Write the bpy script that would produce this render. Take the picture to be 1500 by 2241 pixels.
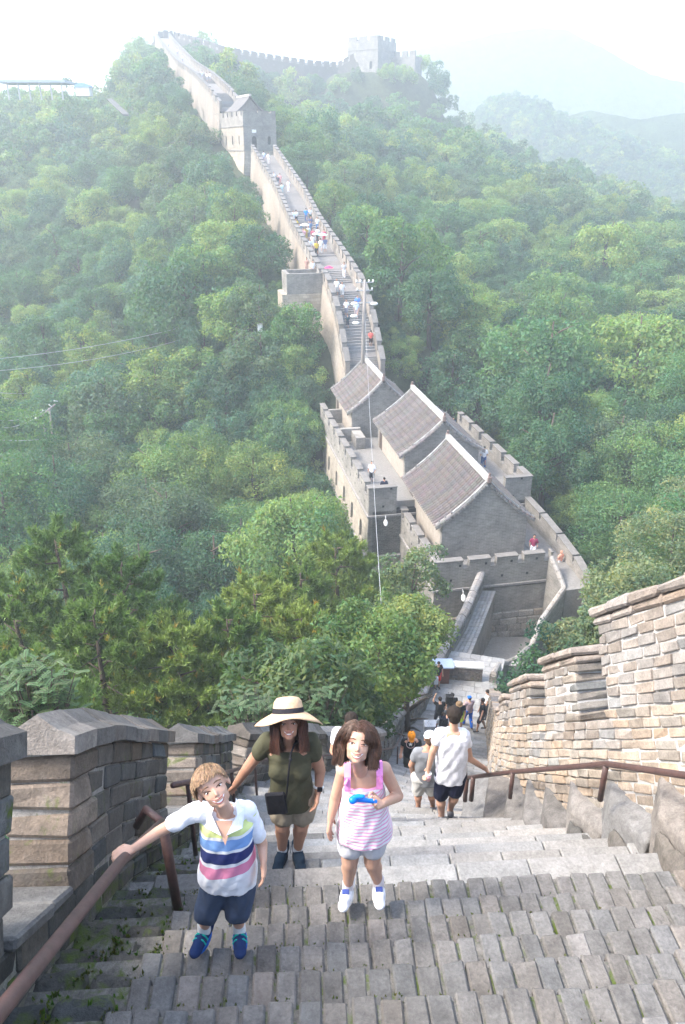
import bpy, math, random, colorsys
import numpy as np
from mathutils import Vector, Matrix, noise
from math import sin, cos, tan, pi, radians as R, sqrt, atan, atan2

for o in list(bpy.data.objects): bpy.data.objects.remove(o)
SC = bpy.context.scene
COL = SC.collection
rnd = random.Random(7)
NR = np.random.RandomState(11)

# ---------------------------------------------------------------- camera
FPX, PITCH, CX, CY = 1680.0, R(25), 750.0, 1120.5
cam_d = bpy.data.cameras.new('camera'); cam = bpy.data.objects.new('camera', cam_d); COL.objects.link(cam)
cam_d.sensor_fit = 'VERTICAL'; cam_d.sensor_height = 36; cam_d.lens = FPX/2241*36
cam_d.clip_start = .05; cam_d.clip_end = 6000
cam.location = (0, 0, 0); cam.rotation_euler = (R(65), 0, 0)
SC.camera = cam
# ---------------------------------------------------------------- light
SUN_EL, SUN_AZ = 50, -100      # azimuth measured clockwise from +Y: the sun stands to the left, a little behind the camera
sun_d = bpy.data.lights.new('sun', 'SUN'); sun = bpy.data.objects.new('sun', sun_d); COL.objects.link(sun)
sun_d.energy = 1.5; sun_d.angle = R(13); sun_d.color = (1, .955, .88)
sv = Vector((sin(R(SUN_AZ))*cos(R(SUN_EL)), cos(R(SUN_AZ))*cos(R(SUN_EL)), sin(R(SUN_EL))))
sun.rotation_euler = sv.to_track_quat('Z', 'Y').to_euler()
W = bpy.data.worlds.new('World'); SC.world = W; W.use_nodes = True
wn = W.node_tree; wn.nodes.clear()
wo = wn.nodes.new('ShaderNodeOutputWorld'); wb = wn.nodes.new('ShaderNodeBackground'); ws = wn.nodes.new('ShaderNodeTexSky')
ws.sky_type = 'NISHITA'; ws.sun_disc = False; ws.sun_elevation = R(SUN_EL); ws.sun_rotation = R(SUN_AZ)
ws.air_density = 1.0; ws.dust_density = 4.0; ws.ozone_density = 1.0; ws.altitude = 300
wb.inputs['Strength'].default_value = .15
wn.links.new(ws.outputs[0], wb.inputs[0]); wn.links.new(wb.outputs[0], wo.inputs[0])
SC.view_settings.view_transform = 'Standard'; SC.view_settings.look = 'None'
SC.view_settings.exposure = 2.25; SC.view_settings.gamma = 1; SC.view_settings.use_curve_mapping = False
SC.render.engine = 'CYCLES'
SC.cycles.use_denoising = True
SC.cycles.max_bounces = 6; SC.cycles.diffuse_bounces = 3; SC.cycles.glossy_bounces = 2; SC.cycles.transmission_bounces = 3
SC.cycles.volume_bounces = 1; SC.cycles.transparent_max_bounces = 8
SC.cycles.sample_clamp_indirect = 6
HAZE = .0015

# ---------------------------------------------------------------- survey helpers (bearing and distance to world point)
def th(py): return PITCH + atan((py-CY)/FPX)
def atd(px, py, d):
    D = d*tan(th(py)); z = d*cos(PITCH) + D*sin(PITCH)
    return Vector(((px-CX)/FPX*z, d, -D))
def atz(px, py, z): return atd(px, py, -z/tan(th(py)))
def lerp(a, b, t): return a + (b-a)*t
def curve(tab):
    xs = [t[0] for t in tab]; ys = [t[1] for t in tab]
    def f(x): return float(np.interp(x, xs, ys))
    return f
def smooth(tab, n=60, it=3):
    xs = np.linspace(tab[0][0], tab[-1][0], n); ys = np.interp(xs, [t[0] for t in tab], [t[1] for t in tab])
    for _ in range(it):
        ys[1:-1] = (ys[:-2] + ys[1:-1]*2 + ys[2:])/4
    return lambda x: float(np.interp(x, xs, ys))

# ---------------------------------------------------------------- object helpers
def link(o, parent=None):
    COL.objects.link(o)
    if parent is not None: o.parent = parent
    return o
def tag(o, label=None, cat=None, group=None, kind=None):
    if label: o['label'] = label
    if cat: o['category'] = cat
    if group: o['group'] = group
    if kind: o['kind'] = kind
    return o
def empty(name, loc=(0, 0, 0), label=None, cat=None, group=None, kind=None, rz=0):
    o = bpy.data.objects.new(name, None); o.location = loc; o.rotation_euler = (0, 0, rz)
    o.empty_display_size = .2
    link(o); return tag(o, label, cat, group, kind)
def copy_tree(o, parent=None):
    c = o.copy(); link(c, parent)
    for ch in list(o.children): copy_tree(ch, c)
    return c

# ---------------------------------------------------------------- mesh builder
def _ch():
    V = []; idx = {}
    for k in (0, 1):
        for j in (0, 1):
            for i in (0, 1):
                for ax in range(3):
                    idx[(i, j, k, ax)] = len(V); V.append((i, j, k, ax))
    Fc = []
    for ax in range(3):
        for s in (0, 1):
            o = [a for a in range(3) if a != ax]; ring = []
            for a, b in ((0, 0), (1, 0), (1, 1), (0, 1)):
                c = [0, 0, 0]; c[ax] = s; c[o[0]] = a; c[o[1]] = b; ring.append(idx[(*c, ax)])
            flip = (s == 0) ^ (ax == 1)
            Fc.append(ring[::-1] if flip else ring)
    cen = (.5, .5, .5)
    def addf(ids):
        P = [Vector(V[i][:3]) * 1.0 for i in ids]
        # orient outwards using nudged positions
        Q = []
        for i in ids:
            v = V[i]; q = [v[0], v[1], v[2]]
            for a in range(3):
                if a != v[3]: q[a] = .2 + .6*q[a]
            Q.append(Vector(q))
        n = (Q[1]-Q[0]).cross(Q[2]-Q[0]); c = sum(Q, Vector())/len(Q) - Vector(cen)
        Fc.append(ids if n.dot(c) > 0 else ids[::-1])
    for ax in range(3):
        o = [a for a in range(3) if a != ax]
        for a in (0, 1):
            for b in (0, 1):
                def key(t, axx):
                    c = [0, 0, 0]; c[ax] = t; c[o[0]] = a; c[o[1]] = b; return idx[(*c, axx)]
                addf([key(0, o[0]), key(1, o[0]), key(1, o[1]), key(0, o[1])])
    for k in (0, 1):
        for j in (0, 1):
            for i in (0, 1): addf([idx[(i, j, k, a)] for a in range(3)])
    return V, Fc
CHV, CHF = _ch()

class MB:
    def __init__(s): s.v = []; s.f = []; s.t = []; s.sm = False
    def add(s, vs, fs, tint=(1, 1, 1)):
        b = len(s.v); s.v += [tuple(x) for x in vs]
        for f in fs: s.f.append([b+i for i in f]); s.t.append(tint)
        return s
    def hexa(s, c, ch=.01, tint=(1, 1, 1), jit=0.):
        c = [Vector(x) for x in c]
        L = [max((c[1]-c[0]).length, 1e-4), max((c[2]-c[0]).length, 1e-4), max((c[4]-c[0]).length, 1e-4)]
        m = [min(.35, ch/l) for l in L]; vs = []
        dj = [Vector((rnd.gauss(0, jit), rnd.gauss(0, jit), rnd.gauss(0, jit))) for _ in range(8)] if jit else None
        for (i, j, k, ax) in CHV:
            q = [i, j, k]
            for a in range(3):
                if a != ax: q[a] = m[a] + (1-2*m[a])*q[a]
            u, v, w = q
            p = ((c[0]*(1-u)+c[1]*u)*(1-v) + (c[2]*(1-u)+c[3]*u)*v)*(1-w) + ((c[4]*(1-u)+c[5]*u)*(1-v) + (c[6]*(1-u)+c[7]*u)*v)*w
            if jit: p = p + dj[i+2*j+4*k]
            vs.append(p)
        return s.add(vs, CHF, tint)
    def cuboid(s, c, tint=(1, 1, 1)):
        return s.add(c, [(0, 2, 3, 1), (4, 5, 7, 6), (0, 1, 5, 4), (2, 6, 7, 3), (0, 4, 6, 2), (1, 3, 7, 5)], tint)
    def box(s, x0, x1, y0, y1, z0, z1, M=None, ch=0, tint=(1, 1, 1), jit=0):
        c = [Vector((x, y, z)) for z in (z0, z1) for y in (y0, y1) for x in (x0, x1)]
        if M is not None: c = [M @ p for p in c]
        return s.hexa(c, ch, tint, jit) if ch else s.cuboid(c, tint)
    def tube(s, pts, r, n=8, tint=(1, 1, 1), cap=True):
        pts = [Vector(p) for p in pts]; rs = r if isinstance(r, (list, tuple)) else [r]*len(pts)
        vs = []; fs = []; up = None
        for i, p in enumerate(pts):
            t = (pts[min(i+1, len(pts)-1)] - pts[max(i-1, 0)]).normalized()
            if up is None: up = Vector((0, 0, 1)) if abs(t.z) < .9 else Vector((1, 0, 0))
            a = t.cross(up).normalized(); up = a.cross(t).normalized()
            for k in range(n): vs.append(p + (a*cos(2*pi*k/n) + up*sin(2*pi*k/n))*rs[i])
        for i in range(len(pts)-1):
            for k in range(n):
                k2 = (k+1) % n; fs.append((i*n+k, (i+1)*n+k, (i+1)*n+k2, i*n+k2))
        if cap: fs.append(tuple(range(n))); fs.append(tuple(reversed(range((len(pts)-1)*n, len(pts)*n))))
        return s.add(vs, fs, tint)
    def prism(s, poly, d, tint=(1, 1, 1)):
        n = len(poly); a = [Vector(p) for p in poly]; b = [p+Vector(d) for p in a]
        return s.add(a+b, [tuple(reversed(range(n))), tuple(range(n, 2*n))] + [(i, (i+1) % n, n+(i+1) % n, n+i) for i in range(n)], tint)
    def ball(s, c, r, M=None, seg=10, tint=(1, 1, 1)):
        vs = []; fs = []; c = Vector(c); r = r if hasattr(r, '__len__') else (r, r, r)
        ring = seg//2
        for i in range(ring+1):
            a = pi*i/ring
            for k in range(seg):
                b = 2*pi*k/seg; p = Vector((sin(a)*cos(b)*r[0], sin(a)*sin(b)*r[1], cos(a)*r[2]))
                if M is not None: p = M @ p
                vs.append(c+p)
        for i in range(ring):
            for k in range(seg):
                k2 = (k+1) % seg; fs.append((i*seg+k, (i+1)*seg+k, (i+1)*seg+k2, i*seg+k2))
        return s.add(vs, fs, tint)
    def mesh(s, name, m=None):
        me = bpy.data.meshes.new(name); me.from_pydata(s.v, [], s.f)
        at = me.attributes.new('tint', 'FLOAT_COLOR', 'FACE')
        arr = np.ones((len(s.f), 4), 'f'); arr[:, :3] = np.array(s.t, 'f').reshape(-1, 3)
        at.data.foreach_set('color', arr.ravel())
        if m: me.materials.append(m)
        if s.sm: me.polygons.foreach_set('use_smooth', [True]*len(me.polygons))
        me.update(); return me
    def build(s, name, m, parent=None, **k):
        o = bpy.data.objects.new(name, s.mesh(name, m)); link(o, parent); return tag(o, **k)

def npmesh(name, V, F, tint, m):
    """V (n,3) float, F (f,k) int, tint (f,3)"""
    me = bpy.data.meshes.new(name); nf, k = F.shape
    me.vertices.add(len(V)); me.vertices.foreach_set('co', V.astype('f').ravel())
    me.loops.add(nf*k); me.loops.foreach_set('vertex_index', F.astype('i').ravel())
    me.polygons.add(nf); me.polygons.foreach_set('loop_start', np.arange(0, nf*k, k, dtype='i')); me.polygons.foreach_set('loop_total', np.full(nf, k, 'i'))
    at = me.attributes.new('tint', 'FLOAT_COLOR', 'FACE'); arr = np.ones((nf, 4), 'f'); arr[:, :3] = tint; at.data.foreach_set('color', arr.ravel())
    me.materials.append(m); me.update(calc_edges=True); return me

# ---------------------------------------------------------------- materials
def new_mat(name):
    m = bpy.data.materials.new(name); m.use_nodes = True; nt = m.node_tree; nt.nodes.clear()
    out = nt.nodes.new('ShaderNodeOutputMaterial'); b = nt.nodes.new('ShaderNodeBsdfPrincipled'); nt.links.new(b.outputs[0], out.inputs[0])
    return m, nt, b, out
def nz(nt, scale, detail=4, rough=.6, vec=None, dist=0):
    n = nt.nodes.new('ShaderNodeTexNoise'); n.inputs['Scale'].default_value = scale; n.inputs['Detail'].default_value = detail; n.inputs['Roughness'].default_value = rough; n.inputs['Distortion'].default_value = dist
    if vec is not None: nt.links.new(vec, n.inputs['Vector'])
    return n
def ramp(nt, src, a, b, ca=(0, 0, 0, 1), cb=(1, 1, 1, 1)):
    r = nt.nodes.new('ShaderNodeValToRGB'); r.color_ramp.elements[0].position = a; r.color_ramp.elements[1].position = b
    r.color_ramp.elements[0].color = ca; r.color_ramp.elements[1].color = cb; nt.links.new(src, r.inputs[0]); return r
def mixc(nt, fac, a, b, mode='MIX'):
    m = nt.nodes.new('ShaderNodeMix'); m.data_type = 'RGBA'; m.blend_type = mode
    for sock, v in ((m.inputs[0], fac), (m.inputs[6], a), (m.inputs[7], b)):
        if isinstance(v, (int, float)): sock.default_value = v
        elif isinstance(v, tuple): sock.default_value = v if len(v) == 4 else (*v, 1)
        else: nt.links.new(v, sock)
    return m.outputs[2]
def coords(nt, kind='Object'):
    t = nt.nodes.new('ShaderNodeTexCoord'); return t.outputs[kind]
def bump(nt, b, src, strength=.4, dist=.01):
    n = nt.nodes.new('ShaderNodeBump'); n.inputs['Strength'].default_value = strength; n.inputs['Distance'].default_value = dist
    nt.links.new(src, n.inputs['Height']); nt.links.new(n.outputs[0], b.inputs['Normal'])
def plain(name, c, rough=.8, spec=.3, var=.12, sc=12, metal=0, bs=.2, bd=.004):
    m, nt, b, o = new_mat(name); co = coords(nt)
    n = nz(nt, sc, 5, .6, co); r = ramp(nt, n.outputs[0], .3, .7, (1-var,)*3+(1,), (1+var,)*3+(1,))
    nt.links.new(mixc(nt, 1., (*c, 1), r.outputs[0], 'MULTIPLY'), b.inputs['Base Color'])
    b.inputs['Roughness'].default_value = rough; b.inputs['Specular IOR Level'].default_value = spec; b.inputs['Metallic'].default_value = metal
    if bs: bump(nt, b, nz(nt, sc*4, 4, .6, co).outputs[0], bs, bd)
    return m
def masonry(name, sc=1., var=.35, pale=.35, palecol=(.5, .47, .43), moss=0., dark=.0, bs=.6, bd=.01, rough=.9, mosscol=(.075, .105, .018)):
    """weathered brick or stone; the 'tint' face attribute carries each brick's own colour"""
    m, nt, b, o = new_mat(name); co = coords(nt)
    at = nt.nodes.new('ShaderNodeAttribute'); at.attribute_name = 'tint'
    n1 = nz(nt, 9*sc, 8, .65, co); r1 = ramp(nt, n1.outputs[0], .3, .72, (1-var,)*3+(1,), (1+var*.8,)*3+(1,))
    c = mixc(nt, 1., at.outputs[0], r1.outputs[0], 'MULTIPLY')
    n5 = nz(nt, 55*sc, 4, .7, co); r5 = ramp(nt, n5.outputs[0], .35, .7, (.78, .78, .78, 1), (1.14, 1.14, 1.14, 1))
    c = mixc(nt, 1., c, r5.outputs[0], 'MULTIPLY')
    if pale:
        n2 = nz(nt, 2.2*sc, 7, .72, co, .4); r2 = ramp(nt, n2.outputs[0], .56, .72)
        mm = nt.nodes.new('ShaderNodeMath'); mm.operation = 'MULTIPLY'; mm.inputs[1].default_value = pale; nt.links.new(r2.outputs[0], mm.inputs[0])
        c = mixc(nt, mm.outputs[0], c, palecol)
    if dark:
        n3 = nz(nt, 1.3*sc, 6, .65, co, .3); r3 = ramp(nt, n3.outputs[0], .48, .7)
        mm = nt.nodes.new('ShaderNodeMath'); mm.operation = 'MULTIPLY'; mm.inputs[1].default_value = dark; nt.links.new(r3.outputs[0], mm.inputs[0])
        c = mixc(nt, mm.outputs[0], c, (.055, .052, .046))
    if moss:
        n4 = nz(nt, 3.1*sc, 8, .7, co, .5); r4 = ramp(nt, n4.outputs[0], .62-moss*.22, .7-moss*.12)
        c = mixc(nt, r4.outputs[0], c, mosscol)
    nt.links.new(c, b.inputs['Base Color']); b.inputs['Roughness'].default_value = rough; b.inputs['Specular IOR Level'].default_value = .25
    ad = nt.nodes.new('ShaderNodeMath'); ad.operation = 'ADD'; nt.links.new(n1.outputs[0], ad.inputs[0]); nt.links.new(n5.outputs[0], ad.inputs[1])
    bump(nt, b, ad.outputs[0], bs, bd)
    return m
def leafmat(name, trans=.45, tr=(1.25, 1.35, .5), rough=.55):
    m, nt, b, out = new_mat(name)
    at = nt.nodes.new('ShaderNodeAttribute'); at.attribute_name = 'tint'
    oi = nt.nodes.new('ShaderNodeObjectInfo'); r = ramp(nt, oi.outputs['Random'], 0, 1, (.78, .86, .8, 1), (1.2, 1.12, 1.05, 1))
    c = mixc(nt, 1., at.outputs[0], r.outputs[0], 'MULTIPLY')
    nt.links.new(c, b.inputs['Base Color']); b.inputs['Roughness'].default_value = rough; b.inputs['Specular IOR Level'].default_value = .35
    t = nt.nodes.new('ShaderNodeBsdfTranslucent'); nt.links.new(mixc(nt, 1., c, (*tr, 1), 'MULTIPLY'), t.inputs[0])
    mx = nt.nodes.new('ShaderNodeMixShader'); mx.inputs[0].default_value = trans
    nt.links.new(b.outputs[0], mx.inputs[1]); nt.links.new(t.outputs[0], mx.inputs[2]); nt.links.new(mx.outputs[0], out.inputs[0])
    return m
def far_brick(name, c1, c2, mortar, bw=.42, bh=.11, stain=.4, ax='XZ', ms=.012):
    """distant brickwork: colour from a brick texture whose courses are too fine to be told apart singly"""
    m, nt, b, o = new_mat(name); co = coords(nt)
    sx = nt.nodes.new('ShaderNodeSeparateXYZ'); nt.links.new(co, sx.inputs[0])
    ad = nt.nodes.new('ShaderNodeMath'); ad.operation = 'ADD'; nt.links.new(sx.outputs[0], ad.inputs[0]); nt.links.new(sx.outputs[1], ad.inputs[1])
    cx = nt.nodes.new('ShaderNodeCombineXYZ'); nt.links.new(ad.outputs[0], cx.inputs[0]); nt.links.new(sx.outputs[2], cx.inputs[1])
    br = nt.nodes.new('ShaderNodeTexBrick'); nt.links.new(cx.outputs[0], br.inputs['Vector'])
    br.inputs['Scale'].default_value = 1; br.inputs['Brick Width'].default_value = bw; br.inputs['Row Height'].default_value = bh
    br.inputs['Mortar Size'].default_value = ms; br.inputs['Mortar Smooth'].default_value = .4
    br.inputs['Color1'].default_value = (*c1, 1); br.inputs['Color2'].default_value = (*c2, 1); br.inputs['Mortar'].default_value = (*mortar, 1)
    n = nz(nt, .55, 7, .7, co, .3); r = ramp(nt, n.outputs[0], .35, .7, (1-stain, 1-stain, 1-stain, 1), (1.12, 1.1, 1.06, 1))
    c = mixc(nt, 1., br.outputs[0], r.outputs[0], 'MULTIPLY')
    n2 = nz(nt, 3, 6, .7, co); r2 = ramp(nt, n2.outputs[0], .3, .7, (.85, .85, .85, 1), (1.12, 1.12, 1.12, 1))
    c = mixc(nt, 1., c, r2.outputs[0], 'MULTIPLY')
    nt.links.new(c, b.inputs['Base Color']); b.inputs['Roughness'].default_value = .92; b.inputs['Specular IOR Level'].default_value = .2
    bump(nt, b, br.outputs['Fac'], .5, -.02)
    return m

M_TREAD = masonry('tread_brick', 1., .32, .2, (.28, .265, .245), dark=.35, bs=.8, bd=.009)
M_JOINT = masonry('mossy_joint', 3., .5, .35, (.3, .28, .25), moss=.55, bd=.012)
M_SLAB = masonry('pale_slab', .9, .2, .25, (.4, .385, .36), dark=.18, bd=.008)
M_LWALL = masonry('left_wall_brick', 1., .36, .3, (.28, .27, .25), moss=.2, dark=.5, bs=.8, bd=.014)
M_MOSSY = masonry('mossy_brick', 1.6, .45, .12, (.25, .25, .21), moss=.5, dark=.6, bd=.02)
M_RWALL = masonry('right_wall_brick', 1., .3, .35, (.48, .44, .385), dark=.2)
M_MORTAR = masonry('lime_mortar', 2.5, .3, .3, (.55, .53, .49), bd=.02)
M_MORTARD = masonry('grey_mortar', 2.5, .35, .3, (.35, .33, .3), moss=.25, bd=.02)
M_COPING = masonry('coping_stone', 1.1, .36, .35, (.31, .3, .275), dark=.4, bs=.9, bd=.014)
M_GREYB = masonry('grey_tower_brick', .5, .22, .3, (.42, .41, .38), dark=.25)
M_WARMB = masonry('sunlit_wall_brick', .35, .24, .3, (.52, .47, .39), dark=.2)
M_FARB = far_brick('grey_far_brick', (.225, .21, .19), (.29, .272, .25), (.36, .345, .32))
M_FARW = far_brick('sunlit_far_brick', (.36, .31, .25), (.44, .385, .32), (.5, .46, .4))  # paler, warmer copy of the grey brick: sun on left faces painted in
M_FARG = far_brick('grey_battlement_brick', (.25, .23, .21), (.31, .29, .265), (.4, .38, .35))
M_RUBBLE = far_brick('dressed_stone', (.4, .34, .27), (.5, .44, .36), (.3, .27, .23), .9, .32, .35, ms=.02)
M_TILE = masonry('roof_tile', 1., .25, .2, (.3, .26, .24), dark=.25, bd=.01)
M_TRIM = plain('aged_plaster', (.34, .33, .31), .85, .2, .35, 2.5)
M_WHITE = plain('lime_plaster', (.78, .77, .74), .8, .2, .08, 3)
M_RUST = plain('rusty_painted_steel', (.075, .04, .034), .5, .5, .3, 22, 0, .3, .002)
M_WOODD = plain('dark_wood', (.07, .05, .04), .7)
M_DARK = plain('opening_shade', (.03, .03, .032), .9, .1, .1)  # near-black colour stands in for the shade inside openings
M_BARK = plain('bark', (.085, .065, .05), .9, .2, .3, 8, 0, .6, .02)
M_GREYMETAL = plain('grey_metal', (.4, .4, .4), .5, .5, .1)
M_CONC = plain('pole_concrete', (.3, .265, .24), .8)
M_LEAF = leafmat('leaf'); M_PINE = leafmat('pine_needle', .22)
M_SOIL = plain('soil', (.05, .06, .03), .95, .1, .4, .8, 0, .6, .2)
# ================================================================ stairs profile and plan
NT = [(1.925, 3.19)]                      # far edges of treads: distance, drop below the eye
for i in range(1, 6): NT.append((1.925+.275*i, 3.19+.198*i))
NT += [(3.6, 4.39), (4.0, 4.70), (4.4, 5.07)]
i = 1
while NT[-1][0] < 7.2: NT.append((NT[-1][0]+.345, NT[-1][1]+.309))
def extend(d1, D1):
    d0, D0 = NT[-1]; n = max(1, round((D1-D0)/.27))
    for k in range(1, n+1): NT.append((lerp(d0, d1, k/n), lerp(D0, D1, k/n)))
extend(11.5, 11.3); extend(16, 15.1); extend(21, 19.0); extend(26, 22.4); extend(28, 23.6); extend(29.6, 24.6)
pre = []
for k in range(5, 0, -1): pre.append((1.925-.275*k, 3.19-.198*k))
NT = pre + NT
Dc = curve([(-1, 1.0)] + NT + [(60, 24.6)])
XC = smooth([(-2, .85), (7, .35), (9.5, .55), (11.5, 1.15), (14, 2.2), (18, 2.95), (22, 3.9), (26, 4.75), (30, 5.6), (36, 7.2)], 120, 6)
def tan_at(b):
    v = Vector((XC(b+.15)-XC(b-.15), .3)); return v.normalized()
def SP(a, b, z=0.):
    """point a metres to the right of the stair axis at station b"""
    t = tan_at(b); return Vector((XC(b)+a*t.y, b-a*t.x, z))
# wall faces in plan, X as a function of distance
XL = smooth([(-1, -1.35), (3.3, -1.5), (9.4, -1.62), (10.4, -1.0), (11.5, -.25), (14, .95), (18, 1.5), (22, 2.0), (26, 3.0), (30, 4.1), (34, 5.6), (38, 7.35), (42.4, 9.0)], 300, 4)
XR = smooth([(0, 3.3), (4.4, 2.62), (5.7, 2.33), (6.5, 2.2), (7.4, 2.16), (8.4, 2.22), (9.9, 2.5), (12, 3.0), (14, 3.5), (18, 4.5), (22, 5.4), (26, 6.2), (30, 7.1), (33, 8.0)], 300, 3)
def tintv(base, var=.12, warm=.04):
    k = 1+rnd.gauss(0, var); w = rnd.gauss(0, warm); return (max(.01, base[0]*k*(1+w)), max(.01, base[1]*k), max(.01, base[2]*k*(1-w)))

def clip_a(b, side):
    """a-value where the row at b meets a wall face"""
    a = 0
    for _ in range(6):
        p = SP(a, b); x = (XL if side < 0 else XR)(p.y); a += (x-p.x)
    return a
TOE = smooth([(0, 2.6), (3.24, 2.2), (3.9, 2.3), (4.7, 2.32), (5.2, 2.17), (5.85, 1.93), (6.5, 1.66), (7.0, 1.5), (7.6, 1.45), (8.2, 1.75), (8.8, 2.3)], 100, 1)

stairs = empty('stone_stairs', (0, 2, -3), kind='structure'); stairs.location = (0, 0, 0)
nbrick = 0; rest = MB(); joint = MB()
for i in range(1, len(NT)):
    (b0, D0), (b1, D1) = NT[i-1], NT[i]
    z = -D1; al = clip_a((b0+b1)/2, -1)-.12; ar = clip_a((b0+b1)/2, 1)+.1
    drop = (NT[i+1][1]-D1 if i+1 < len(NT) else .3)
    # bed of mortar under the tread
    j0 = [SP(al, b0-.12), SP(ar, b0-.12), SP(al, b1-.025), SP(ar, b1-.025)]
    near = b1 < 3.75
    zt = z-.03 if not near else z-.014
    joint.cuboid([Vector((p.x, p.y, z-drop-.45)) for p in j0]+[Vector((p.x, p.y, zt)) for p in j0], (.16, .15, .132) if near else (.26, .25, .235))
    a = al if b1 > 3.7 else -1.0-XC(b1)-.05*(rnd.random())
    if b1 > 3.7 and b1 < 9: a = max(al, -1.35-XC(b1))
    tE = min(ar, (TOE(b1)+.25-XC(b1)) if b1 < 8.5 else ar)
    if near:
        if b1 > 3.4:                                       # the row the girl stands on: headers only part of the way
            pass
        while a < tE:
            w = rnd.choice([.102, .106, .098, .11, .104]); g = rnd.uniform(.007, .018)
            dz = rnd.gauss(0, .004); over = rnd.uniform(-.012, .016); yaw = rnd.gauss(0, .005)
            c = []
            for (zz) in (z-.1+dz, z+dz):
                for bb in (b0-.1, b1+over):
                    for aa in (a, a+w):
                        p = SP(aa + (yaw if bb > b1-.05 else 0), bb); c.append(Vector((p.x, p.y, zz)))
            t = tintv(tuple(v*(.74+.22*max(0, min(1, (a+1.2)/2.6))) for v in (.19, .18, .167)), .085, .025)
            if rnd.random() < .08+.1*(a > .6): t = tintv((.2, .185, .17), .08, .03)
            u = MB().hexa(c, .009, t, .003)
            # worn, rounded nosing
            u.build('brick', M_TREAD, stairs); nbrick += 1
            # sliver of grit and moss in the joint
            a += w+g
    else:
        L0 = .55 if b1 < 12 else .7
        a0 = a - rnd.random()*.4
        while a0 < ar:
            L = rnd.uniform(.38, .95); x0 = max(a0, a); x1 = min(a0+L-.008, ar); a0 += L
            if ar-x1 < .16: x1 = ar; a0 = ar
            if x1-x0 < .03: continue
            dz = rnd.gauss(0, .006); ov = rnd.uniform(-.01, .015)
            c = [];
            for (zz) in (z-.13+dz, z+dz):
                for bb in (b0-.06, b1+ov):
                    for aa in (x0, x1):
                        p = SP(aa, bb); c.append(Vector((p.x, p.y, zz)))
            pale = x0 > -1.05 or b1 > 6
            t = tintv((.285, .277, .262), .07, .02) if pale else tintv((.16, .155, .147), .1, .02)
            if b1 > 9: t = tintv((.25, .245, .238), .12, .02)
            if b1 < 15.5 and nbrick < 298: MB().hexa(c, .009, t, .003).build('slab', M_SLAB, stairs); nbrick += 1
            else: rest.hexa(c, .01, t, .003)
rest.build('distant_slabs', M_SLAB, stairs, kind='stuff')
joint.build('stair_bed', M_JOINT, stairs)
# plateau paving at the foot of the stairs
pav = empty('pavement', (0, 0, 0), kind='structure')
PZ = -24.62
b = 29.62
pb = MB()
while b < 34.2:
    al = clip_a(b, -1)-.1; ar = clip_a(min(b, 33), 1)+.1; a0 = al-rnd.random()*.4
    if b > 32: ar = al+3.1
    while a0 < ar:
        L = rnd.uniform(.5, .9); x0, x1 = max(a0, al), min(a0+L-.015, ar); a0 += L
        if x1-x0 < .1: continue
        P = [SP(x0, b), SP(x1, b), SP(x0, b+.44), SP(x1, b+.44)]
        MB().hexa([Vector((p.x, p.y, PZ-.1)) for p in P]+[Vector((p.x, p.y, PZ+rnd.gauss(0, .004))) for p in P], .01, tintv((.36, .35, .335), .08, .015)).build('paving_slab', M_SLAB, pav)
    b += .455
bb = MB()
for b in np.arange(29.3, 34.1, .4):
    al = clip_a(b, -1)-.3; ar = (clip_a(min(b, 33), 1)+.1) if b < 32 else al+3.25
    P = [SP(al, b), SP(ar, b), SP(al, b+.4), SP(ar, b+.4)]
    bb.cuboid([Vector((p.x, p.y, -31)) for p in P]+[Vector((p.x, p.y, PZ-.05)) for p in P], (.3, .28, .25))
bb.build('paving_bed', M_GREYB, pav)

# ---- mossy gutter stones between the treads and the left wall
def rough_stone(root, c8, tint, vox=.02, disp=.012, mat=None, name='stone', seed=0):
    mb = MB().hexa(c8, .03, tint, .008); me = mb.mesh('tmp'); o = bpy.data.objects.new('tmp', me); COL.objects.link(o)
    md = o.modifiers.new('r', 'REMESH'); md.mode = 'VOXEL'; md.voxel_size = vox; md.use_smooth_shade = True
    ms = o.modifiers.new('s', 'SMOOTH'); ms.factor = .5; ms.iterations = 2
    m2 = bpy.data.meshes.new_from_object(o.evaluated_get(bpy.context.evaluated_depsgraph_get())); bpy.data.objects.remove(o)
    for v in m2.vertices:
        p = v.co; n_ = noise.noise(p*9)*1.0+noise.noise(p*22)*.6+noise.noise(p*47)*.3; v.co = p+v.normal*n_*disp
    at = m2.attributes.get('tint') or m2.attributes.new('tint', 'FLOAT_COLOR', 'FACE')
    if at.domain == 'FACE': at.data.foreach_set('color', np.tile(np.array((*tint, 1), 'f'), len(m2.polygons)).ravel())
    m2.materials.clear(); m2.materials.append(mat or M_MOSSY); m2.name = name
    return link(bpy.data.objects.new(name, m2), root)
gut = empty('mossy_gutter', (0, 0, 0), 'row of broken mossy stones and ferns between the steps and the left wall', 'gutter stones')
GT = MB()
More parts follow.
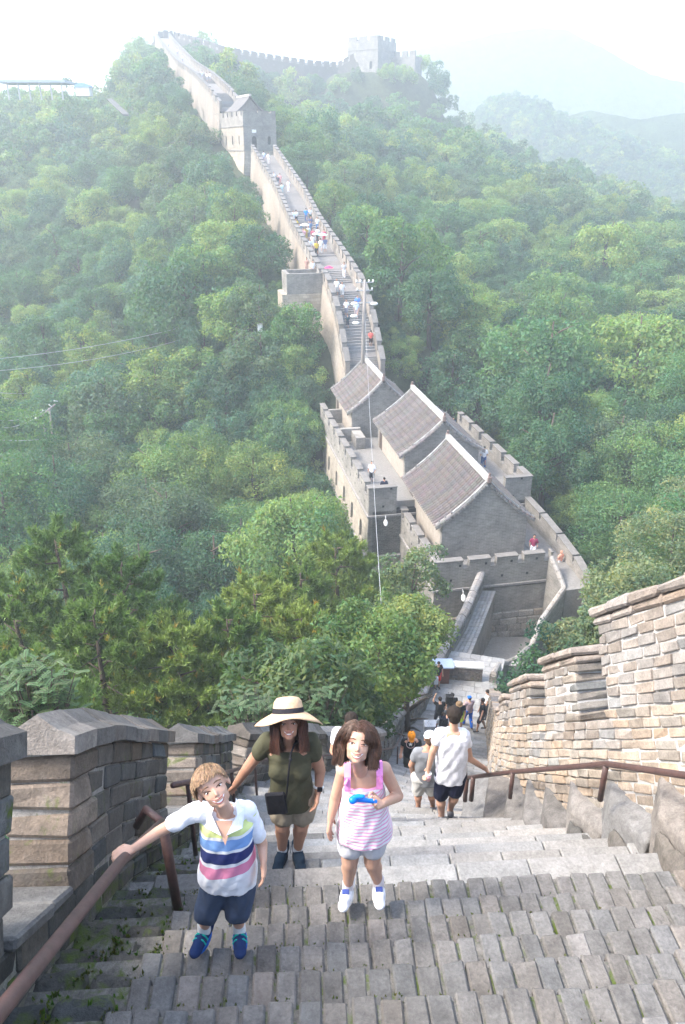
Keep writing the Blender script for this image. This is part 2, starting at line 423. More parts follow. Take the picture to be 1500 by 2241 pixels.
for i in range(1, 14):
    (b0, D0), (b1, D1) = NT[i-1], NT[i]
    if b1 > 5.0: break
    xl = XL(b1); xm = -1.0 if b1 < 3.6 else -1.0-.05*(b1-3.6)
    cut = [xl-.05, lerp(xl, xm, rnd.uniform(.35, .65)), xm-.01]
    for xa, xb in zip(cut, cut[1:]):
        h = rnd.uniform(-.07, -.005)-(.05 if rnd.random() < .25 else 0); sk = rnd.uniform(-.04, .04)
        c = [Vector((x, y+(sk if x == xa else 0), zz)) for zz in (-D1-.42, -D1+h) for y in (b0-.06, b1+rnd.uniform(-.03, .03)) for x in (xa+.006, xb-.006)]
        rough_stone(gut, c, tintv((.085, .08, .07), .2, .04), .022, .014)
        for _ in range(60):                                # tufts of moss and small ferns in the cracks
            px_, py2 = rnd.choice([xa, xb, rnd.uniform(xa, xb)]) + rnd.gauss(0, .02), rnd.uniform(b0, b1)
            if rnd.random() < .5: py2 = b0+rnd.gauss(.02, .02)
            zz = -D1+h+.012; r_ = rnd.uniform(.004, .01); t_ = (.07*rnd.uniform(.7, 1.5), .115*rnd.uniform(.7, 1.4), .015)
            for q in range(5):
                an = rnd.uniform(0, 6.28); GT.add([(px_-cos(an)*r_, py2-sin(an)*r_, zz-.01), (px_+cos(an)*r_, py2+sin(an)*r_, zz-.01), (px_+rnd.gauss(0, r_), py2+rnd.gauss(0, r_), zz+r_*rnd.uniform(1, 2.6))], [(0, 1, 2)], t_)
for _ in range(5200):                                      # moss between the treads, thicker to the left
    a_ = -1.05+abs(rnd.gauss(0, 1.0)); i = rnd.randrange(1, 12); (b0, D0), (b1, D1) = NT[i-1], NT[i]
    if a_ > 1.9: continue
    yb = rnd.uniform(b0, b1); r_ = rnd.uniform(.0025, .006); x_ = a_; y_ = yb+.05*a_; zz = -D1-.02
    for q in range(4):
        an = rnd.uniform(0, 6.28); GT.add([(x_-cos(an)*r_, y_-sin(an)*r_, zz-.008), (x_+cos(an)*r_, y_+sin(an)*r_, zz-.008), (x_+rnd.gauss(0, r_), y_+rnd.gauss(0, r_), zz+r_*rnd.uniform(.8, 1.8))], [(0, 1, 2)], (.085*rnd.uniform(.6, 1.4), .11*rnd.uniform(.7, 1.3), .02))
gto = GT.build('moss', leafmat('moss', .2), None, kind='stuff', label='yellow green moss tufts in the joints of the brick steps', cat='moss')

# ================================================================ wall helper
def wall_bricks(root, name, face, s0, s1, rows, L, mat, base, core, depth=.12, thick=.38, side=1, gap=.012, limit=300, full=False, jit=.004, var=.12, warm=.05, off=0, proud=.006, ends=(), ch=.012):
    """face(s, h, t): point on the wall at run s, height h, t metres behind the face. rows: list of (h0, h1, mat or None).
    Returns the list of brick builders sorted so that the nearest stay separate parts."""
    out = []
    for r, (h0, h1, mm) in enumerate(rows):
        s = s0 - (L*.5 if (r+off) % 2 else 0) - rnd.random()*.05
        while s < s1:
            l = L*rnd.uniform(.85, 1.15); a, e = max(s, s0), min(s+l-gap, s1); s += l
            if e-a < .05: continue
            pr = rnd.uniform(-proud, proud)
            t1 = thick if full else depth
            c = [face(x, h, t) for h in (h0+gap/2, h1-gap/2) for t in (-pr, t1) for x in (a, e)]
            if side < 0: c = [c[1], c[0], c[3], c[2], c[5], c[4], c[7], c[6]]
            out.append((c, mm or mat, tintv(base if not callable(base) else base(a, h0), var, warm), ch))
    return out
def emit(root, name, lst, limit=300, jit=.004, stuff='brick_mass', key=None):
    lst.sort(key=key or (lambda q: q[0][0].length))
    for c, m, t, ch in lst[:limit]: MB().hexa(c, ch, t, jit).build(name, m, root)
    bym = {}
    for c, m, t, ch in lst[limit:]: bym.setdefault(m.name, (m, MB()))[1].hexa(c, ch, t, jit)
    for m, mb in bym.values(): mb.build(stuff, m, root, kind='stuff')

# ---------------------------------------------------------------- left parapet (piers along the stairs)
lw = empty('parapet_wall', (-1.6, 3, -4), 'dark mossy brick parapet with peaked piers running down the left side of the stairs', 'wall')
lw.location = (0, 0, 0)
TH = .36
BAT = .05
SHR = .42                              # courses are laid square to the slope, so the wall leans downhill
def LF(s, h, t):                       # s = distance along Y
    if s < 2.3 and h > .25: h += .12*(h-.25)
    s = s+SHR*h
    x = XL(s); x2 = XL(s+.05); n = Vector((-.05, x2-x, 0)).normalized()   # away from the stairs
    wob = .012*noise.noise(Vector((s*1.3, h*2.1, 3)))
    return Vector((x+wob, s, -Dc(s)+h)) + n*t
def lbase(s, h):
    return (.2, .175, .15)
piers = [(.9, 2.13), (2.8, 4.84), (5.88, 8.3), (9.1, 10.8)]
HC = .183
lst = []
for k, (a, e) in enumerate(piers):
    rows = [(.24+HC*i, .24+HC*(i+1), None) for i in range(5)]
    fr = []
    for r, (h0, h1, _) in enumerate(rows):
        # near end: one through-brick per course
        wln = rnd.uniform(.2, .3) if r % 2 else rnd.uniform(.34, .42)
        c = [LF(x, h, t) for h in (h0+.007, h1-.007) for t in (-.006+rnd.uniform(-.012, .012), TH) for x in (a+rnd.uniform(-.02, .02), a+wln)]
        lst.append((c, M_LWALL, tintv((.2, .163, .13), .22, .07), .018))  # pier fronts lighter and warmer than the sides: sunlight put into the tint
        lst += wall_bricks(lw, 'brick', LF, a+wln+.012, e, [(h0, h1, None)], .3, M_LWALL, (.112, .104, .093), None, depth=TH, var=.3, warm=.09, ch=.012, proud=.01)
    # core
    cb = MB(); n = 8
    for i in range(n):
        s0_, s1_ = lerp(a+.02, e-.02, i/n), lerp(a+.02, e-.02, (i+1)/n)
        cb.cuboid([LF(x, h, t) for h in (.2, .24+HC*5) for t in (.018, TH-.02) for x in (s0_, s1_)], (.3, .28, .25))
    cb.build('mortar_core', M_MORTARD, lw)
    # peaked coping stones
    s = a-.05; H0 = .24+HC*5
    while s < e+.04:
        l = rnd.uniform(.2, .3) if s > a else .34; e1 = min(s+l-.016, e+.05)
        if e+.05-e1 < .12: e1 = e+.05
        j = rnd.uniform(-.015, .015)
        prof = [(-.04, 0), (-.04, .125), (.06, .17), (TH*.5, .27), (TH-.06, .17), (TH+.04, .125), (TH+.04, 0)]
        A = [LF(s, H0+h+j, t) for t, h in prof]; B = [LF(e1, H0+h+j, t) for t, h in prof]; nP = len(prof)
        A2 = [lerp(p, sum(A, Vector())/nP, .03) + (B[0]-A[0])*.0 for p in A]
        mb = MB(); fs = [tuple(range(nP))[::-1], tuple(range(2*nP, 3*nP))]
        in0 = [lerp(p, q, .06) for p, q in zip(A, B)]
        mb.add(A2+in0+B, [tuple(range(nP)), tuple(range(2*nP, 3*nP))[::-1]] + [(i, nP+i, nP+(i+1) % nP, (i+1) % nP) for i in range(nP)] + [(nP+i, 2*nP+i, 2*nP+(i+1) % nP, nP+(i+1) % nP) for i in range(nP)], tintv((.18, .163, .145), .18, .05))
        mb.build('coping_stone', M_COPING, lw); s = e1+.012
# continuous wall below the sills
rows = [(-.12, .06, M_MOSSY), (.06, .24, None)]
lst += wall_bricks(lw, 'brick', LF, .9, 11.0, rows, .32, M_LWALL, (.09, .086, .075), None, depth=.2, var=.2, ch=.016, proud=.012)
rows = [(-.5, -.31, M_MOSSY), (-.31, -.12, M_MOSSY)]
lst += wall_bricks(lw, 'brick', LF, 3.2, 7.5, rows, .32, M_MOSSY, (.12, .12, .1), None, depth=.2, var=.2, ch=.016)
emit(lw, 'brick', lst, 300, .005)
cb = MB()
for s in np.arange(.7, 11.2, .5):
    cb.cuboid([LF(x, h, t) for h in (-3.2, .235) for t in (.02, TH) for x in (s, s+.5)], (.25, .24, .2))
cb.build('wall_base', M_MORTARD, lw)
for (a, e) in ((2.13, 2.8), (4.84, 5.88), (8.3, 9.1)):       # crenel sills of wide slabs
    s = a
    while s < e-.05:
        e1 = min(s+.42, e); c = [LF(x, h, t) for h in (.235, .31) for t in (-.03, TH+.03) for x in (s+.006, e1-.006)]
        MB().hexa(c, .014, tintv((.18, .172, .16), .08, .02), .003).build('sill_slab', M_COPING, lw); s = e1

# ---------------------------------------------------------------- left parapet, lower run to the terrace
lw2 = empty('parapet_wall', (0, 0, 0), 'lower left parapet with stepped coping stones, curving down past the plateau to the tower', 'wall')
def zfl(s): return -Dc(s) if s < 29.6 else lerp(PZ, -25.2, min(1, (s-29.6)/6))
def LF2(s, h, t):
    x = XL(s); x2 = XL(s+.1); n = Vector((-.1, x2-x, 0)).normalized()
    return Vector((x, s, zfl(s)+h)) + n*t
lst = []
a = 11.45
while a < 42.0:
    ln = 1.35 if a < 28 else 1.2
    for r in range(4):
        lst += wall_bricks(lw2, 'brick', LF2, a, a+ln, [(.45+.17*r, .62+.17*r, None)], .4, M_LWALL, (.17, .162, .15), None, depth=.38, var=.16, ch=.012)
    A = []
    s = a-.03
    st = [LF2(s, 0, 0), LF2(a+ln+.03, 0, 0)]
    for q in range(2):
        s0_, s1_ = lerp(a-.03, a+ln+.03, q/2), lerp(a-.03, a+ln+.03, (q+1)/2)-.01
        prof = [(-.05, 0), (-.05, .1), (.02, .17), (.19, .24), (.36, .17), (.43, .1), (.43, 0)]; nP = 7
        P0 = [LF2(s0_, 1.13+h, t) for t, h in prof]; P1 = [LF2(s1_, 1.13+h, t) for t, h in prof]
        MB().add(P0+P1, [tuple(range(nP)), tuple(range(nP, 2*nP))[::-1]]+[(i, nP+i, nP+(i+1) % nP, (i+1) % nP) for i in range(nP)], tintv((.3, .275, .255), .1, .03)).build('coping_stone', M_COPING, lw2)
    a += ln+(.28 if a < 28 else .12)
rows = [(.1+.17*k-.17*2, .27+.17*k-.17*2, None) for k in range(4)]
lst += wall_bricks(lw2, 'brick', LF2, 11.2, 30, rows, .42, M_LWALL, (.15, .145, .13), None, depth=.3, var=.16, ch=.012)
emit(lw2, 'brick', lst, 230, .004)
cb = MB()
for s in np.arange(11.1, 42.3, .6):
    cb.cuboid([LF2(x, h, t) for h in (-7, .44) for t in (.02, .36) for x in (s, min(s+.6, 42.4))], (.2, .19, .17))
cb.build('wall_base', M_GREYB, lw2)

# ---------------------------------------------------------------- right parapet, tall and sunlit
rw = empty('parapet_wall', (0, 0, 0), 'tall sunlit pale brick parapet with narrow crenels on the right side of the stairs', 'wall')
foot = curve([(0, .95), (4.4, .72), (5.5, .63), (7, .45), (8, .3), (9, .1), (12, 0), (40, 0)])
topH = curve([(2, 2.78), (5.6, 2.72), (5.71, 2.42), (6.3, 2.38), (6.76, 2.3), (7.3, 2.24), (8.3, 2.16), (12, 1.9), (30, 1.7)])
def RF(s, h, t):
    s = s+SHR*(h-1.7)
    x = XR(s); x2 = XR(s+.1); n = Vector((.1, -(x2-x), 0)).normalized()
    wob = .03*noise.noise(Vector((s*.5, h*.8, 7)))+.014*noise.noise(Vector((s*1.7, h*1.9, 17)))
    return Vector((x+wob+.05*h-.04, s, -Dc(s)+h)) + n*t
RC = .118
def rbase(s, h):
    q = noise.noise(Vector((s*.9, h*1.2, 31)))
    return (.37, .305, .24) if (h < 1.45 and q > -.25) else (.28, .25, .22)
lst = []
segs = [(3.0, 5.66), (6.08, 6.78), (7.28, 8.35), (9.1, 10.9), (11.5, 13.2), (13.9, 15.6), (16.4, 18.1), (18.9, 20.6), (21.4, 23.1), (23.9, 25.6), (26.4, 28.1)]
SILL = 1.42
nr = int(round((SILL+.5)/RC))
rows = [(SILL-RC*(k+1), SILL-RC*k, None) for k in range(nr)][::-1]
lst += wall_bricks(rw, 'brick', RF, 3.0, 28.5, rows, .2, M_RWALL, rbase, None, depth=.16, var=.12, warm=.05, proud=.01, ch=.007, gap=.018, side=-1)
for (a, e) in segs:
    hT = topH((a+e)/2)-.2; n = int((hT-SILL)/RC)
    if e < 5.7: hT = 2.55; n = int((hT-SILL)/RC)
    rr = [(SILL+(hT-SILL)*k/n, SILL+(hT-SILL)*(k+1)/n, None) for k in range(n)]
    for r, (h0, h1, _) in enumerate(rr):
        w0 = .14 if r % 2 else .25
        c = [RF(x, h, t) for h in (h0+.008, h1-.008) for t in (rnd.uniform(-.012, .012), .42) for x in (a+rnd.uniform(-.03, .03), a+w0)]
        c = [c[1], c[0], c[3], c[2], c[5], c[4], c[7], c[6]]
        lst.append((c, M_RWALL, tintv((.25, .22, .185), .14, .05), .016))  # merlon ends darker than the wall face: their shade is in the tint
        lst += wall_bricks(rw, 'brick', RF, a+w0+.015, e, [(h0, h1, None)], .2, M_RWALL, rbase, None, depth=.42, var=.12, warm=.05, off=r, proud=.01, ch=.007, gap=.018, side=-1)
    s = a-.04
    while s < e+.04:
        l = rnd.uniform(.28, .4); e1 = min(s+l, e+.05)
        if e+.05-e1 < .12: e1 = e+.05
        for hh, ov, tt in ((hT, .02, .1), (hT+.1, .06, .12)):
            c = [RF(x, h, t) for h in (hh+.004, hh+tt) for t in (-ov+rnd.uniform(-.01, .01), .46) for x in (s, e1-.012)]
            c = [c[1], c[0], c[3], c[2], c[5], c[4], c[7], c[6]]
            MB().hexa(c, .022, tintv((.34, .285, .24), .1, .05), .006).build('coping_stone', M_COPING, rw)
        s = e1
    cb = MB(); n = max(2, int((e-a)/.4))
    for i in range(n):
        s0_, s1_ = lerp(a+.03, e-.03, i/n), lerp(a+.03, e-.03, (i+1)/n)
        cb.cuboid([RF(x, h, t) for h in (SILL-.02, hT) for t in (.018, .4) for x in (s1_, s0_)], (.55, .53, .5))
    cb.build('mortar_core', M_MORTAR, rw)
emit(rw, 'brick', lst, 300, .005, key=lambda q: q[0][0].y)
cb = MB()
for s in np.arange(3.0, 28.4, .3):
    cb.cuboid([RF(x, h, t) for h in (-2, SILL-.015) for t in (.017, .4) for x in (s+.3, s)], (.55, .53, .5))
cb.build('mortar_core', M_MORTAR, rw)

# ---------------------------------------------------------------- saw-toothed plinth below the right wall
pl = empty('stepped_plinth', (0, 0, 0), 'saw-toothed row of stepped stone blocks between the right wall foot and the stairs', 'plinth')
WB = [(1.72, 8.35), (1.86, 7.75), (1.98, 7.2), (2.07, 6.8), (2.15, 6.4), (2.25, 5.98), (2.37, 5.46), (2.52, 4.83), (2.68, 4.24), (2.85, 3.6)]
TB = [(1.47, 7.05), (1.6, 6.5), (1.76, 6.1), (1.9, 5.8), (2.0, 5.52), (2.12, 5.2), (2.26, 4.68), (2.29, 4.0), (2.3, 3.25), (2.4, 2.6)]
WZ = [8.2, 7.66, 7.12, 6.74, 6.35, 5.93, 5.4, 4.78, 4.2, 3.6]
for k in range(len(WB)-1):
    w0, w1, t0, t1 = Vector(WB[k]), Vector(WB[k+1]), Vector(TB[k]), Vector(TB[k+1])
    z = -WZ[k+1] - .02; dx = Vector((.008, 0))
    if k > 4: z -= 0
    wm0, wm1 = lerp(w0, t0, .62), lerp(w1, t1, .62)
    ex = Vector((.45, .12))          # runs on under the wall
    zl, zr = -(WZ[k]+WZ[k+1])/2-.03, -WZ[k+1]-.07
    def blk(p, q, r, s_, zt, nm, tnt, dep=.9):
        c = [Vector((v.x, v.y, zz+h_)) for zz, hs in ((-dep, (zl, zr, zl, zr)), (0, (zl, zr, zl, zr))) for v, h_ in zip((p, q, r, s_), hs)]
        for v in c: v.z += zt
        rough_stone(pl, c, tnt, .028, .008, M_COPING, nm)
    tn = tintv((.2, .185, .17), .14, .04)
    blk(wm0+dx, wm1-dx*.5, w0+dx+ex*.2, w1-dx*.5+ex, rnd.uniform(-.01, .01), 'block', tn)
    blk(t0+dx+Vector((.02, .03)), t1-dx*.5+Vector((.0, .05)), wm0+dx+Vector((0, -.012)), wm1-dx*.5+Vector((0, -.012)), -.07-rnd.uniform(.0, .1), 'block', tintv((.16, .148, .132), .14, .04))
# ================================================================ terrain
TREE_H = 5.0
ctl = []
for (x, y, z) in [(-4, 5, -11), (-4, 12, -18), (-9, 8, -15), (-14, 20, -24), (-7, 25, -28), (-2, 33, -30), (-1, 42, -35), (-5, 55, -38), (-11, 48, -37), (-9, 62, -36), (-8, 70, -32),
                  (-20, 10, -18), (-30, 30, -34), (6, 3, -6), (8, 10, -12), (10, 20, -21), (14, 30, -26), (12, 24, -24), (20, 20, -24), (22, 40, -30), (20, 52, -32), (0, -8, -2), (-12, -8, -8), (12, -8, -6)]:
    ctl.append((x, y, z))
canopy = [(300,1200,50),(100,1150,58),(550,1100,52),(600,950,64),(400,950,70),(200,950,78),(30,950,88),(600,800,76),(400,800,88),(200,800,100),(0,800,112),
 (560,620,93),(300,600,116),(0,600,145),(500,450,118),(250,450,145),(0,450,170),(380,300,165),(150,300,200),(0,300,215),(280,185,240),(170,205,250),(30,212,262),(90,208,255),(0,215,240),(280,180,285),
 (1300,1150,46),(1480,1100,48),(1250,900,62),(1450,900,72),(1020,800,72),(1200,780,82),(1450,750,98),(860,620,92),(1000,600,106),(1250,600,128),(1480,600,150),
 (720,420,128),(850,420,146),(1100,420,182),(1350,480,225),(1500,570,215),(640,260,172),(760,250,196),(950,250,235),(1060,275,278),(610,200,222),(750,190,290),(930,170,315),(1000,225,325),(1120,345,300),(1200,420,290),(1300,455,285),(1400,480,290),(1500,510,295),(1650,540,290),
 (-250,700,125),(-250,450,190),(1800,700,120),(1800,1000,70),(1800,500,210)]
for (px, py, d) in canopy:
    p = atd(px, py, d); ctl.append((p.x, p.y, p.z-TREE_H))
for (x, y, z) in [(60, 360, 0), (120, 380, -25), (0, 380, 5), (-60, 380, 10), (-140, 350, 8), (-180, 300, 5), (150, 350, -40), (110, 370, -32), (200, 400, -70), (240, 340, -62), (170, 420, -70), (-200, 420, -5), (0, 460, -30), (100, 480, -50), (-100, 480, -20), (240, 300, -45), (-240, 250, -10), (250, 480, -60), (-260, 480, -20)]:
    ctl.append((x, y, z))
CT = np.array(ctl, 'f')
# ---- line of the wall beyond the tower complex: centre points (x, y, z of the walkway)
def mid(pa, pb, d): return (atd(*pa, d)+atd(*pb, d))/2
SEG_ST1 = [mid((768, 826), (832, 826), 72.5), mid((748, 700), (806, 700), 77.3), mid((724, 637), (784, 637), 81.3)]
LAND = [SEG_ST1[-1], mid((718, 622), (766, 622), 84.6)]
SEG2 = [LAND[-1], mid((694, 592), (756, 592), 88.5), mid((640, 500), (697, 500), 106), mid((612, 432), (662, 432), 121), mid((556, 340), (600, 340), 143)]
SEG3 = [mid((494, 246), (520, 243), 157.5), mid((474, 212), (494, 214), 163), mid((432, 175), (462, 175), 192), mid((392, 150), (430, 150), 215), mid((352, 103), (388, 103), 275), mid((341, 84), (372, 84), 305)]
SEG4 = [atd(352, 82, 308), atd(385, 84, 312), atd(430, 97, 305), atd(500, 119, 300), atd(600, 136, 300), atd(680, 148, 300), atd(745, 152, 302), atd(800, 122, 298)]
spine = []
def addspine(P, n=40):
    for a, b in zip(P, P[1:]):
        k = max(2, int((b-a).length/2))
        for i in range(k): spine.append(a.lerp(b, i/k))
fo_ = atd(824, 128, 292); spine += [Vector((fo_.x+a_, fo_.y+b_, 29.5)) for a_ in (-8, -2, 4, 9) for b_ in (0, 6, 12)]
near_sp = [Vector((XC(s), s, -Dc(s))) for s in np.arange(-4, 30, 1.0)]+[Vector((XC(s), s, -25.5)) for s in np.arange(30, 42, 1.0)]
cplx = [Vector((6.4+2.5*.98-.19*v, 44.2+.98*v, -24.5)) for v in range(-2, 30, 2)]
spine += near_sp; spine += cplx
addspine(SEG_ST1+[LAND[1]]+SEG2[1:]+SEG3); addspine(SEG4)
SPN = np.array([tuple(p) for p in spine], 'f')
def ground_np(X, Y):
    """X, Y arrays -> ground height"""
    sh = X.shape; X = X.ravel().astype('f'); Y = Y.ravel().astype('f'); out = np.zeros_like(X)
    for i in range(0, len(X), 4000):
        x = X[i:i+4000, None]; y = Y[i:i+4000, None]
        d2 = (x-CT[None, :, 0])**2+(y-CT[None, :, 1])**2; R_ = 6+.10*np.maximum(y, 0)
        w = 1/(d2+R_**2)**1.6; z = (w*CT[None, :, 2]).sum(1)/w.sum(1)
        e2 = (x-SPN[None, :, 0])**2+(y-SPN[None, :, 1])**2; j = e2.argmin(1); dm = np.sqrt(e2[np.arange(len(j)), j]); zs = SPN[j, 2]
        far = np.clip((y[:, 0]-60)/40, 0, 1)
        base = zs-(3.2+2.0*far); inner = 4.5; outer = 13+10*far
        t = np.clip((dm-inner)/(outer-inner), 0, 1); t = t*t*(3-2*t)
        out[i:i+4000] = base*(1-t)+z*t
    return out.reshape(sh)
def ground(x, y): return float(ground_np(np.array([x]), np.array([y]))[0])
gx = np.concatenate([np.arange(-330, -80, 6), np.arange(-80, 80, 2.5), np.arange(80, 331, 6)]); gy = np.concatenate([np.arange(-14, 110, 2.5), np.arange(110, 560, 5)])
GX, GY = np.meshgrid(gx, gy); GZ = ground_np(GX, GY)
cx_ = np.array([XC(v) for v in gy])[:, None]
GZ = GZ + .35*np.sin(GX*.7+GY*.31)*np.cos(GY*.53-GX*.21)
# keep the ground under the stairs and the pit
low = (GY < 46) & (GX > cx_-2.6) & (GX < cx_+7)
GZ = np.where(low, np.minimum(GZ, -np.array([Dc(min(v, 28)) for v in gy])[:, None]-3.5 - np.clip(GY-28, 0, 8)*.5), GZ)
V = np.stack([GX, GY, GZ], -1).reshape(-1, 3); ny, nx = GX.shape
ii = np.arange(ny-1)[:, None]*nx+np.arange(nx-1)[None, :]
Fq = np.stack([ii, ii+1, ii+nx+1, ii+nx], -1).reshape(-1, 4)
hill = bpy.data.objects.new('hillside', npmesh('hillside', V, Fq, np.ones((len(Fq), 3)), M_SOIL)); link(hill); tag(hill, kind='structure')
hill.data.polygons.foreach_set('use_smooth', [True]*len(hill.data.polygons))
# ---- ground sheet and far hills
def ridge_mesh(name, pts, depth, base, seed, amp, res=70):
    """a far wooded ridge: pts = crest points; falls away to both sides"""
    n = 160; P = []
    L = [0]
    for a, b in zip(pts, pts[1:]): L.append(L[-1]+(b-a).length)
    for i in range(n):
        s = L[-1]*i/(n-1); k = max(j for j in range(len(L)) if L[j] <= s+1e-6); k = min(k, len(pts)-2)
        P.append(pts[k].lerp(pts[k+1], (s-L[k])/(L[k+1]-L[k])))
    rows = []
    for i, p in enumerate(P):
        row = []
        for q in range(res):
            u = (q/(res-1))*2-1; prof = 1-abs(u)**1.15
            y = p.y+u*depth; x = p.x
            nzv = noise.fractal(Vector((x/90+seed, y/90, seed)), 1.0, 2.0, 6)
            f = noise.noise(Vector((x/7, y/7, seed)))*.5+noise.noise(Vector((x/3.5, y/3.5, seed)))*.25
            z = base+(p.z-base)*prof + nzv*amp*(1-prof*.85) + f*amp*.07
            row.append((x, y, z))
        rows.append(row)
    V = np.array(rows).reshape(-1, 3); ii = np.arange(n-1)[:, None]*res+np.arange(res-1)[None, :]
    F_ = np.stack([ii, ii+res, ii+res+1, ii+1], -1).reshape(-1, 4)
    o = bpy.data.objects.new(name, npmesh(name, V, F_, np.ones((len(F_), 3)), M_FOREST)); link(o); tag(o, kind='structure'); o.data.polygons.foreach_set('use_smooth', [True]*len(F_)); return o
m, nt, b_, o_ = new_mat('distant_forest'); M_FOREST = m
co = coords(nt); n1 = nz(nt, .16, 8, .75, co); r1 = ramp(nt, n1.outputs[0], .35, .68, (.016, .034, .012, 1), (.075, .115, .04, 1)); nt.links.new(r1.outputs[0], b_.inputs['Base Color']); b_.inputs['Roughness'].default_value = 1
bump(nt, b_, nz(nt, .35, 6, .7, co).outputs[0], 1., 2.5)
ridge_mesh('wooded_hill', [atd(960, 330, 470), atd(1060, 245, 470), atd(1110, 228, 470), atd(1180, 240, 455), atd(1230, 278, 445), atd(1330, 312, 430), atd(1420, 345, 420), atd(1520, 385, 400), atd(1800, 480, 380)], 150, -120, 3, 10)
ridge_mesh('far_mountain', [atd(700, 254, 725), atd(880, 114, 701), atd(1000, 84, 691), atd(1110, 66, 686), atd(1180, 60, 686), atd(1240, 70, 677), atd(1330, 114, 652), atd(1420, 159, 638), atd(1500, 184, 628), atd(1800, 244, 604)], 210, -140, 9, 24)
ridge_mesh('far_mountain', [atd(1000, 324, 473), atd(1100, 294, 464), atd(1200, 256, 453), atd(1290, 234, 449), atd(1400, 256, 435), atd(1500, 244, 435), atd(1750, 294, 425)], 110, -140, 21, 16)
gs = MB(); gs.cuboid([Vector((x, y, z)) for z in (-152, -150) for y in (-900, 2300) for x in (-2200, 2200)], (1, 1, 1)); gs.build('valley_floor', M_FOREST, kind='structure')

# ================================================================ tower complex (local frame u right, v back)
AX = Vector((-.191, .9816, 0)); PX_ = Vector((.9816, .191, 0)); O3 = Vector((6.4, 44.2, 0))
def UV(u, v, z): return O3+PX_*u+AX*v+Vector((0, 0, z))
MF = Matrix(((PX_.x, AX.x, 0, O3.x), (PX_.y, AX.y, 0, O3.y), (0, 0, 1, 0), (0, 0, 0, 1)))
def fbox(mb, u0, u1, v0, v1, z0, z1, tint=(1, 1, 1), ch=0): return mb.box(u0, u1, v0, v1, z0, z1, MF, ch, tint)
tower = empty('watchtower', (0, 0, 0), 'broad brick tower platform with arched slit windows below crenellated terrace parapets', 'tower')
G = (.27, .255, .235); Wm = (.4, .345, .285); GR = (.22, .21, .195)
TZ, FZ = -22.5, -24.2
def batter(u0, u1, v0, v1, z0, z1, bt, mb, tint):
    c = [UV(u, v, z) for (z, k) in ((z0, bt), (z1, 0)) for v in (v0-k, v1+k) for u in (u0-k, u1+k)]
    mb.cuboid(c, tint)
# main body: three zones split by string courses; left side with window openings
TU0, TU1, TV0, TV1 = -3.5, 8.7, 5.9, 26.5
b1_ = MB(); batter(TU0+.02, TU1-.02, TV0+.02, TV1, -34, -26.5, .55, b1_, Wm); b1_.build('stone_base', M_RUBBLE, tower)
b1_ = MB(); batter(TU0+.32, TU1, TV0, TV1, -26.5, TZ-.55, .0, b1_, Wm); b1_.build('shade_core', M_DARK, tower)  # near-black body: shade behind the openings put into its colour
# left outer face of bricks with five arched openings: strips between the openings
def arch_wall(root, P, w, z0, z1, openings, mat, tint, name='wall_face', depth=.3):
    """P(s, z, t): wall with arched holes. openings: (s centre, width, zbottom, ztop)"""
    mb = MB(); s = 0.
    def quad(s0, s1, a0, a1, b0, b1):       # lower heights a0,a1, upper b0,b1
        c = [P(s0, a0, 0), P(s1, a1, 0), P(s0, a0, depth), P(s1, a1, depth), P(s0, b0, 0), P(s1, b1, 0), P(s0, b0, depth), P(s1, b1, depth)]
        mb.cuboid(c, tint)
    for (sc, ww, zb, zt) in openings:
        quad(s, sc-ww/2, z0, z0, z1, z1); quad(sc-ww/2, sc+ww/2, z0, z0, zb, zb)
        n = 8
        for i in range(n):
            x0, x1 = -ww/2+ww*i/n, -ww/2+ww*(i+1)/n
            h = lambda x: zt-ww/2+sqrt(max(0, (ww/2)**2-x*x))
            quad(sc+x0, sc+x1, h(x0), h(x1), z1, z1)
        s = sc+ww/2
    quad(s, w, z0, z0, z1, z1)
    return mb.build(name, mat, root)
LP = lambda s, z, t: UV(TU0+t+ (-.12*(z+23.4)/-3), TV1-s, z)
Wd = TV1-TV0
ops = []
for px, py in ((712, 1038), (722, 1078), (737, 1112), (757, 1122), (773, 1152)):
    pass
for s in (5.0, 8.6, 12.0, 15.2, 18.4): ops.append((s, .8, -26.1, -24.6))
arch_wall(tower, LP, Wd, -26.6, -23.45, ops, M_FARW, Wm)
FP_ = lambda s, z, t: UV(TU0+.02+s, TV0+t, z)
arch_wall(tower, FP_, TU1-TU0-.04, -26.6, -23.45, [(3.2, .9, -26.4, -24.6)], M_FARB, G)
for s in ops:                                                       # dark panels: the shade inside the windows, painted in
    mb = MB(); mb.box(-.3, .3, -.04, .04, 0, 1.25, Matrix.Translation(LP(s[0], -26.05, .2)) @ Matrix.Rotation(atan2(PX_.y, PX_.x)+pi/2, 4, 'Z'), 0, (.05, .05, .05)); mb.build('window_shade', M_DARK, tower)
# string courses
def string(root, u0, u1, v0, v1, z, w=.12, h=.14, name='string_course', gaps=()):
    mb = MB(); fbox(mb, u0-w, u0+.05, v0-w, v1, z, z+h, (.3, .28, .26)); fbox(mb, u0-w-.001, u1+w, v0-w-.002, v0+.05, z+.001, z+h+.001, (.3, .28, .26)); fbox(mb, u1-.05, u1+w, v0-w-.001, v1, z-.001, z+h-.001, (.3, .28, .26))
    return mb.build(name, M_GREYB, root)
string(tower, TU0, TU1, TV0, TV1, -23.45); string(tower, TU0-.02, TU1+.02, TV0-.02, TV1, -26.72, .2, .16)
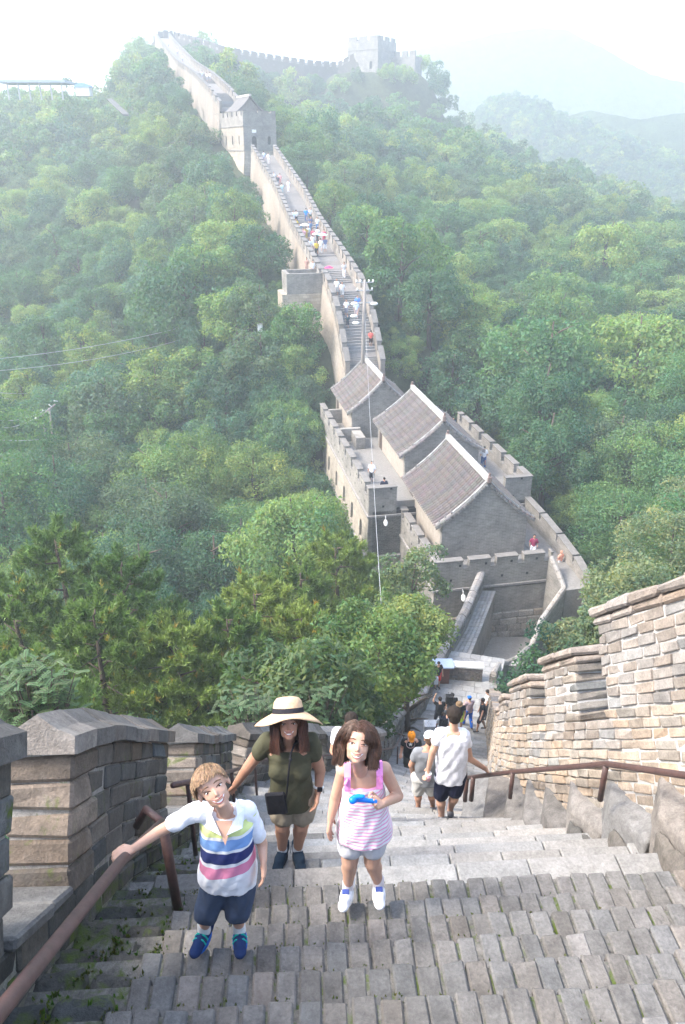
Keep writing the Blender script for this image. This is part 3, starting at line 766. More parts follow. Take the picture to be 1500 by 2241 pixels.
# floor
mb = MB(); fbox(mb, TU0+.35, TU1-.35, TV0+.35, TV1-.3, TZ-.5, TZ, (.24, .228, .212)); mb.build('terrace_floor', M_SLAB, tower)
def parapet(root, p0, p1, nrm, zb, zt, cren, mw, gw, mat=M_FARB, th=.4, tint=G, cap=True, holes=True, slope=0, start=0.):
    """crenellated parapet from p0 to p1 (2D points), outside on the side of nrm"""
    p0 = Vector(p0); p1 = Vector(p1); d = (p1-p0); L = d.length; d.normalize(); n = Vector(nrm).normalized()
    rz = lambda s: slope*s/L
    def Q(s, t, z): q = p0+d*s-n*t; return Vector((q.x, q.y, z+rz(s)))
    hb = zt-cren
    mb = MB(); mb.cuboid([Q(s, t, z) for z in (zb, hb) for t in (0, th) for s in (0, L)], tint); mb.build('parapet_base', mat, root)
    s = start
    while s < L-.05:
        e = min(s+mw, L); k = .004*rnd.random()
        MB().cuboid([Q(x, t, z) for z in (hb, zt) for t in (-k, th+k) for x in (s, e)], tint).build('merlon', mat, root)
        if cap:
            MB().hexa([Q(x, t, z) for z in (zt, zt+.09) for t in (-.06, th+.06) for x in (s-.03, e+.03)], .02, (.2, .185, .168)).build('merlon_cap', M_GREYB, root)
        s = e+gw
        if e < L-.05 and cap: MB().hexa([Q(x, t, z) for z in (hb, hb+.05) for t in (-.05, th+.05) for x in (e-.0, min(s, L))], .01, (.22, .208, .19)).build('crenel_sill', M_GREYB, root)
    if holes:
        s = .6
        while s < L-.4:
            for (ds, zz) in ((0, zb+.55), (.55, hb+.15)):
                c = [Q(x, t, z) for z in (zz, zz+.17) for t in (-.006, .03) for x in (s+ds, s+ds+.15)]; MB().cuboid(c, (.05, .05, .05)).build('drain_hole', M_DARK, root)  # dark plates on the face; the shade of each hole is their colour
            s += 1.7
uv2 = lambda u, v: tuple((O3+PX_*u+AX*v)[:2])
nL = -PX_.to_2d(); nF = -AX.to_2d(); nRt = PX_.to_2d()
PT = TZ+1.25
parapet(tower, uv2(TU0, TV1), uv2(TU0, TV0), nL, -23.3, PT, .7, 1.9, .6, M_FARG)
parapet(tower, uv2(TU0+.4, TV0), uv2(-1.45, TV0), nF, -23.3, PT, .3, 9, .5, M_FARB, tint=GR)
parapet(tower, uv2(6.65, TV0), uv2(TU1-.4, TV0), nF, -23.3, PT, .3, 9, .5, M_FARB, tint=GR)
parapet(tower, uv2(TU1, TV0), uv2(TU1, TV1-5), nRt, -23.3, PT, .7, 1.9, .6, M_FARG)
mb = MB(); fbox(mb, TU0+.4, -1.2, 19.2, 19.6, TZ, PT-.1, G); fbox(mb, -2.0, -1.2, 17.2, 19.19, TZ, PT-.25, G); mb.build('cross_wall', M_FARB, tower); mb = MB(); fbox(mb, TU0+.4, -1.8, 24.4, 24.8, TZ, PT, G); mb.build('cross_wall', M_FARB, tower)
# floodlights on the string course and their brackets
def floodlight(loc, lab):
    r = empty('floodlight', loc, lab, 'floodlight', 'floodlights on the tower front')
    m1 = MB(); m1.sm = True; m1.ball((0, -.5, -.28), (.15, .27, .09), Matrix.Rotation(R(38), 3, 'X'), 12, (1, 1, 1)); m1.build('housing', M_WHITE, r)
    m2 = MB(); m2.tube([(0, .1, 0), (0, -.25, .02), (0, -.45, -.2)], .035, 6); m2.build('bracket', M_GREYMETAL, r)
floodlight(UV(-2.3, TV0-.2, -23.35), 'white oval floodlight under the left tower terrace, beside the hanging cable')

# front terrace (lower) carrying the nearest house
ft = empty('gate_terrace', (0, 0, 0), 'lower crenellated brick terrace in front of the tower, above the stone block footing', 'terrace')
U0, U1, V0 = -1.1, 6.7, -2.3
FB = MB(); fbox(FB, U0+.01, U1-.01, V0+.01, TV0+.3, -29.4, -25.2, GR); FB.build('terrace_wall', M_FARB, ft)
FB = MB(); fbox(FB, U0+.3, U1-.3, V0+.3, TV0+.5, -25.3, FZ, (.24, .228, .212)); FB.build('terrace_floor', M_SLAB, ft)
string(ft, U0, U1, V0, TV0-.1, -25.05)
parapet(ft, uv2(U0, TV0+1.2), uv2(U0, V0), nL, -24.95, FZ+1.2, .6, 1.55, .45, M_FARG)
parapet(ft, uv2(U0+.4, V0), uv2(U1, V0), nF, -24.95, FZ+1.2, .55, 1.4, .42, M_FARB, tint=GR)
# big footing stones
lst = []
for r in range(4):
    z0 = -31.2+.62*r if False else -27.05-.5*(r+1)
    u = U0-.1-rnd.random()*.4
    while u < U1+.1:
        l = rnd.uniform(.7, 1.25); a0, a1 = max(u, U0-.05), min(u+l-.03, U1+.05); u += l
        if a1-a0 < .2: continue
        pr = .1+rnd.uniform(0, .05)
        c = [UV(a, v, z) for z in (z0+.02, z0+.48) for v in (V0-pr, V0+.3) for a in (a0, a1)]
        MB().hexa(c, .05, tintv((.36, .32, .27), .12, .04), .01).build('stone', M_COPING, ft)
mb = MB(); fbox(mb, U0, U1, V0-.04, V0+.3, -31.5, -27.05, (.2, .18, .16)); mb.build('footing_core', M_MORTARD, ft)
floodlight(UV(.75, V0-.15, -25.0), 'white oval floodlight at the foot of the terrace parapet, left of the rising wall')

# ---------------------------------------------------------------- tiled houses
def house(u0, u1, v0, v1, zb, eave, ridge, label, rows_tint=(.185, .16, .148), trib=.3):
    root = empty('tiled_house', UV((u0+u1)/2, (v0+v1)/2, zb), label, 'house', 'grey tiled guard houses on the tower')
    loc = UV((u0+u1)/2, (v0+v1)/2, zb); IM = Matrix.Translation(-loc)
    um = (u0+u1)/2; hw = (u1-u0)/2; ov = .42; gz = .12
    L = lambda u, v, z: IM @ UV(u, v, z)
    def prof(x):              # x 0 at ridge .. 1 at eave tip: sagging roof line
        return ridge-(ridge-eave)*(x*1.22-.22*x*x) if False else ridge-(ridge-eave)*(1.3*x-.3*x*x)
    # gable-ended walls
    def wall(poly, d, nm, mt, tt): m_ = MB(); m_.prism([L(*p) for p in poly], PX_*d[0]+AX*d[1], tt); m_.build(nm, mt, root)
    inner = [1-.0, .8, .6, .4, .2, 0]
    gp = [(u0, v0, zb), (u1, v0, zb), (u1, v0, eave-.02)]
    xs = [.85, .6, .35, .12, 0]
    gp += [(um+hw*x, v0, prof(x*hw/(hw+ov))-.16) for x in xs] + [(um-hw*x, v0, prof(x*hw/(hw+ov))-.16) for x in xs[::-1][1:]] + [(u0, v0, eave-.02)]
    wall(gp, (0, .35), 'gable_wall', M_FARB, G)
    wall([(p[0], v1-.35, p[2]) for p in gp], (0, .35), 'gable_wall', M_FARB, G)
    wall([(u0, v0+.352, zb), (u0, v0+.352, eave), (u0, v1-.352, eave), (u0, v1-.352, zb)], (.3, 0), 'side_wall', M_PLAST, (.38, .33, .275))
    wall([(u1-.3, v0+.352, zb), (u1-.3, v0+.352, eave), (u1-.3, v1-.352, eave), (u1-.3, v1-.352, zb)], (.3, 0), 'side_wall', M_PLAST, (.38, .33, .275))
    # door recess at the far end of the left wall
    m_ = MB(); m_.cuboid([L(u, v, z) for z in (zb+.02, zb+2.0) for v in (v1-1.5, v1-.6) for u in (u0-.02, u0+.1)], (.06, .05, .05)); m_.build('door', M_WOODD, root)
    n = 10
    for sgn in (-1, 1):
        # roof deck
        d_ = MB()
        for i in range(n):
            x0, x1 = i/n, (i+1)/n
            c = [L(um+sgn*(hw+ov)*x, v, prof(x)-h) for h in (.16, .05) for v in (v0-gz, v1+gz) for x in (x0, x1)]
            d_.cuboid(c, (.075, .07, .065))
        d_.build('roof_deck', M_GREYB, root)
        # tile rows: ribs running down the slope
        v = v0-gz+.08; k = 0
        while v < v1+gz-.05:
            pts = [L(um+sgn*(hw+ov)*(.03+.99*i/n), v, prof(.03+.99*i/n)+.0) for i in range(n+1)]
            tt = tintv(rows_tint, .1, .03)
            t_ = MB(); t_.sm = True
            for i in range(n):
                t_.tube([pts[i], pts[i+1].lerp(pts[i], -.03)], [.09, .082], 6, tuple(q_*rnd.uniform(.93, 1.07) for q_ in tt), cap=True)
            t_.build('tile_row', M_TILE, root); v += trib; k += 1
        # hanging eave edge
        m_ = MB(); m_.tube([L(um+sgn*(hw+ov)*1.0, v0-gz, eave-.07), L(um+sgn*(hw+ov)*1.0, v1+gz, eave-.07)], .06, 6, (.5, .46, .42)); m_.build('eave', M_TILE, root)
        # verge ridges: white plastered upper half, tile lower half with little beasts
        for vv, near_ in ((v0-gz+.02, 1), (v1+gz-.02, 0)):
            pw = MB(); pts = [L(um+sgn*(hw+ov)*x, vv+(.16 if near_ else -.16), prof(x)+.12) for x in np.linspace(.02, .68, 9)]
            for a, b in zip(pts, pts[1:]):
                w = AX*.06; h = Vector((0, 0, .09))
                pw.cuboid([a-w-h, b-w-h, a+w-h, b+w-h, a-w+h, b-w+h, a+w+h, b+w+h], (1, 1, 1))
            pw.build('verge_ridge', M_TRIM, root)
            pw = MB(); pts = [L(um+sgn*(hw+ov)*x, vv+(.16 if near_ else -.16), prof(x)+.08) for x in np.linspace(.7, 1.0, 6)]
            pw.tube(pts, .09, 6, (.3, .28, .26))
            for q in pts[::2]: pw.ball(q+Vector((0, 0, .14)), (.06, .06, .1), None, 6, (.2, .19, .18))
            pw.build('verge_end', M_TILE, root)
        # row of end tiles hanging over the gable
        for q in np.linspace(.04, 1., 26):
            p = L(um+sgn*(hw+ov)*q, v0-gz-.02, prof(q)-.1)
            m_ = MB(); m_.tube([p, p+AX*.2], .085, 6, tintv((.24, .22, .2), .2, .03)); m_.build('verge_tile', M_TILE, root)
    # main ridge
    m_ = MB(); m_.hexa([L(um+s, v, ridge+z) for z in (-.05, .33) for v in (v0-.05, v1+.05) for s in (-.17, .17)], .04, (1, 1, 1)); m_.build('ridge', M_TRIM, root)
    for vv in (v0-.05, v1+.05):
        m_ = MB(); m_.box(-.12, .12, -.16, .16, 0, .4, Matrix.Translation(L(um, vv, ridge-.02)), .03, (.22, .16, .14)); m_.box(-.07, .07, -.08, .08, .4, .62, Matrix.Translation(L(um, vv, ridge-.02)), .03, (.2, .14, .12)); m_.build('ridge_ornament', M_TILE, root)
    return root
M_PLAST = masonry('sunlit_plaster', .4, .16, .35, (.58, .52, .43), dark=.15, bd=.004)  # paler and warmer than the gables: sunlight put into the colour
house(0, 5.8, 0, 8.3, FZ, -21.6, -18.75, 'nearest tiled house, its brick gable rising above the front terrace')
house(0.05, 5.8, 9.4, 18.0, TZ, -20.3, -17.75, 'middle tiled house on the upper terrace between two others')
house(-1.8, 3.6, 19.9, 27.6, TZ, -20.15, -17.45, 'farthest tiled house, at the foot of the long stairs')

# right-hand parapet round the terrace and lower road wall
rp = empty('parapet_wall', (0, 0, 0), 'crenellated parapet curving along the right side of the nearest house', 'wall')
pts = [UV(8.7, TV0, 0), UV(8.75, 3.2, 0), UV(8.75, .4, 0), UV(8.7, -2.2, 0), UV(8.5, -4.2, 0), UV(7.9, -5.4, 0)]
zz = [-22.9, -23.05, -23.3, -23.6, -23.9, -24.3]
for k in range(5):
    a, b = pts[k], pts[k+1]; d = (b-a).to_2d().normalized(); nn = (-d.y, d.x) if (-d.y*PX_.x+d.x*PX_.y) > 0 else (d.y, -d.x)
    parapet(rp, a[:2], b[:2], nn, -30, zz[k], .5, (b-a).length-.25 if k < 4 else 5, .5, M_FARG, slope=zz[k+1]-zz[k], holes=False)
mb = MB(); fbox(mb, 6.72, 8.6, -4.5, TV0-.02, -29.5, -24.5, (.24, .228, .212)); mb.build('walkway', M_SLAB, rp)
lr = empty('road_wall', (0, 0, 0), 'low brick wall with pale rounded coping dropping from the terrace to the foot of the stairs', 'wall')
CP = [(UV(6.6, -2.35, 0)[:2], -23.3), (UV(6.75, -4.2, 0)[:2], -24.5), ((11.9, 38.9), -25.3), ((10.9, 36.8), -25.6), ((9.6, 35.1), -25.4), ((8.3, 33.6), -24.7), ((7.5, 31.5), -23.9)]
pts = []
for (a, za), (b, zb_) in zip(CP, CP[1:]):
    for t in np.linspace(0, 1, 5)[:-1]: pts.append(Vector((lerp(a[0], b[0], t), lerp(a[1], b[1], t), lerp(za, zb_, t))))
mb = MB()
for a, b in zip(pts, pts[1:]):
    n_ = Vector(((b-a).y, -(b-a).x, 0)).normalized()*-.18
    lo = lambda p: Vector((p.x, p.y, -31))
    mb.cuboid([lo(a)-n_, lo(b)-n_, lo(a)+n_, lo(b)+n_, a-n_, b-n_, a+n_, b+n_], GR)
mb.build('wall_body', M_FARB, lr)
for a, b in zip(pts, pts[1:]):
    m_ = MB(); m_.sm = False; m_.tube([a+Vector((0, 0, .02)), b+Vector((0, 0, .02))+(a-b)*.04], .16, 8, tintv((.36, .33, .3), .06, .02)); m_.build('coping_stone', M_COPING, lr)
# level wall-top between the plateau and the terrace, pit floor
ramp_ = empty('wall_walk', (0, 0, 0), 'narrow brick-paved wall top leading from the plateau to the terrace beside the sunken yard', 'walkway')
body = MB(); ra = [(34.0, -25.0), (36, -25.15), (38, -25.2), (40, -25.2), (42.2, -25.2)]
rk = lambda y: lerp(6.65, 9.75, (y-34)/8.2)
for (ya, za), (yb, zb_) in zip(ra, ra[1:]):
    body.cuboid([Vector((x, y, z)) for z in (-31,) for y, zz_ in ((ya, za), (yb, zb_)) for x in (XL(y)-.1, rk(y))]+[Vector((x, y, zz_-.1)) for y, zz_ in ((ya, za), (yb, zb_)) for x in (XL(y)-.1, rk(y))], (.2, .19, .17))
body.build('retaining_wall', M_FARB, ramp_)
y = 34.0
while y < 42.1:
    x0, x1 = XL(y)-.05, rk(y); n = 4
    for k in range(n):
        a, b = lerp(x0, x1+.03, k/n), lerp(x0, x1+.03, (k+1)/n)
        c = [Vector((x+ (yy-y)*.36, yy, lerp(-25.0, -25.2, min(1, (yy-34)/4))+z)) for z in (-.1, rnd.uniform(-.004, .004)) for yy in (y, y+.4) for x in (a+.008, b-.008)]
        MB().hexa(c, .012, tintv((.3, .29, .275), .08, .02)).build('paving_brick', M_SLAB, ramp_)
    y += .41
yard = empty('yard_floor', (0, 0, 0), kind='structure')
mb = MB(); mb.add([(6.5, 33.9, -26.9), (12.8, 33.9, -26.9), (14.5, 42.5, -28.9), (8.5, 42.5, -28.9)], [(0, 1, 2, 3)], (.3, .28, .25)); mb.build('paving', M_SLAB, yard)
for k in range(6):
    yy = 34.1+k*.38; c = [Vector((x, y, z)) for z in (-28, -25.05-.3*k) for y in (yy, yy+.4) for x in (6.75, 9.9)]
    MB().hexa(c, .02, tintv((.3, .28, .26), .08, .02)).build('step', M_COPING, yard)
mb = MB(); mb.box(7.0, 12.6, 36.6, 36.85, -27.4, -26.9, None, .03, (.1, .09, .08)); mb.build('kerb_beam', M_COPING, yard)
bw = empty('low_wall', (6.2, 32.4, PZ), 'low brick wall with a bright white capping at the end of the plateau', 'wall')
mb = MB(); Mx = Matrix.Rotation(R(-6), 4, 'Z')
rr_ = 0
for r in range(6):
    x = -1.0-(.15 if r % 2 else 0)
    while x < 1.0:
        a, e = max(x, -1.0), min(x+.3, 1.0); x += .31
        if e-a > .05: MB().box(a, e-.008, -.2, .2, .02+.13*r, .02+.13*r+.12, Mx, .01, tintv((.2, .17, .15), .12, .04), .003).build('brick', M_LWALL, bw)
MB().box(-1.04, 1.04, -.24, .24, .8, .92, Mx, .015, (1, 1, 1)).build('capping', M_WHITE, bw)

# ================================================================ long wall climbing the ridge
def great_wall(label, P, wid, merl=1.25, gap=.6, step_runs=(), wall_h=7, merl_tops=1.5, both=True, road=(.2, .19, .182), skip_left=None, skip_right=None, bat=.7, dk=1., up_left=None, faces=(M_WARMB, M_GREYB)):
    root = empty('great_wall', (0, 0, 0), label, 'wall')
    L = [0]
    for a, b in zip(P, P[1:]): L.append(L[-1]+(b-a).length)
    n = max(8, int(L[-1]/1.5))
    S = np.linspace(0, L[-1], n+1)
    X = np.interp(S, L, [p.x for p in P]); Y = np.interp(S, L, [p.y for p in P]); Z = np.interp(S, L, [p.z for p in P])
    for _ in range(4):
        X[1:-1] = (X[:-2]+2*X[1:-1]+X[2:])/4; Y[1:-1] = (Y[:-2]+2*Y[1:-1]+Y[2:])/4
    C = lambda s: Vector((float(np.interp(s, S, X)), float(np.interp(s, S, Y)), float(np.interp(s, S, Z))))
    def fr(s):
        d = C(min(s+.6, L[-1]))-C(max(s-.6, 0)); t = Vector((d.x, d.y, 0)).normalized(); return C(s), Vector((t.y, -t.x, 0))
    ww = wid if callable(wid) else (lambda s: wid)
    mb = MB(); lf = MB(); rf = MB()
    for i in range(n):
        q = []
        for s in (S[i], S[i+1]):
            c, r = fr(s); w = ww(s)/2; q.append((c, r, w))
        (c0, r0, w0), (c1, r1, w1) = q
        mb.add([c0-r0*w0, c0+r0*w0, c1+r1*w1, c1-r1*w1], [(0, 1, 2, 3)], tintv(road, .05, .01))
        dn = Vector((0, 0, -wall_h)); o = .5
        for sg, tgt, tnt in ((-1, lf, (.36*dk, .305*dk, .25*dk)), (1, rf, (.25*dk, .23*dk, .205*dk))):  # sunlit left, shaded right: the light is put into the two tints
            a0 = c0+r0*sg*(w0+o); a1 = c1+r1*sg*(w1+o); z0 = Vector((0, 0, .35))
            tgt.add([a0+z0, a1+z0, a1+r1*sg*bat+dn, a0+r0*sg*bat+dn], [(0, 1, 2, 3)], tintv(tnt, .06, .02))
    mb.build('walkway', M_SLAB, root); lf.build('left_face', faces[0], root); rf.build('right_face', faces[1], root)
    for sg in ((-1, 1) if both else (1,)):
        s = .1; base = MB()
        while s < L[-1]-.4:
            skp = (sg < 0 and skip_left and skip_left[0] < s < skip_left[1]) or (sg > 0 and skip_right and skip_right[0] < s < skip_right[1])
            e = min(s+merl, L[-1]); c0, r0 = fr(s); c1, r1 = fr(e); w0, w1 = ww(s)/2, ww(e)/2
            if not skp:
                tn = tintv((.29*dk, .255*dk, .22*dk), .08, .03)
                c = []
                for h in (.0, merl_tops):
                    for t in (0, .45):
                        for (cc, r_, w_) in ((c0, r0, w0), (c1, r1, w1)): c.append(cc+r_*sg*(w_+t)+Vector((0, 0, h)))
                if sg < 0: c = [c[2], c[3], c[0], c[1], c[6], c[7], c[4], c[5]]
                MB().cuboid(c, tn).build('merlon', M_WARMB, root)
                c = []
                for h in (merl_tops+.003, merl_tops+.14):
                    for t in (-.05, .5):
                        for (cc, r_, w_, dd) in ((c0, r0, w0, -.02), (c1, r1, w1, .02)): c.append(cc+r_*sg*(w_+t)+Vector((0, 0, h))+(c1-c0).normalized()*dd)
                MB().cuboid(c, (.19, .178, .165)).build('merlon_cap', M_GREYB, root)
                e2 = min(e+gap, L[-1]); c2, r2 = fr(e2); w2 = ww(e2)/2
                c = []
                for h in (-.05, merl_tops-.8):
                    for t in (.01, .44):
                        for (cc, r_, w_) in ((c1, r1, w1), (c2, r2, w2)): c.append(cc+r_*sg*(w_+t)+Vector((0, 0, h)))
                base.cuboid(c, (.3, .28, .25))
            s = e+gap
        base.build('crenel_wall', M_GREYB, root)
    for (sa, sb, ns) in step_runs:
        for k in range(ns):
            s0, s1 = lerp(sa, sb, k/ns), lerp(sa, sb, (k+1)/ns)
            c0, r0 = fr(s0); c1, r1 = fr(s1); w0, w1 = ww(s0)/2-.02, ww(s1)/2-.02; zt = c1.z+.03
            c = [Vector((v.x, v.y, z)) for z in (c0.z-.25, zt) for v in (c0-r0*w0, c0+r0*w0, c1-r1*w1, c1+r1*w1)]
            MB().hexa(c, .015, tintv((.25, .24, .23), .05, .02)).build('step', M_SLAB, root)
    return root, C, fr
P1 = SEG_ST1+[LAND[1]]
l1 = (SEG_ST1[1]-SEG_ST1[0]).length; l2 = (SEG_ST1[2]-SEG_ST1[1]).length
gw1, C1, F1 = great_wall('steep flight of wide steps between battlements just above the tiled houses', P1, 3.0, 1.5, .6, [(0.2, l1*.35, 10), (l1*.42, l1+l2, 24)], 8)
l0 = (SEG2[1]-SEG2[0]).length; la = (SEG2[2]-SEG2[1]).length; lb = (SEG2[3]-SEG2[2]).length; lc = (SEG2[4]-SEG2[3]).length
gw2, C2, F2 = great_wall('battlemented wall walk crowded with walkers, between the side bastion and the hillside tower', SEG2, 3.3, 1.4, .6, [(.3, l0, 7), (l0+la*.3, l0+la*.33, 1), (l0+la*.62, l0+la*.66, 1), (l0+la, l0+la+lb*.55, 10)], 8)
gw3, C3, F3 = great_wall('upper battlemented wall climbing behind the hillside tower to the summit', SEG3, lambda s: 3.4+.004*s, 1.8, .8, [(2, 12, 8), (30, 50, 14)], 9, dk=.8)
gw4, C4, F4 = great_wall('crenellated wall on the skyline curving from the summit to the far tower', SEG4, 3.2, 1.9, .8, (), 9, merl_tops=1.9, dk=.42)
print('complex done')

# side bastion with a plain parapet
bs = empty('side_bastion', (0, 0, 0), 'small square bastion with plain parapet on the left edge of the long wall', 'bastion')
q0 = LAND[0].lerp(LAND[1], .3)
c_, r_ = F2(1.0); f_ = Vector((-r_.y, r_.x, 0))
def BQ(a, b, z): return c_ - r_*(1.9+a) + f_*(b-2.2) + Vector((0, 0, z))
m_ = MB(); m_.cuboid([BQ(a+ (.5 if a > 2 else 0)*(z < 0), b+(-.3 if b < 1 else .3)*(z < -1), z) for z in (-9, -.9) for b in (0, 3.4) for a in (-.2, 3.9)], (.4, .35, .3)); m_.build('base', M_RUBBLE, bs)
m_ = MB(); m_.cuboid([BQ(a, b, z) for z in (-.9, -.05) for b in (0, 3.4) for a in (-.2, 3.88)], (.4, .38, .35)); m_.build('floor', M_FARB, bs)
for (a0, a1, b0, b1) in ((-.2, 3.9, -.02, .38), (3.5, 3.9, .38, 3.1), (-.2, 3.9, 3.1, 3.45)):
    m_ = MB(); m_.cuboid([BQ(a, b, z) for z in (-.06, 1.15) for b in (b0, b1) for a in (a0, a1)], GR); m_.build('parapet', M_FARB, bs)

# ---------------------------------------------------------------- hillside tower (second watchtower)
def small_tower(origin, ax, W_, Ln, zb, zfl, ztop, label, houseroof=True, holes=4, front_door=True, scale=1.):
    root = empty('watchtower', (0, 0, 0), label, 'tower'); A = ax.normalized(); Pp = Vector((A.y, -A.x, 0))
    Q = lambda u, v, z: Vector((origin.x, origin.y, 0))+Pp*u+A*v+Vector((0, 0, z))
    m_ = MB(); k = .9*scale
    m_.cuboid([Q(u+(-k if u == 0 else k)*(z == zb-9*scale), v+(-k*.5 if v == 0 else k*.5)*(z == zb-9*scale), z) for z in (zb-9*scale, zb) for v in (0, Ln) for u in (0, W_)], (.45, .38, .31)); m_.build('stone_base', M_RUBBLE, root)
    m_ = MB(); m_.cuboid([Q(u, v, z) for z in (zb, zfl-.4) for v in (.35, Ln-.1) for u in (.35, W_-.35)], (.04, .04, .04)); m_.build('shade_core', M_DARK, root)  # blackened core paints the shade seen through the arches
    ops = [(Ln*(i+.6)/(holes+.3), .55*scale, zb+.9*scale, zb+2.3*scale) for i in range(holes)]
    arch_wall(root, lambda s, z, t: Q(t, Ln-s, z), Ln, zb, zfl, ops, M_FARW, (.4, .36, .31))
    fo = [(W_*.32, .9*scale, zb+.05, zb+2.2*scale), (W_*.78, .6*scale, zb+.9*scale, zb+2.2*scale)] if front_door else []
    arch_wall(root, lambda s, z, t: Q(s, t-.003, z), W_, zb, zfl, fo, M_FARB, (.27, .25, .23))
    arch_wall(root, lambda s, z, t: Q(W_-t, s, z), Ln, zb, zfl, [], M_FARB, (.27, .25, .23))
    for z in (zb, zfl-.12):
        m_ = MB(); m_.cuboid([Q(u, v, zz_) for zz_ in (z-.1, z+.1) for v in (-.12, Ln) for u in (-.12, W_+.12)], (.27, .25, .23)); m_.build('string_course', M_GREYB, root)
    m_ = MB(); m_.cuboid([Q(u, v, zz_) for zz_ in (zfl-.3, zfl+.02) for v in (.2, Ln-.2) for u in (.2, W_-.2)], (.35, .33, .3)); m_.build('roof_floor', M_SLAB, root)
    f2 = lambda u, v: tuple(Q(u, v, 0)[:2])
    parapet(root, f2(0, Ln), f2(0, 0), -Pp.to_2d(), zfl, ztop, .7*scale, 1.8*scale, .55*scale, M_FARG, cap=scale < 1.2, holes=False)
    parapet(root, f2(.4, 0), f2(W_, 0), -A.to_2d(), zfl, ztop, .3*scale if scale < 1.2 else .7*scale, 1.9*scale, .5*scale, M_FARB, tint=GR, cap=scale < 1.2, holes=False)
    parapet(root, f2(W_, .4), f2(W_, Ln), Pp.to_2d(), zfl, ztop, .7*scale, 1.8*scale, .55*scale, M_FARG, cap=False, holes=False)
    return root, Q
c0, r0 = F2(L_ := ((SEG2[1]-SEG2[0]).length+la+lb+lc)-.5)
axd = Vector((-.45, .89, 0)).normalized()
t2o = atd(535, 325, 146)
tw2, Q2 = small_tower(t2o, axd, 6.0, 14.5, 0.6, 4.5, 6.6, 'hillside watchtower with a tiled pavilion on top, an arched door and tall slits', holes=4)
m_ = MB(); m_.cuboid([Q2(u, v, z) for z in (3.3, 3.8) for v in (-.06, 0) for u in (1.55, 2.3)], (1, 1, 1)); m_.build('door_plaque', M_WHITE, tw2)
# pavilion on the tower
pv = empty('roof_pavilion', Q2(3, 7, 4.5), 'small grey pavilion with a curved tiled roof standing on the hillside tower', 'pavilion'); IM = Matrix.Translation(-Q2(3, 7, 4.5))
z0, z1, z2 = 4.5, 7.0, 9.1
m_ = MB(); m_.prism([IM @ Q2(u, 4.5, z) for u, z in ((1.1, z0), (5.0, z0), (5.0, z1), (3.05, z2-.25), (1.1, z1))], Q2(0, 5.5, 0)-Q2(0, 0, 0), (.3, .28, .26)); m_.build('walls', M_FARB, pv)
for sg in (-1, 1):
    m_ = MB(); xs = np.linspace(0, 1, 6)
    for a, b in zip(xs, xs[1:]):
        f = lambda x: z2-(z2-z1+.25)*(1.35*x-.35*x*x)
        c = [IM @ Q2(3.05+sg*2.5*x, v, f(x)+h) for h in (-.05, .12) for v in (4.0, 10.5) for x in (a, b)]; m_.cuboid(c, (.15, .14, .135))
    m_.build('roof', M_TILE, pv)
m_ = MB(); m_.cuboid([IM @ Q2(3.05+u, v, z) for z in (z2, z2+.35) for v in (4.0, 10.5) for u in (-.2, .2)], (.5, .47, .44)); m_.build('ridge', M_TILE, pv)
# far tower on the skyline
fo = atd(824, 128, 292)
ft3, Q3 = small_tower(Vector((fo.x-9.5, fo.y+7, 0)), Vector((.55, .83, 0)), 12, 12, 24.2, 31.5, 35.2, 'large square watchtower on the skyline at the top right of the ridge', holes=0, front_door=True, scale=1.7)
axs = (Q3(12, 0, 0)-Q3(0, 0, 0)).normalized()
m_ = MB(); m_.cuboid([Q3(u, v, z) for z in (15, 29.5) for v in (9, 14) for u in (12, 21)], GR); m_.build('annex', M_FARB, ft3)
for k in range(3):
    m_ = MB(); m_.cuboid([Q3(13+k*3+u, v, z) for z in (29.5, 31.2) for v in (9, 9.6) for u in (0, 2)], GR); m_.build('merlon', M_FARB, ft3)

# summit terrace block at the head of the long wall
sm = empty('summit_terrace', (0, 0, 0), 'crenellated platform on the summit at the top of the upper wall', 'terrace')
pA = atd(331, 90, 309); pB = atd(382, 86, 312)
d_ = (pB-pA); m_ = MB(); m_.cuboid([v for z in (pA.z-9, pA.z-.3) for v in (Vector((pA.x, pA.y, z)), Vector((pB.x, pB.y, z)), Vector((pA.x, pA.y+8, z)), Vector((pB.x, pB.y+8, z)))], Wm); m_.build('base', M_FARW, sm)
parapet(sm, (pA.x, pA.y+4), (pB.x, pB.y+4), (0, 1), pA.z-.4, pA.z+2.1, .8, 1.4, .6, M_FARG, cap=False, holes=False)
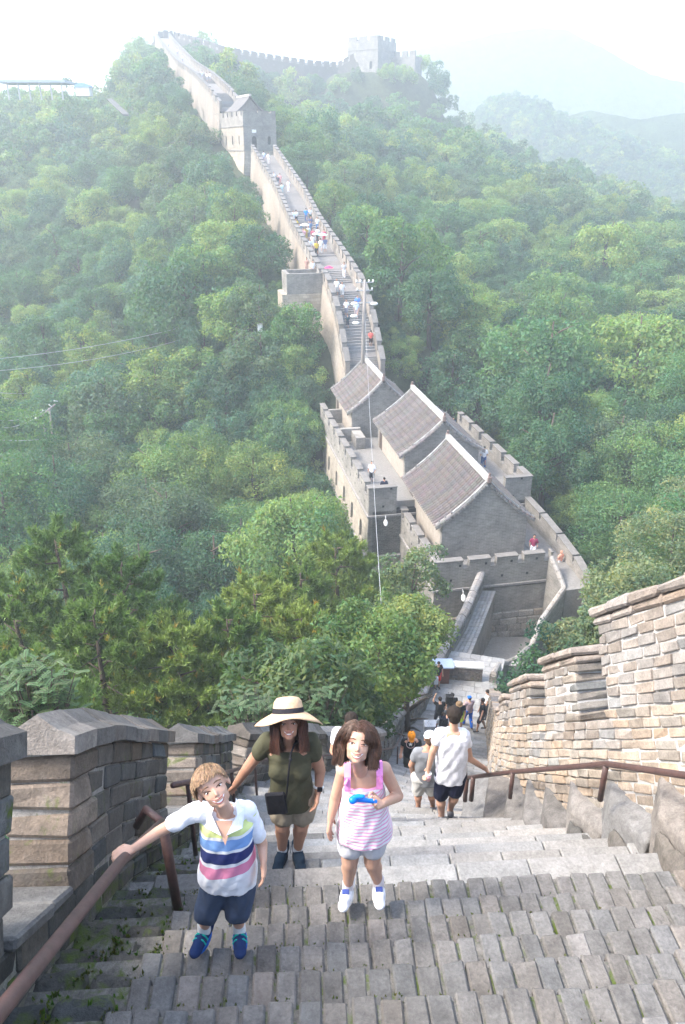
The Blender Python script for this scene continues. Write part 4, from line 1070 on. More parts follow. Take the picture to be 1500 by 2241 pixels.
# ================================================================ vegetation
ray_ = atd
S1_ = sum((b-a).length for a, b in zip(P1, P1[1:])); S2_ = sum((b-a).length for a, b in zip(SEG2, SEG2[1:])); S3_ = sum((b-a).length for a, b in zip(SEG3, SEG3[1:])); S4_ = sum((b-a).length for a, b in zip(SEG4, SEG4[1:]))
def crown_mesh(name, seed, rx=2.6, rz=2.3, clumps=46, leaves=4200, leaf=.2, base=(.06, .1, .035), var=.22, mat=None, open_=.0, drop=.35, lo=-.55, aspect=1.7):
    g = np.random.RandomState(seed)
    # clump centres: spread through the crown, mostly near its skin
    d = g.normal(size=(clumps*3, 3)); d /= np.linalg.norm(d, axis=1)[:, None]; d = d[d[:, 2] > lo][:clumps]; clumps = len(d)
    rr = g.uniform(.45, .92, clumps)**.8
    bump_ = 1+.22*np.sin(d[:, 0]*3+seed)+.15*np.cos(d[:, 1]*4.2+seed*2)
    c = d*rr[:, None]*bump_[:, None]*np.array([rx, rx, rz]); cr = g.uniform(.2, .36, clumps)*rx
    k = g.choice(clumps, leaves, p=cr**2/np.sum(cr**2))
    n = g.normal(size=(leaves, 3)); n[:, 2] += .35; n /= np.linalg.norm(n, axis=1)[:, None]
    n2 = n+d[k]*.5; n2 /= np.linalg.norm(n2, axis=1)[:, None]
    r = cr[k]*g.uniform(.55, 1.12, leaves)
    p = c[k]+n2*r[:, None]*np.array([1, 1, .8])
    p[:, 2] -= drop*np.abs(g.normal(size=leaves))*.12*rx
    # leaf blades: small quads, loosely facing outward and up
    nn = n2*.7+g.normal(size=(leaves, 3))*.55+np.array([0, 0, .35]); nn /= np.linalg.norm(nn, axis=1)[:, None]
    t = np.cross(nn, g.normal(size=(leaves, 3))); t /= np.linalg.norm(t, axis=1)[:, None]; b = np.cross(nn, t)
    s = leaf*g.uniform(.6, 1.25, leaves)[:, None]
    V = np.stack([p-t*s*.5*aspect, p-b*s*.42-nn*s*.08, p+t*s*.5*aspect, p+b*s*.42-nn*s*.08], 1).reshape(-1, 3)
    F_ = np.arange(leaves*4).reshape(-1, 4)
    cv = g.normal(0, 1, clumps); lt = (1+var*.55*cv[k]+var*.6*g.normal(size=leaves)).clip(.45, 1.9)
    hue = g.normal(0, .08, leaves)+.06*cv[k]
    tint = np.array(base)[None]*lt[:, None]; tint[:, 0] *= (1+hue*1.6); tint[:, 2] *= (1-hue*1.2)
    return npmesh(name, V, F_, tint.clip(.004, 1), mat or M_LEAF)
def trunk_mesh(name, seed, h=6, r=.16, limbs=6, spread=1.6, mat=None):
    g = random.Random(seed); m_ = MB(); m_.sm = True
    pts = [(0, 0, -.5), (g.uniform(-.1, .1), g.uniform(-.1, .1), h*.35), (g.uniform(-.25, .25), g.uniform(-.25, .25), h*.7), (g.uniform(-.3, .3), g.uniform(-.3, .3), h)]
    m_.tube(pts, [r*1.3, r, r*.6, r*.2], 7)
    for i in range(limbs):
        a = g.uniform(0, 2*pi); z = h*g.uniform(.4, .85); l = spread*g.uniform(.6, 1)
        m_.tube([(0, 0, z), (cos(a)*l*.5, sin(a)*l*.5, z+l*.4), (cos(a)*l, sin(a)*l, z+l*.65)], [r*.45, r*.3, r*.1], 5)
    return m_.mesh(name, mat or M_BARK)
PAL = [(.06, .14, .07), (.085, .185, .08), (.12, .22, .085), (.165, .24, .08), (.075, .165, .105), (.115, .175, .1), (.19, .28, .095), (.05, .12, .07)]
NP_ = 8
crownN = [crown_mesh('broadleaf_crown', 100+i, 2.5+.25*(i % 3), 2.1+.2*(i % 4), 70, 15000, .1, PAL[i], drop=.6) for i in range(NP_)]
crownM = [crown_mesh('broadleaf_crown', 200+i, 2.7, 2.3, 52, 6500, .15, PAL[i], var=.24) for i in range(NP_)]
crownF = [crown_mesh('broadleaf_crown', 300+i, 2.9, 2.4, 36, 2400, .27, PAL[i], var=.24) for i in range(NP_)]
trunks = [trunk_mesh('trunk', 50+i) for i in range(3)]

# scatter
def poisson(seed):
    g = np.random.RandomState(seed); pts = []; cell = {}
    tries = 60000
    Yr = g.uniform(0, 1, tries)**.75*(520-14)+14
    for y in Yr:
        hw = (y*.906+14)*.4464*1.12+6
        x = g.uniform(-hw, hw); sp = 3.9 if y < 90 else 3.9+(y-90)*.012
        key = (int(x//5), int(y//5)); ok = True
        for a in (-1, 0, 1):
            for b in (-1, 0, 1):
                for q in cell.get((key[0]+a, key[1]+b), ()):
                    if (q[0]-x)**2+(q[1]-y)**2 < sp*sp: ok = False; break
                if not ok: break
            if not ok: break
        if ok: cell.setdefault(key, []).append((x, y)); pts.append((x, y))
    return np.array(pts)
TP = poisson(5)
e2 = (TP[:, 0:1]-SPN[None, :, 0])**2+(TP[:, 1:2]-SPN[None, :, 1])**2; dm = np.sqrt(e2.min(1)); sidej = e2.argmin(1)
TP = TP[(dm > 5.4)]
def clear(x, y):
    q = Vector((x, y, 0))-O3; u, v = q.dot(PX_), q.dot(AX)
    if -7.0 < u < 12.2 and -8 < v < 30: return False
    if y < 46 and XL(min(y, 42))-3.4 < x < XR(min(y, 33))+2.5: return False
    if y < 20 or (x < 6 and y < 36): return False
    b = BQ(1.8, 1.5, 0)
    if (x-b.x)**2+(y-b.y)**2 < 30: return False
    return True
TP = np.array([p for p in TP if clear(*p)])
GZt = ground_np(TP[:, 0], TP[:, 1])
g = np.random.RandomState(3)
zc = TP[:, 1]*cos(PITCH)-(GZt+4)*sin(PITCH)
size = g.uniform(.85, 1.5, len(TP))*np.where(g.rand(len(TP)) < .12, 1.25, 1)
# visibility: drop what stands behind the ridge seen from here
px_ = CX+FPX*TP[:, 0]/zc; py_ = CY+FPX*(-(GZt+5)*cos(PITCH)-TP[:, 1]*sin(PITCH))/zc
infr = (px_ > -90) & (px_ < 1590) & (py_ > -60) & (py_ < 2300)
TP = TP[infr]; GZt = GZt[infr]; zc = zc[infr]; size = size[infr]; px_ = px_[infr]; py_ = py_[infr]
# keep the wall, towers and their faces in view: no crown may stand in front of them
PROT = []
for fr_, S_, hw_ in ((F1, S1_, 1.5), (F2, S2_, 1.65), (F3, S3_, 2.0), (F4, S4_, 1.6)):
    for s_ in np.arange(0, S_, 1.2):
        c_, r_ = fr_(s_); hs = (0, 1.2, -1.6, -3.2) if fr_ is not F4 else (0, 1.2, -2)
        for h_ in hs:
            q_ = c_-r_*(hw_+.5+max(0, -h_)*.08); PROT.append((q_.x, q_.y, q_.z+h_))
        q_ = c_+r_*(hw_+.5); PROT.append((q_.x, q_.y, q_.z+1.2)); PROT.append((q_.x, q_.y, q_.z))
for v in np.arange(TV0, TV1, 1.5):
    for z_ in (-22, -24, -26, -28.3): q_ = UV(TU0, v, z_); PROT.append(tuple(q_))
    q_ = UV(TU1, v, -21.5); PROT.append(tuple(q_))
for u in np.arange(TU0, 9, 1.2):
    for z_ in (-22, -24, -26, -28): q_ = UV(u, TV0, z_); PROT.append(tuple(q_))
for v in np.arange(0, 15, 2):
    for z_ in (-1.5, 2): q_ = Q2(0, v, z_); PROT.append(tuple(q_))
for u in (0, 2, 4, 6):
    for z_ in (1, 3, -1): q_ = Q2(u, 0, z_); PROT.append(tuple(q_))
for u in (0, 4, 8, 12, 16, 20):
    q_ = Q3(u, 0, 30.5); PROT.append(tuple(q_)); q_ = Q3(0, u*.6, 30.5); PROT.append(tuple(q_))
for a_ in (-.2, 2, 3.9):
    for z_ in (-.5, -3, -5): PROT.append(tuple(BQ(a_, 0, z_)))
for q_ in (ray_(60, 176, 205), ray_(120, 176, 205), ray_(184, 180, 203), ray_(97, 920, 66), ray_(112, 910, 66), ray_(100, 945, 66), ray_(93, 900, 66), ray_(570, 714, 78)): PROT.append(tuple(q_))
PR = np.array(PROT); pz = PR[:, 1]*cos(PITCH)-PR[:, 2]*sin(PITCH); ppx = CX+FPX*PR[:, 0]/pz; ppy = CY+FPX*(-PR[:, 2]*cos(PITCH)-PR[:, 1]*sin(PITCH))/pz
def hides(x, y, z, s, R0=2.3, hh=3.9):
    cz = z+hh*s; zc_ = y*cos(PITCH)-cz*sin(PITCH)
    if zc_ < 3: return True
    cx_p = CX+FPX*x/zc_; cy_p = CY+FPX*(-cz*cos(PITCH)-y*sin(PITCH))/zc_; rp = R0*s*FPX/zc_
    return bool(np.any((pz > zc_+.5*s) & (((ppx-cx_p)**2+((ppy-cy_p)*1.0)**2) < (rp*.98)**2)))
keep = []
for i in range(len(TP)):
    s_ = size[i]; k_ = True; dn_ = 0
    while hides(TP[i, 0], TP[i, 1], GZt[i], s_):
        if dn_ < 3: dn_ += 1; GZt[i] -= 1.1; continue
        s_ *= .82
        if s_ < .3: k_ = False; break
    size[i] = s_; keep.append(k_)
keep = np.array(keep); TP = TP[keep]; GZt = GZt[keep]; zc = zc[keep]; size = size[keep]; px_ = px_[keep]; py_ = py_[keep]
# coarse depth test along the bearing
order = np.argsort(zc); vis = np.ones(len(TP), bool)
hor = {}
for i in order:
    k = int(px_[i]//14); top = py_[i]-2.3*size[i]*FPX/zc[i]*.75
    lo_ = hor.get(k, 9999)
    if top > lo_+4: vis[i] = False
    else: hor[k] = min(lo_, top)
# a tree rising less than its neighbours in front still shows where the slope faces us: only cull clear cases
GV = ~vis & (zc > 240)
TP = TP[~GV]; GZt = GZt[~GV]; zc = zc[~GV]; size = size[~GV]; px_ = px_[~GV]; py_ = py_[~GV]
print('trees', len(TP))
order = np.argsort(zc)
desc = ['dark green', 'deep green', 'mid green', 'yellow green', 'blue green', 'dull green', 'pale lime green', 'blackish green']
sizes = ['small', 'middling', 'broad']
LM = [(97, 915, 'the twin power pole'), (630, 660, 'the side bastion'), (690, 1020, 'the tower platform'), (570, 560, 'the crowded wall walk'), (500, 330, 'the hillside watchtower'), (570, 714, 'the small white box'), (860, 640, 'the utility pole'),
      (720, 800, 'the steep flight'), (950, 870, 'the middle tiled house'), (1110, 1000, 'the right terrace parapet'), (1250, 1180, 'the curved terrace parapet'), (1480, 1190, 'the right edge shrubs'), (118, 1200, 'the tall pointed pine'), (430, 1350, 'the left pines'),
      (820, 1300, 'the hanging cable'), (0, 700, 'the left picture edge'), (1500, 700, 'the right picture edge'), (1250, 250, 'the farther hill'), (255, 230, 'the grey chute'), (300, 720, 'the long power lines'), (850, 150, 'the skyline tower')]
def dirw(dx, dy):
    a = math.degrees(atan2(-dy, dx)) % 360; return ['right of', 'up and right of', 'above', 'up and left of', 'left of', 'down and left of', 'below', 'down and right of'][int(((a+22.5) % 360)//45)]
used_lab = set()
def tree_label(px, py, s, k):
    sz = sizes[0 if s < .98 else 1 if s < 1.3 else 2]; near3 = sorted(LM, key=lambda q: (q[0]-px)**2+(q[1]-py)**2)
    def rel(q):
        D = sqrt((q[0]-px)**2+(q[1]-py)**2); return ('just ' if D < 70 else '' if D < 170 else 'well ' if D < 320 else 'far ')+dirw(px-q[0], py-q[1])+' '+q[2]
    for q in near3[:3]:
        l_ = f'{sz} {desc[k]} tree {rel(q)}'
        if l_ not in used_lab: used_lab.add(l_); return l_
    for q in near3[:3]:
        for q2 in near3[1:9]:
            if q2 is q: continue
            l_ = f'{sz} {desc[k]} tree {rel(q)}, {rel(q2)}'
            if l_ not in used_lab and len(l_.split()) <= 16: used_lab.add(l_); return l_
    return l_
N_IND = 288
for n_, i in enumerate(order[:N_IND]):
    x, y = TP[i]; z = GZt[i]; s = size[i]; k = int(g.randint(NP_)); rot = g.uniform(0, 6.28)
    lab = tree_label(px_[i], py_[i], s, k)
    r = empty('broadleaf_tree', (x, y, z), lab, 'tree', 'leafy trees on the slopes', rz=rot); r.scale = (s, s, s*g.uniform(.85, 1.2))
    near_ = zc[i] < 70
    c = bpy.data.objects.new('crown', (crownN if near_ else crownM)[k]); link(c, r); c.location = (0, 0, 3.9)
    t = bpy.data.objects.new('trunk', trunks[n_ % 3]); link(t, r)
# the remaining wood, past the nearest three hundred: one object, crowns instanced on points
rest_i = order[N_IND:]
cm = bpy.data.collections.new('crown_kinds')
for i in range(NP_): cm.objects.link(bpy.data.objects.new('crown_kind_a%d' % i, crownM[i]))
cf = bpy.data.collections.new('crown_kinds_far')
for i in range(NP_): cf.objects.link(bpy.data.objects.new('crown_kind_b%d' % i, crownF[i]))
def instancer(name, P, S, coll, seed):
    gg = np.random.RandomState(seed)
    me = bpy.data.meshes.new(name); me.vertices.add(len(P)); me.vertices.foreach_set('co', P.astype('f').ravel())
    a = me.attributes.new('size', 'FLOAT_VECTOR', 'POINT'); sv_ = np.stack([S, S, S*gg.uniform(.85, 1.25, len(S))], 1); a.data.foreach_set('vector', sv_.astype('f').ravel())
    a = me.attributes.new('turn', 'FLOAT_VECTOR', 'POINT'); tv = np.zeros((len(P), 3)); tv[:, 2] = gg.uniform(0, 6.28, len(P)); a.data.foreach_set('vector', tv.astype('f').ravel())
    a = me.attributes.new('pick', 'INT', 'POINT'); a.data.foreach_set('value', gg.randint(0, NP_, len(P)).astype('i'))
    o = bpy.data.objects.new(name, me); link(o)
    ng = bpy.data.node_groups.new(name, 'GeometryNodeTree')
    ng.interface.new_socket('Geometry', in_out='INPUT', socket_type='NodeSocketGeometry'); ng.interface.new_socket('Geometry', in_out='OUTPUT', socket_type='NodeSocketGeometry')
    gi = ng.nodes.new('NodeGroupInput'); go = ng.nodes.new('NodeGroupOutput'); ip = ng.nodes.new('GeometryNodeInstanceOnPoints'); ci = ng.nodes.new('GeometryNodeCollectionInfo')
    ci.inputs[0].default_value = coll; ci.inputs[1].default_value = True; ci.inputs[2].default_value = True
    def att(nm, ty):
        q = ng.nodes.new('GeometryNodeInputNamedAttribute'); q.data_type = ty; q.inputs[0].default_value = nm; return q.outputs[0]
    m2p = ng.nodes.new('GeometryNodeMeshToPoints')
    ng.links.new(gi.outputs[0], m2p.inputs[0]); ng.links.new(m2p.outputs[0], ip.inputs['Points']); ng.links.new(ci.outputs[0], ip.inputs['Instance'])
    ip.inputs['Pick Instance'].default_value = True
    ng.links.new(att('pick', 'INT'), ip.inputs['Instance Index']); ng.links.new(att('turn', 'FLOAT_VECTOR'), ip.inputs['Rotation']); ng.links.new(att('size', 'FLOAT_VECTOR'), ip.inputs['Scale'])
    ng.links.new(ip.outputs[0], go.inputs[0])
    md = o.modifiers.new('scatter', 'NODES'); md.node_group = ng
    return o
PZt = np.stack([TP[:, 0], TP[:, 1], GZt+3.9*size], 1)
mI = [i for i in rest_i if zc[i] < 170]; fI = [i for i in rest_i if zc[i] >= 170]
tag(instancer('woodland', PZt[mI], size[mI]*1.03, cm, 1), 'dense mixed green woodland covering both slopes beyond the nearest trees', 'woodland', kind='stuff')
tag(instancer('hazy_woodland', PZt[fI], size[fI]*1.15, cf, 2), 'hazy blue green woodland on the upper ridge near the skyline', 'woodland', kind='stuff')
hl_ = bpy.data.objects['wooded_hill']; hv = np.array([tuple(v.co) for v in hl_.data.vertices]); sel = hv[(hv[:, 1] < 480)]; idx = g.choice(len(sel), 3400); HP = sel[idx]+g.uniform(-2.5, 2.5, (3400, 3)); HP[:, 2] = sel[idx][:, 2]+1.5
tag(instancer('hill_woodland', HP, g.uniform(1.1, 1.9, len(HP)), cf, 9), 'dim bluish woodland covering the farther hill at the right', 'woodland', kind='stuff')
# underbrush filling the gaps between trunks
U = []
for _ in range(5200):
    y = 12+g.rand()**1.3*190; hw = (y*.906+14)*.4464*1.12+4; x = g.uniform(-hw, hw)
    q_ = Vector((x, y, 0))-O3
    if (clear(x, max(y, 20.1)) or (-7.2 < q_.dot(PX_) < -4.3 and -6 < q_.dot(AX) < 34)) or (y < 46 and x < XL(y)-2.2): U.append((x, y))
U = np.array(U); e2 = (U[:, 0:1]-SPN[None, :, 0])**2+(U[:, 1:2]-SPN[None, :, 1])**2; U = U[np.sqrt(e2.min(1)) > 4.1]
UZ = ground_np(U[:, 0], U[:, 1]); us = g.uniform(.3, .62, len(U))
for i in range(len(U)):
    if hides(U[i, 0], U[i, 1], UZ[i], us[i], 2.3, .6): us[i] *= .45
ku = np.array([not hides(U[i, 0], U[i, 1], UZ[i], us[i], 2.1, .3) for i in range(len(U))]); U = U[ku]; UZ = UZ[ku]; us = us[ku]
tag(instancer('undergrowth', np.stack([U[:, 0], U[:, 1], UZ+.3], 1), us, cm, 4), 'low bushy undergrowth below the trees and along the wall foot', 'undergrowth', kind='stuff')

B_ = []
for _ in range(420):
    u, v = g.uniform(-17, -4.6), g.uniform(4, 36); q_ = UV(u, v, 0); z_ = ground(q_.x, q_.y); s_ = g.uniform(.55, 1.05)
    while s_ > .22 and hides(q_.x, q_.y, z_, s_, 2.2, .9): s_ *= .85
    if s_ > .22: B_.append((q_.x, q_.y, z_+.9*s_, s_))
B_ = np.array(B_); tag(instancer('thicket', B_[:, :3], B_[:, 3], cm, 14), 'bushy green thicket against the foot of the tower on its left side', 'thicket', kind='stuff')
# ---- pines standing left of the stairs
def pine_mesh(name, seed, H=9, R_=3.2, tufts=3400, base=(.11, .185, .05), top=0):
    g = np.random.RandomState(seed); P = []; D = []
    nb = 46
    for b in range(nb):
        z = H*(.22+.78*(b/nb)); a = b*2.4+g.uniform(-.3, .3); L = R_*(1-((b/nb))**1.6)*g.uniform(.7, 1.05)+.6
        nt_ = int(tufts/nb)
        t = g.uniform(.2, 1, nt_)**.6; sp = g.normal(0, .17, (nt_, 2))*L*.75*t[:, None]
        x = cos(a)*L*t-sin(a)*sp[:, 0]; y = sin(a)*L*t+cos(a)*sp[:, 0]; zz = z+.16*L*t+.12*sp[:, 1]+g.normal(0, .12, nt_)+.25*(t > .85)
        P.append(np.stack([x, y, zz], 1)); dd = np.stack([cos(a)*.5+g.normal(0, .35, nt_), sin(a)*.5+g.normal(0, .35, nt_), np.full(nt_, .9)], 1); D.append(dd)
    P = np.concatenate(P); D = np.concatenate(D); D /= np.linalg.norm(D, axis=1)[:, None]
    n = len(P); nd = 15; l = .27
    d = D[:, None, :]+g.normal(0, .55, (n, nd, 3)); d /= np.linalg.norm(d, axis=2)[:, :, None]
    s = np.cross(d, g.normal(size=(n, nd, 3))); s /= np.linalg.norm(s, axis=2)[:, :, None]
    p0 = P[:, None, :]+D[:, None, :]*g.uniform(-.08, .12, (n, nd, 1)); w = .026
    V = np.stack([p0-s*w, p0+s*w, p0+d*l*g.uniform(.6, 1.1, (n, nd, 1))], 2).reshape(-1, 3); F_ = np.arange(n*nd*3).reshape(-1, 3)
    lt = np.repeat((1+.22*g.normal(size=n)).clip(.5, 1.7), nd); br = np.repeat(g.rand(n) < .02, nd)
    tint = np.array(base)[None]*lt[:, None]; tint[br] = tint[br]*np.array([2.0, 1.1, .9])
    return npmesh(name, V, F_, tint, M_PINE)
def pine_trunk(name, seed, H):
    g = random.Random(seed); m_ = MB(); m_.sm = True; m_.tube([(0, 0, -1), (.1, 0, H*.5), (0, .1, H*.97)], [.2, .13, .03], 8)
    for b in range(0, 46, 2):
        z = H*(.22+.78*b/46); a = b*2.4; L = 2.4*(1-(b/46)**1.6)+.2; m_.tube([(0, 0, z), (cos(a)*L, sin(a)*L, z+.16*L)], [.05, .015], 4)
    return m_.mesh(name, M_BARK)
pines = [pine_mesh('pine_crown', 11), pine_mesh('pine_crown', 12, 8.5, 3.4, 3200, (.14, .215, .055)), pine_mesh('pine_crown', 13, 7.5, 3.4, 3000, (.175, .24, .06))]
ptr = [pine_trunk('pine_trunk', 1, 9), pine_trunk('pine_trunk', 2, 8.5), pine_trunk('pine_trunk', 3, 7.5)]
Hs = [9, 8.5, 7.5]
def pine(px, py, d, k, s, lab):
    top = atd(px, py, d); r = empty('pine_tree', (top.x, top.y, top.z-Hs[k]*s*1.0), lab, 'pine tree', rz=rnd.uniform(0, 6)); r.scale = (s, s, s)
    c = bpy.data.objects.new('crown', pines[k]); link(c, r); t = bpy.data.objects.new('trunk', ptr[k]); link(t, r)
    m_ = MB(); gz = ground(top.x, top.y)
    if r.location.z > gz+.3:
        m_.tube([(0, 0, -.9), (0, 0, (gz-r.location.z)/s-.6)], [.2, .28], 8); m_.build('trunk', M_BARK, r)
pine(118, 1170, 26, 0, 1.0, 'tall pointed dark pine at the left edge of the picture')
pine(20, 1290, 22, 1, .85, 'dark pine cut by the left picture edge, in front of the tall pointed one')
pine(265, 1225, 24, 0, .85, 'dark slender pine just right of the tall pointed pine')
pine(205, 1330, 19, 1, .8, 'bushy dark pine low behind the second pier of the left wall')
pine(738, 1190, 33, 2, 1.0, 'yellow green pine touching the lower corner of the brick tower')
pine(655, 1245, 29, 1, .95, 'spreading pine left of the yellow green one below the tower')
pine(560, 1290, 24, 2, .9, 'broad yellowish pine behind the woman in the straw hat')
pine(500, 1345, 21, 1, .75, 'bushy middle pine rising behind the left wall')
pine(655, 1345, 22, 2, .75, 'low yellowish pine between the hat and the leafy lime tree')
pine(380, 1380, 19, 2, .8, 'low broad yellow green pine behind the dark pier')
pine(50, 1450, 15, 1, .6, 'lowest dark pine at the left edge, behind the feathery shrub')

# ---- near broadleaf trees with distinct small leaves
def leafy(name, px, py, d, rx, rz, leaves, leaf, base, lab, cat='tree', seed=1, clumps=80, var=.25, aspect=1.5, lo=-.75):
    c = atd(px, py, d); gz = ground(c.x, c.y); gz = min(gz, c.z-rz*1.1)
    r = empty(name, (c.x, c.y, gz), lab, cat)
    o = bpy.data.objects.new('crown', crown_mesh('crown', seed, rx, rz, clumps, leaves, leaf, base, var, aspect=aspect, lo=lo)); link(o, r); o.location = (0, 0, c.z-gz)
    h = c.z-gz
    t = bpy.data.objects.new('trunk', trunk_mesh('trunk', seed, h+rz*.4, .12+.02*rx, 9, rx*.85)); link(t, r)
    return r
leafy('broadleaf_tree', 830, 1450, 20.5, 2.0, 1.75, 15000, .1, (.15, .22, .07), 'bright lime green tree leaning over the left parapet', seed=41)
leafy('broadleaf_tree', 900, 1365, 24, 1.5, 1.1, 8000, .1, (.15, .21, .075), 'small lime green treetop above the lower left parapet', seed=42)
leafy('broadleaf_tree', 905, 1270, 37, 1.9, 2.4, 5200, .14, (.15, .2, .1), 'thin greyish sapling against the terrace corner', seed=43, clumps=36)
leafy('broadleaf_tree', 640, 1500, 14, 1.5, 1.0, 8000, .08, (.08, .13, .055), 'grey green feathery treetop just behind the straw hat', seed=44, aspect=2.4)
leafy('broadleaf_tree', 745, 1545, 15.5, 1.2, .9, 7000, .08, (.06, .1, .035), 'dark green leafy top behind the girl', seed=45, aspect=1.8)
for q, (px, py, d, rx, rz, lab) in enumerate([(1390, 1310, 27, 1.9, 1.6, 'broad grey green shrub behind the tall right parapet'), (1475, 1190, 33, 2.3, 2.0, 'grey green shrub at the right edge, above the parapet'), (1245, 1400, 29, 1.1, .9, 'small fine-leaved shrub beside the pale road wall coping'),
                                            (1325, 1375, 23, 1.2, 1.0, 'fine-leaved shrub touching the top of the tall right parapet'), (1500, 1130, 42, 2.4, 2.2, 'round pale green shrub at the right picture edge, farthest of its clump')]):
    leafy('shrub', px, py, d, rx, rz, 11000, .09, (.16, .205, .11), lab, 'shrub', 60+q, clumps=90, aspect=1.9)

# ---- pinnate-leaved shrub at the lower left and another by the hat
def pinnate(px, py, d, n, spread, lab, seed, sc=1., base=(.13, .2, .1)):
    g = random.Random(seed); c = atd(px, py, d); root = empty('locust_shrub', (c.x, c.y, c.z-2.2), lab, 'shrub')
    st = MB(); st.sm = True; lf = MB()
    for k in range(n):
        a = g.uniform(0, 2*pi); tip = Vector((cos(a)*spread*g.uniform(.1, 1), sin(a)*spread*.6*g.uniform(.1, 1), 2.2+g.uniform(-.75, .3)))
        if k % 4 == 0: st.tube([(0, 0, 0), tip*.5+Vector((0, 0, .3)), tip], [.03, .016, .006], 5)
        b_ = g.uniform(0, 6.28); dirn = Vector((cos(b_), sin(b_), g.uniform(-.2, .5))).normalized(); L = g.uniform(.3, .5)*sc; p = tip
        side = dirn.cross(Vector((0, 0, 1))).normalized(); droop = Vector((0, 0, -.25))
        pts = [p+dirn*L*t+droop*L*t*t for t in np.linspace(0, 1, 9)]
        st.tube([pts[0], pts[4], pts[8]], [.005, .004, .002], 3)
        up = side.cross(dirn).normalized()
        tb = g.gauss(1, .15); tn = (base[0]*tb*g.uniform(.9, 1.2), base[1]*tb, base[2]*tb)
        for i, q in enumerate(pts[1:]):
            for s in ((-1, 1) if i < 7 else (-1, 1, 0)):
                ll = .085*sc*g.uniform(.8, 1.1); w = .03*sc
                dv = (side*s*.9+dirn*(.5 if s else 1.2)+Vector((0, 0, -.15))).normalized(); wv = dv.cross(up).normalized()*w
                lf.add([q, q+dv*ll*.45-wv, q+dv*ll, q+dv*ll*.45+wv], [(0, 1, 2, 3)], tn)
    st.build('stem', M_BARK, root); lf.build('leaves', M_LEAF, root, kind='stuff')
pinnate(60, 1500, 8.5, 460, .7, 'feathery locust shrub with paired leaflets at the left picture edge', 3, .5)
pinnate(560, 1550, 12.5, 420, .75, 'pale feathery sumac behind the third pier and the straw hat', 4, .5, (.1, .17, .09))
pinnate(690, 1525, 13, 300, .7, 'feathery pale green branch between the straw hat and the girl', 5, .5, (.1, .17, .09))

# ---- haze
hz = MB(); hz.cuboid([Vector((x, y, z)) for z in (-155, 175) for y in (-40, 2000) for x in (-1000, 1000)])
m, nt, b_, o_ = new_mat('haze'); nt.nodes.remove(b_); pvn = nt.nodes.new('ShaderNodeVolumePrincipled')
pvn.inputs['Color'].default_value = (.88, .955, 1, 1); pvn.inputs['Density'].default_value = HAZE; pvn.inputs['Anisotropy'].default_value = .25
nt.links.new(pvn.outputs[0], o_.inputs['Volume'])
hzo = hz.build('haze', m, kind='stuff')
# ================================================================ people
from mathutils.bvhtree import BVHTree
def flatmat(name, c, rough=.85, var=.08, sc=30, fold=.25, fs=14, sheen=0):
    m, nt, b, o = new_mat(name); co = coords(nt)
    n = nz(nt, sc, 4, .6, co); r = ramp(nt, n.outputs[0], .3, .7, (1-var,)*3+(1,), (1+var,)*3+(1,))
    nt.links.new(mixc(nt, 1., (*c, 1), r.outputs[0], 'MULTIPLY'), b.inputs['Base Color']); b.inputs['Roughness'].default_value = rough; b.inputs['Specular IOR Level'].default_value = .2
    if fold: bump(nt, b, nz(nt, fs, 2, .5, co, .8).outputs[0], fold, .03)
    return m
_cm = {}
def cloth(c, nm='cloth'):
    k = (nm, tuple(round(x, 3) for x in c))
    if k not in _cm: _cm[k] = flatmat(nm, c)
    return _cm[k]
def skinmat(name, c):
    m, nt, b, o = new_mat(name); co = coords(nt); n = nz(nt, 18, 4, .6, co)
    r = ramp(nt, n.outputs[0], .3, .7, (.93, .9, .9, 1), (1.06, 1.04, 1.03, 1)); nt.links.new(mixc(nt, 1., (*c, 1), r.outputs[0], 'MULTIPLY'), b.inputs['Base Color'])
    b.inputs['Roughness'].default_value = .5; b.inputs['Specular IOR Level'].default_value = .35; b.inputs['Subsurface Weight'].default_value = .12; b.inputs['Subsurface Radius'].default_value = (.02, .008, .004); b.inputs['Subsurface Scale'].default_value = .6
    return m
SKIN = skinmat('skin', (.56, .34, .24)); SKIN2 = skinmat('tanned_skin', (.47, .26, .175)); SKIN3 = skinmat('skin_fair', (.62, .4, .3))
M_EYE = plain('eye_white', (.75, .74, .72), .3, .5, .02, 5, 0, 0); M_IRIS = plain('eye_iris', (.05, .025, .015), .2, .5, .02, 5, 0, 0)
M_LIP = plain('lips', (.33, .09, .08), .45, .4, .05, 5, 0, 0); M_TOOTH = plain('teeth', (.82, .8, .75), .3, .5, .02, 5, 0, 0)

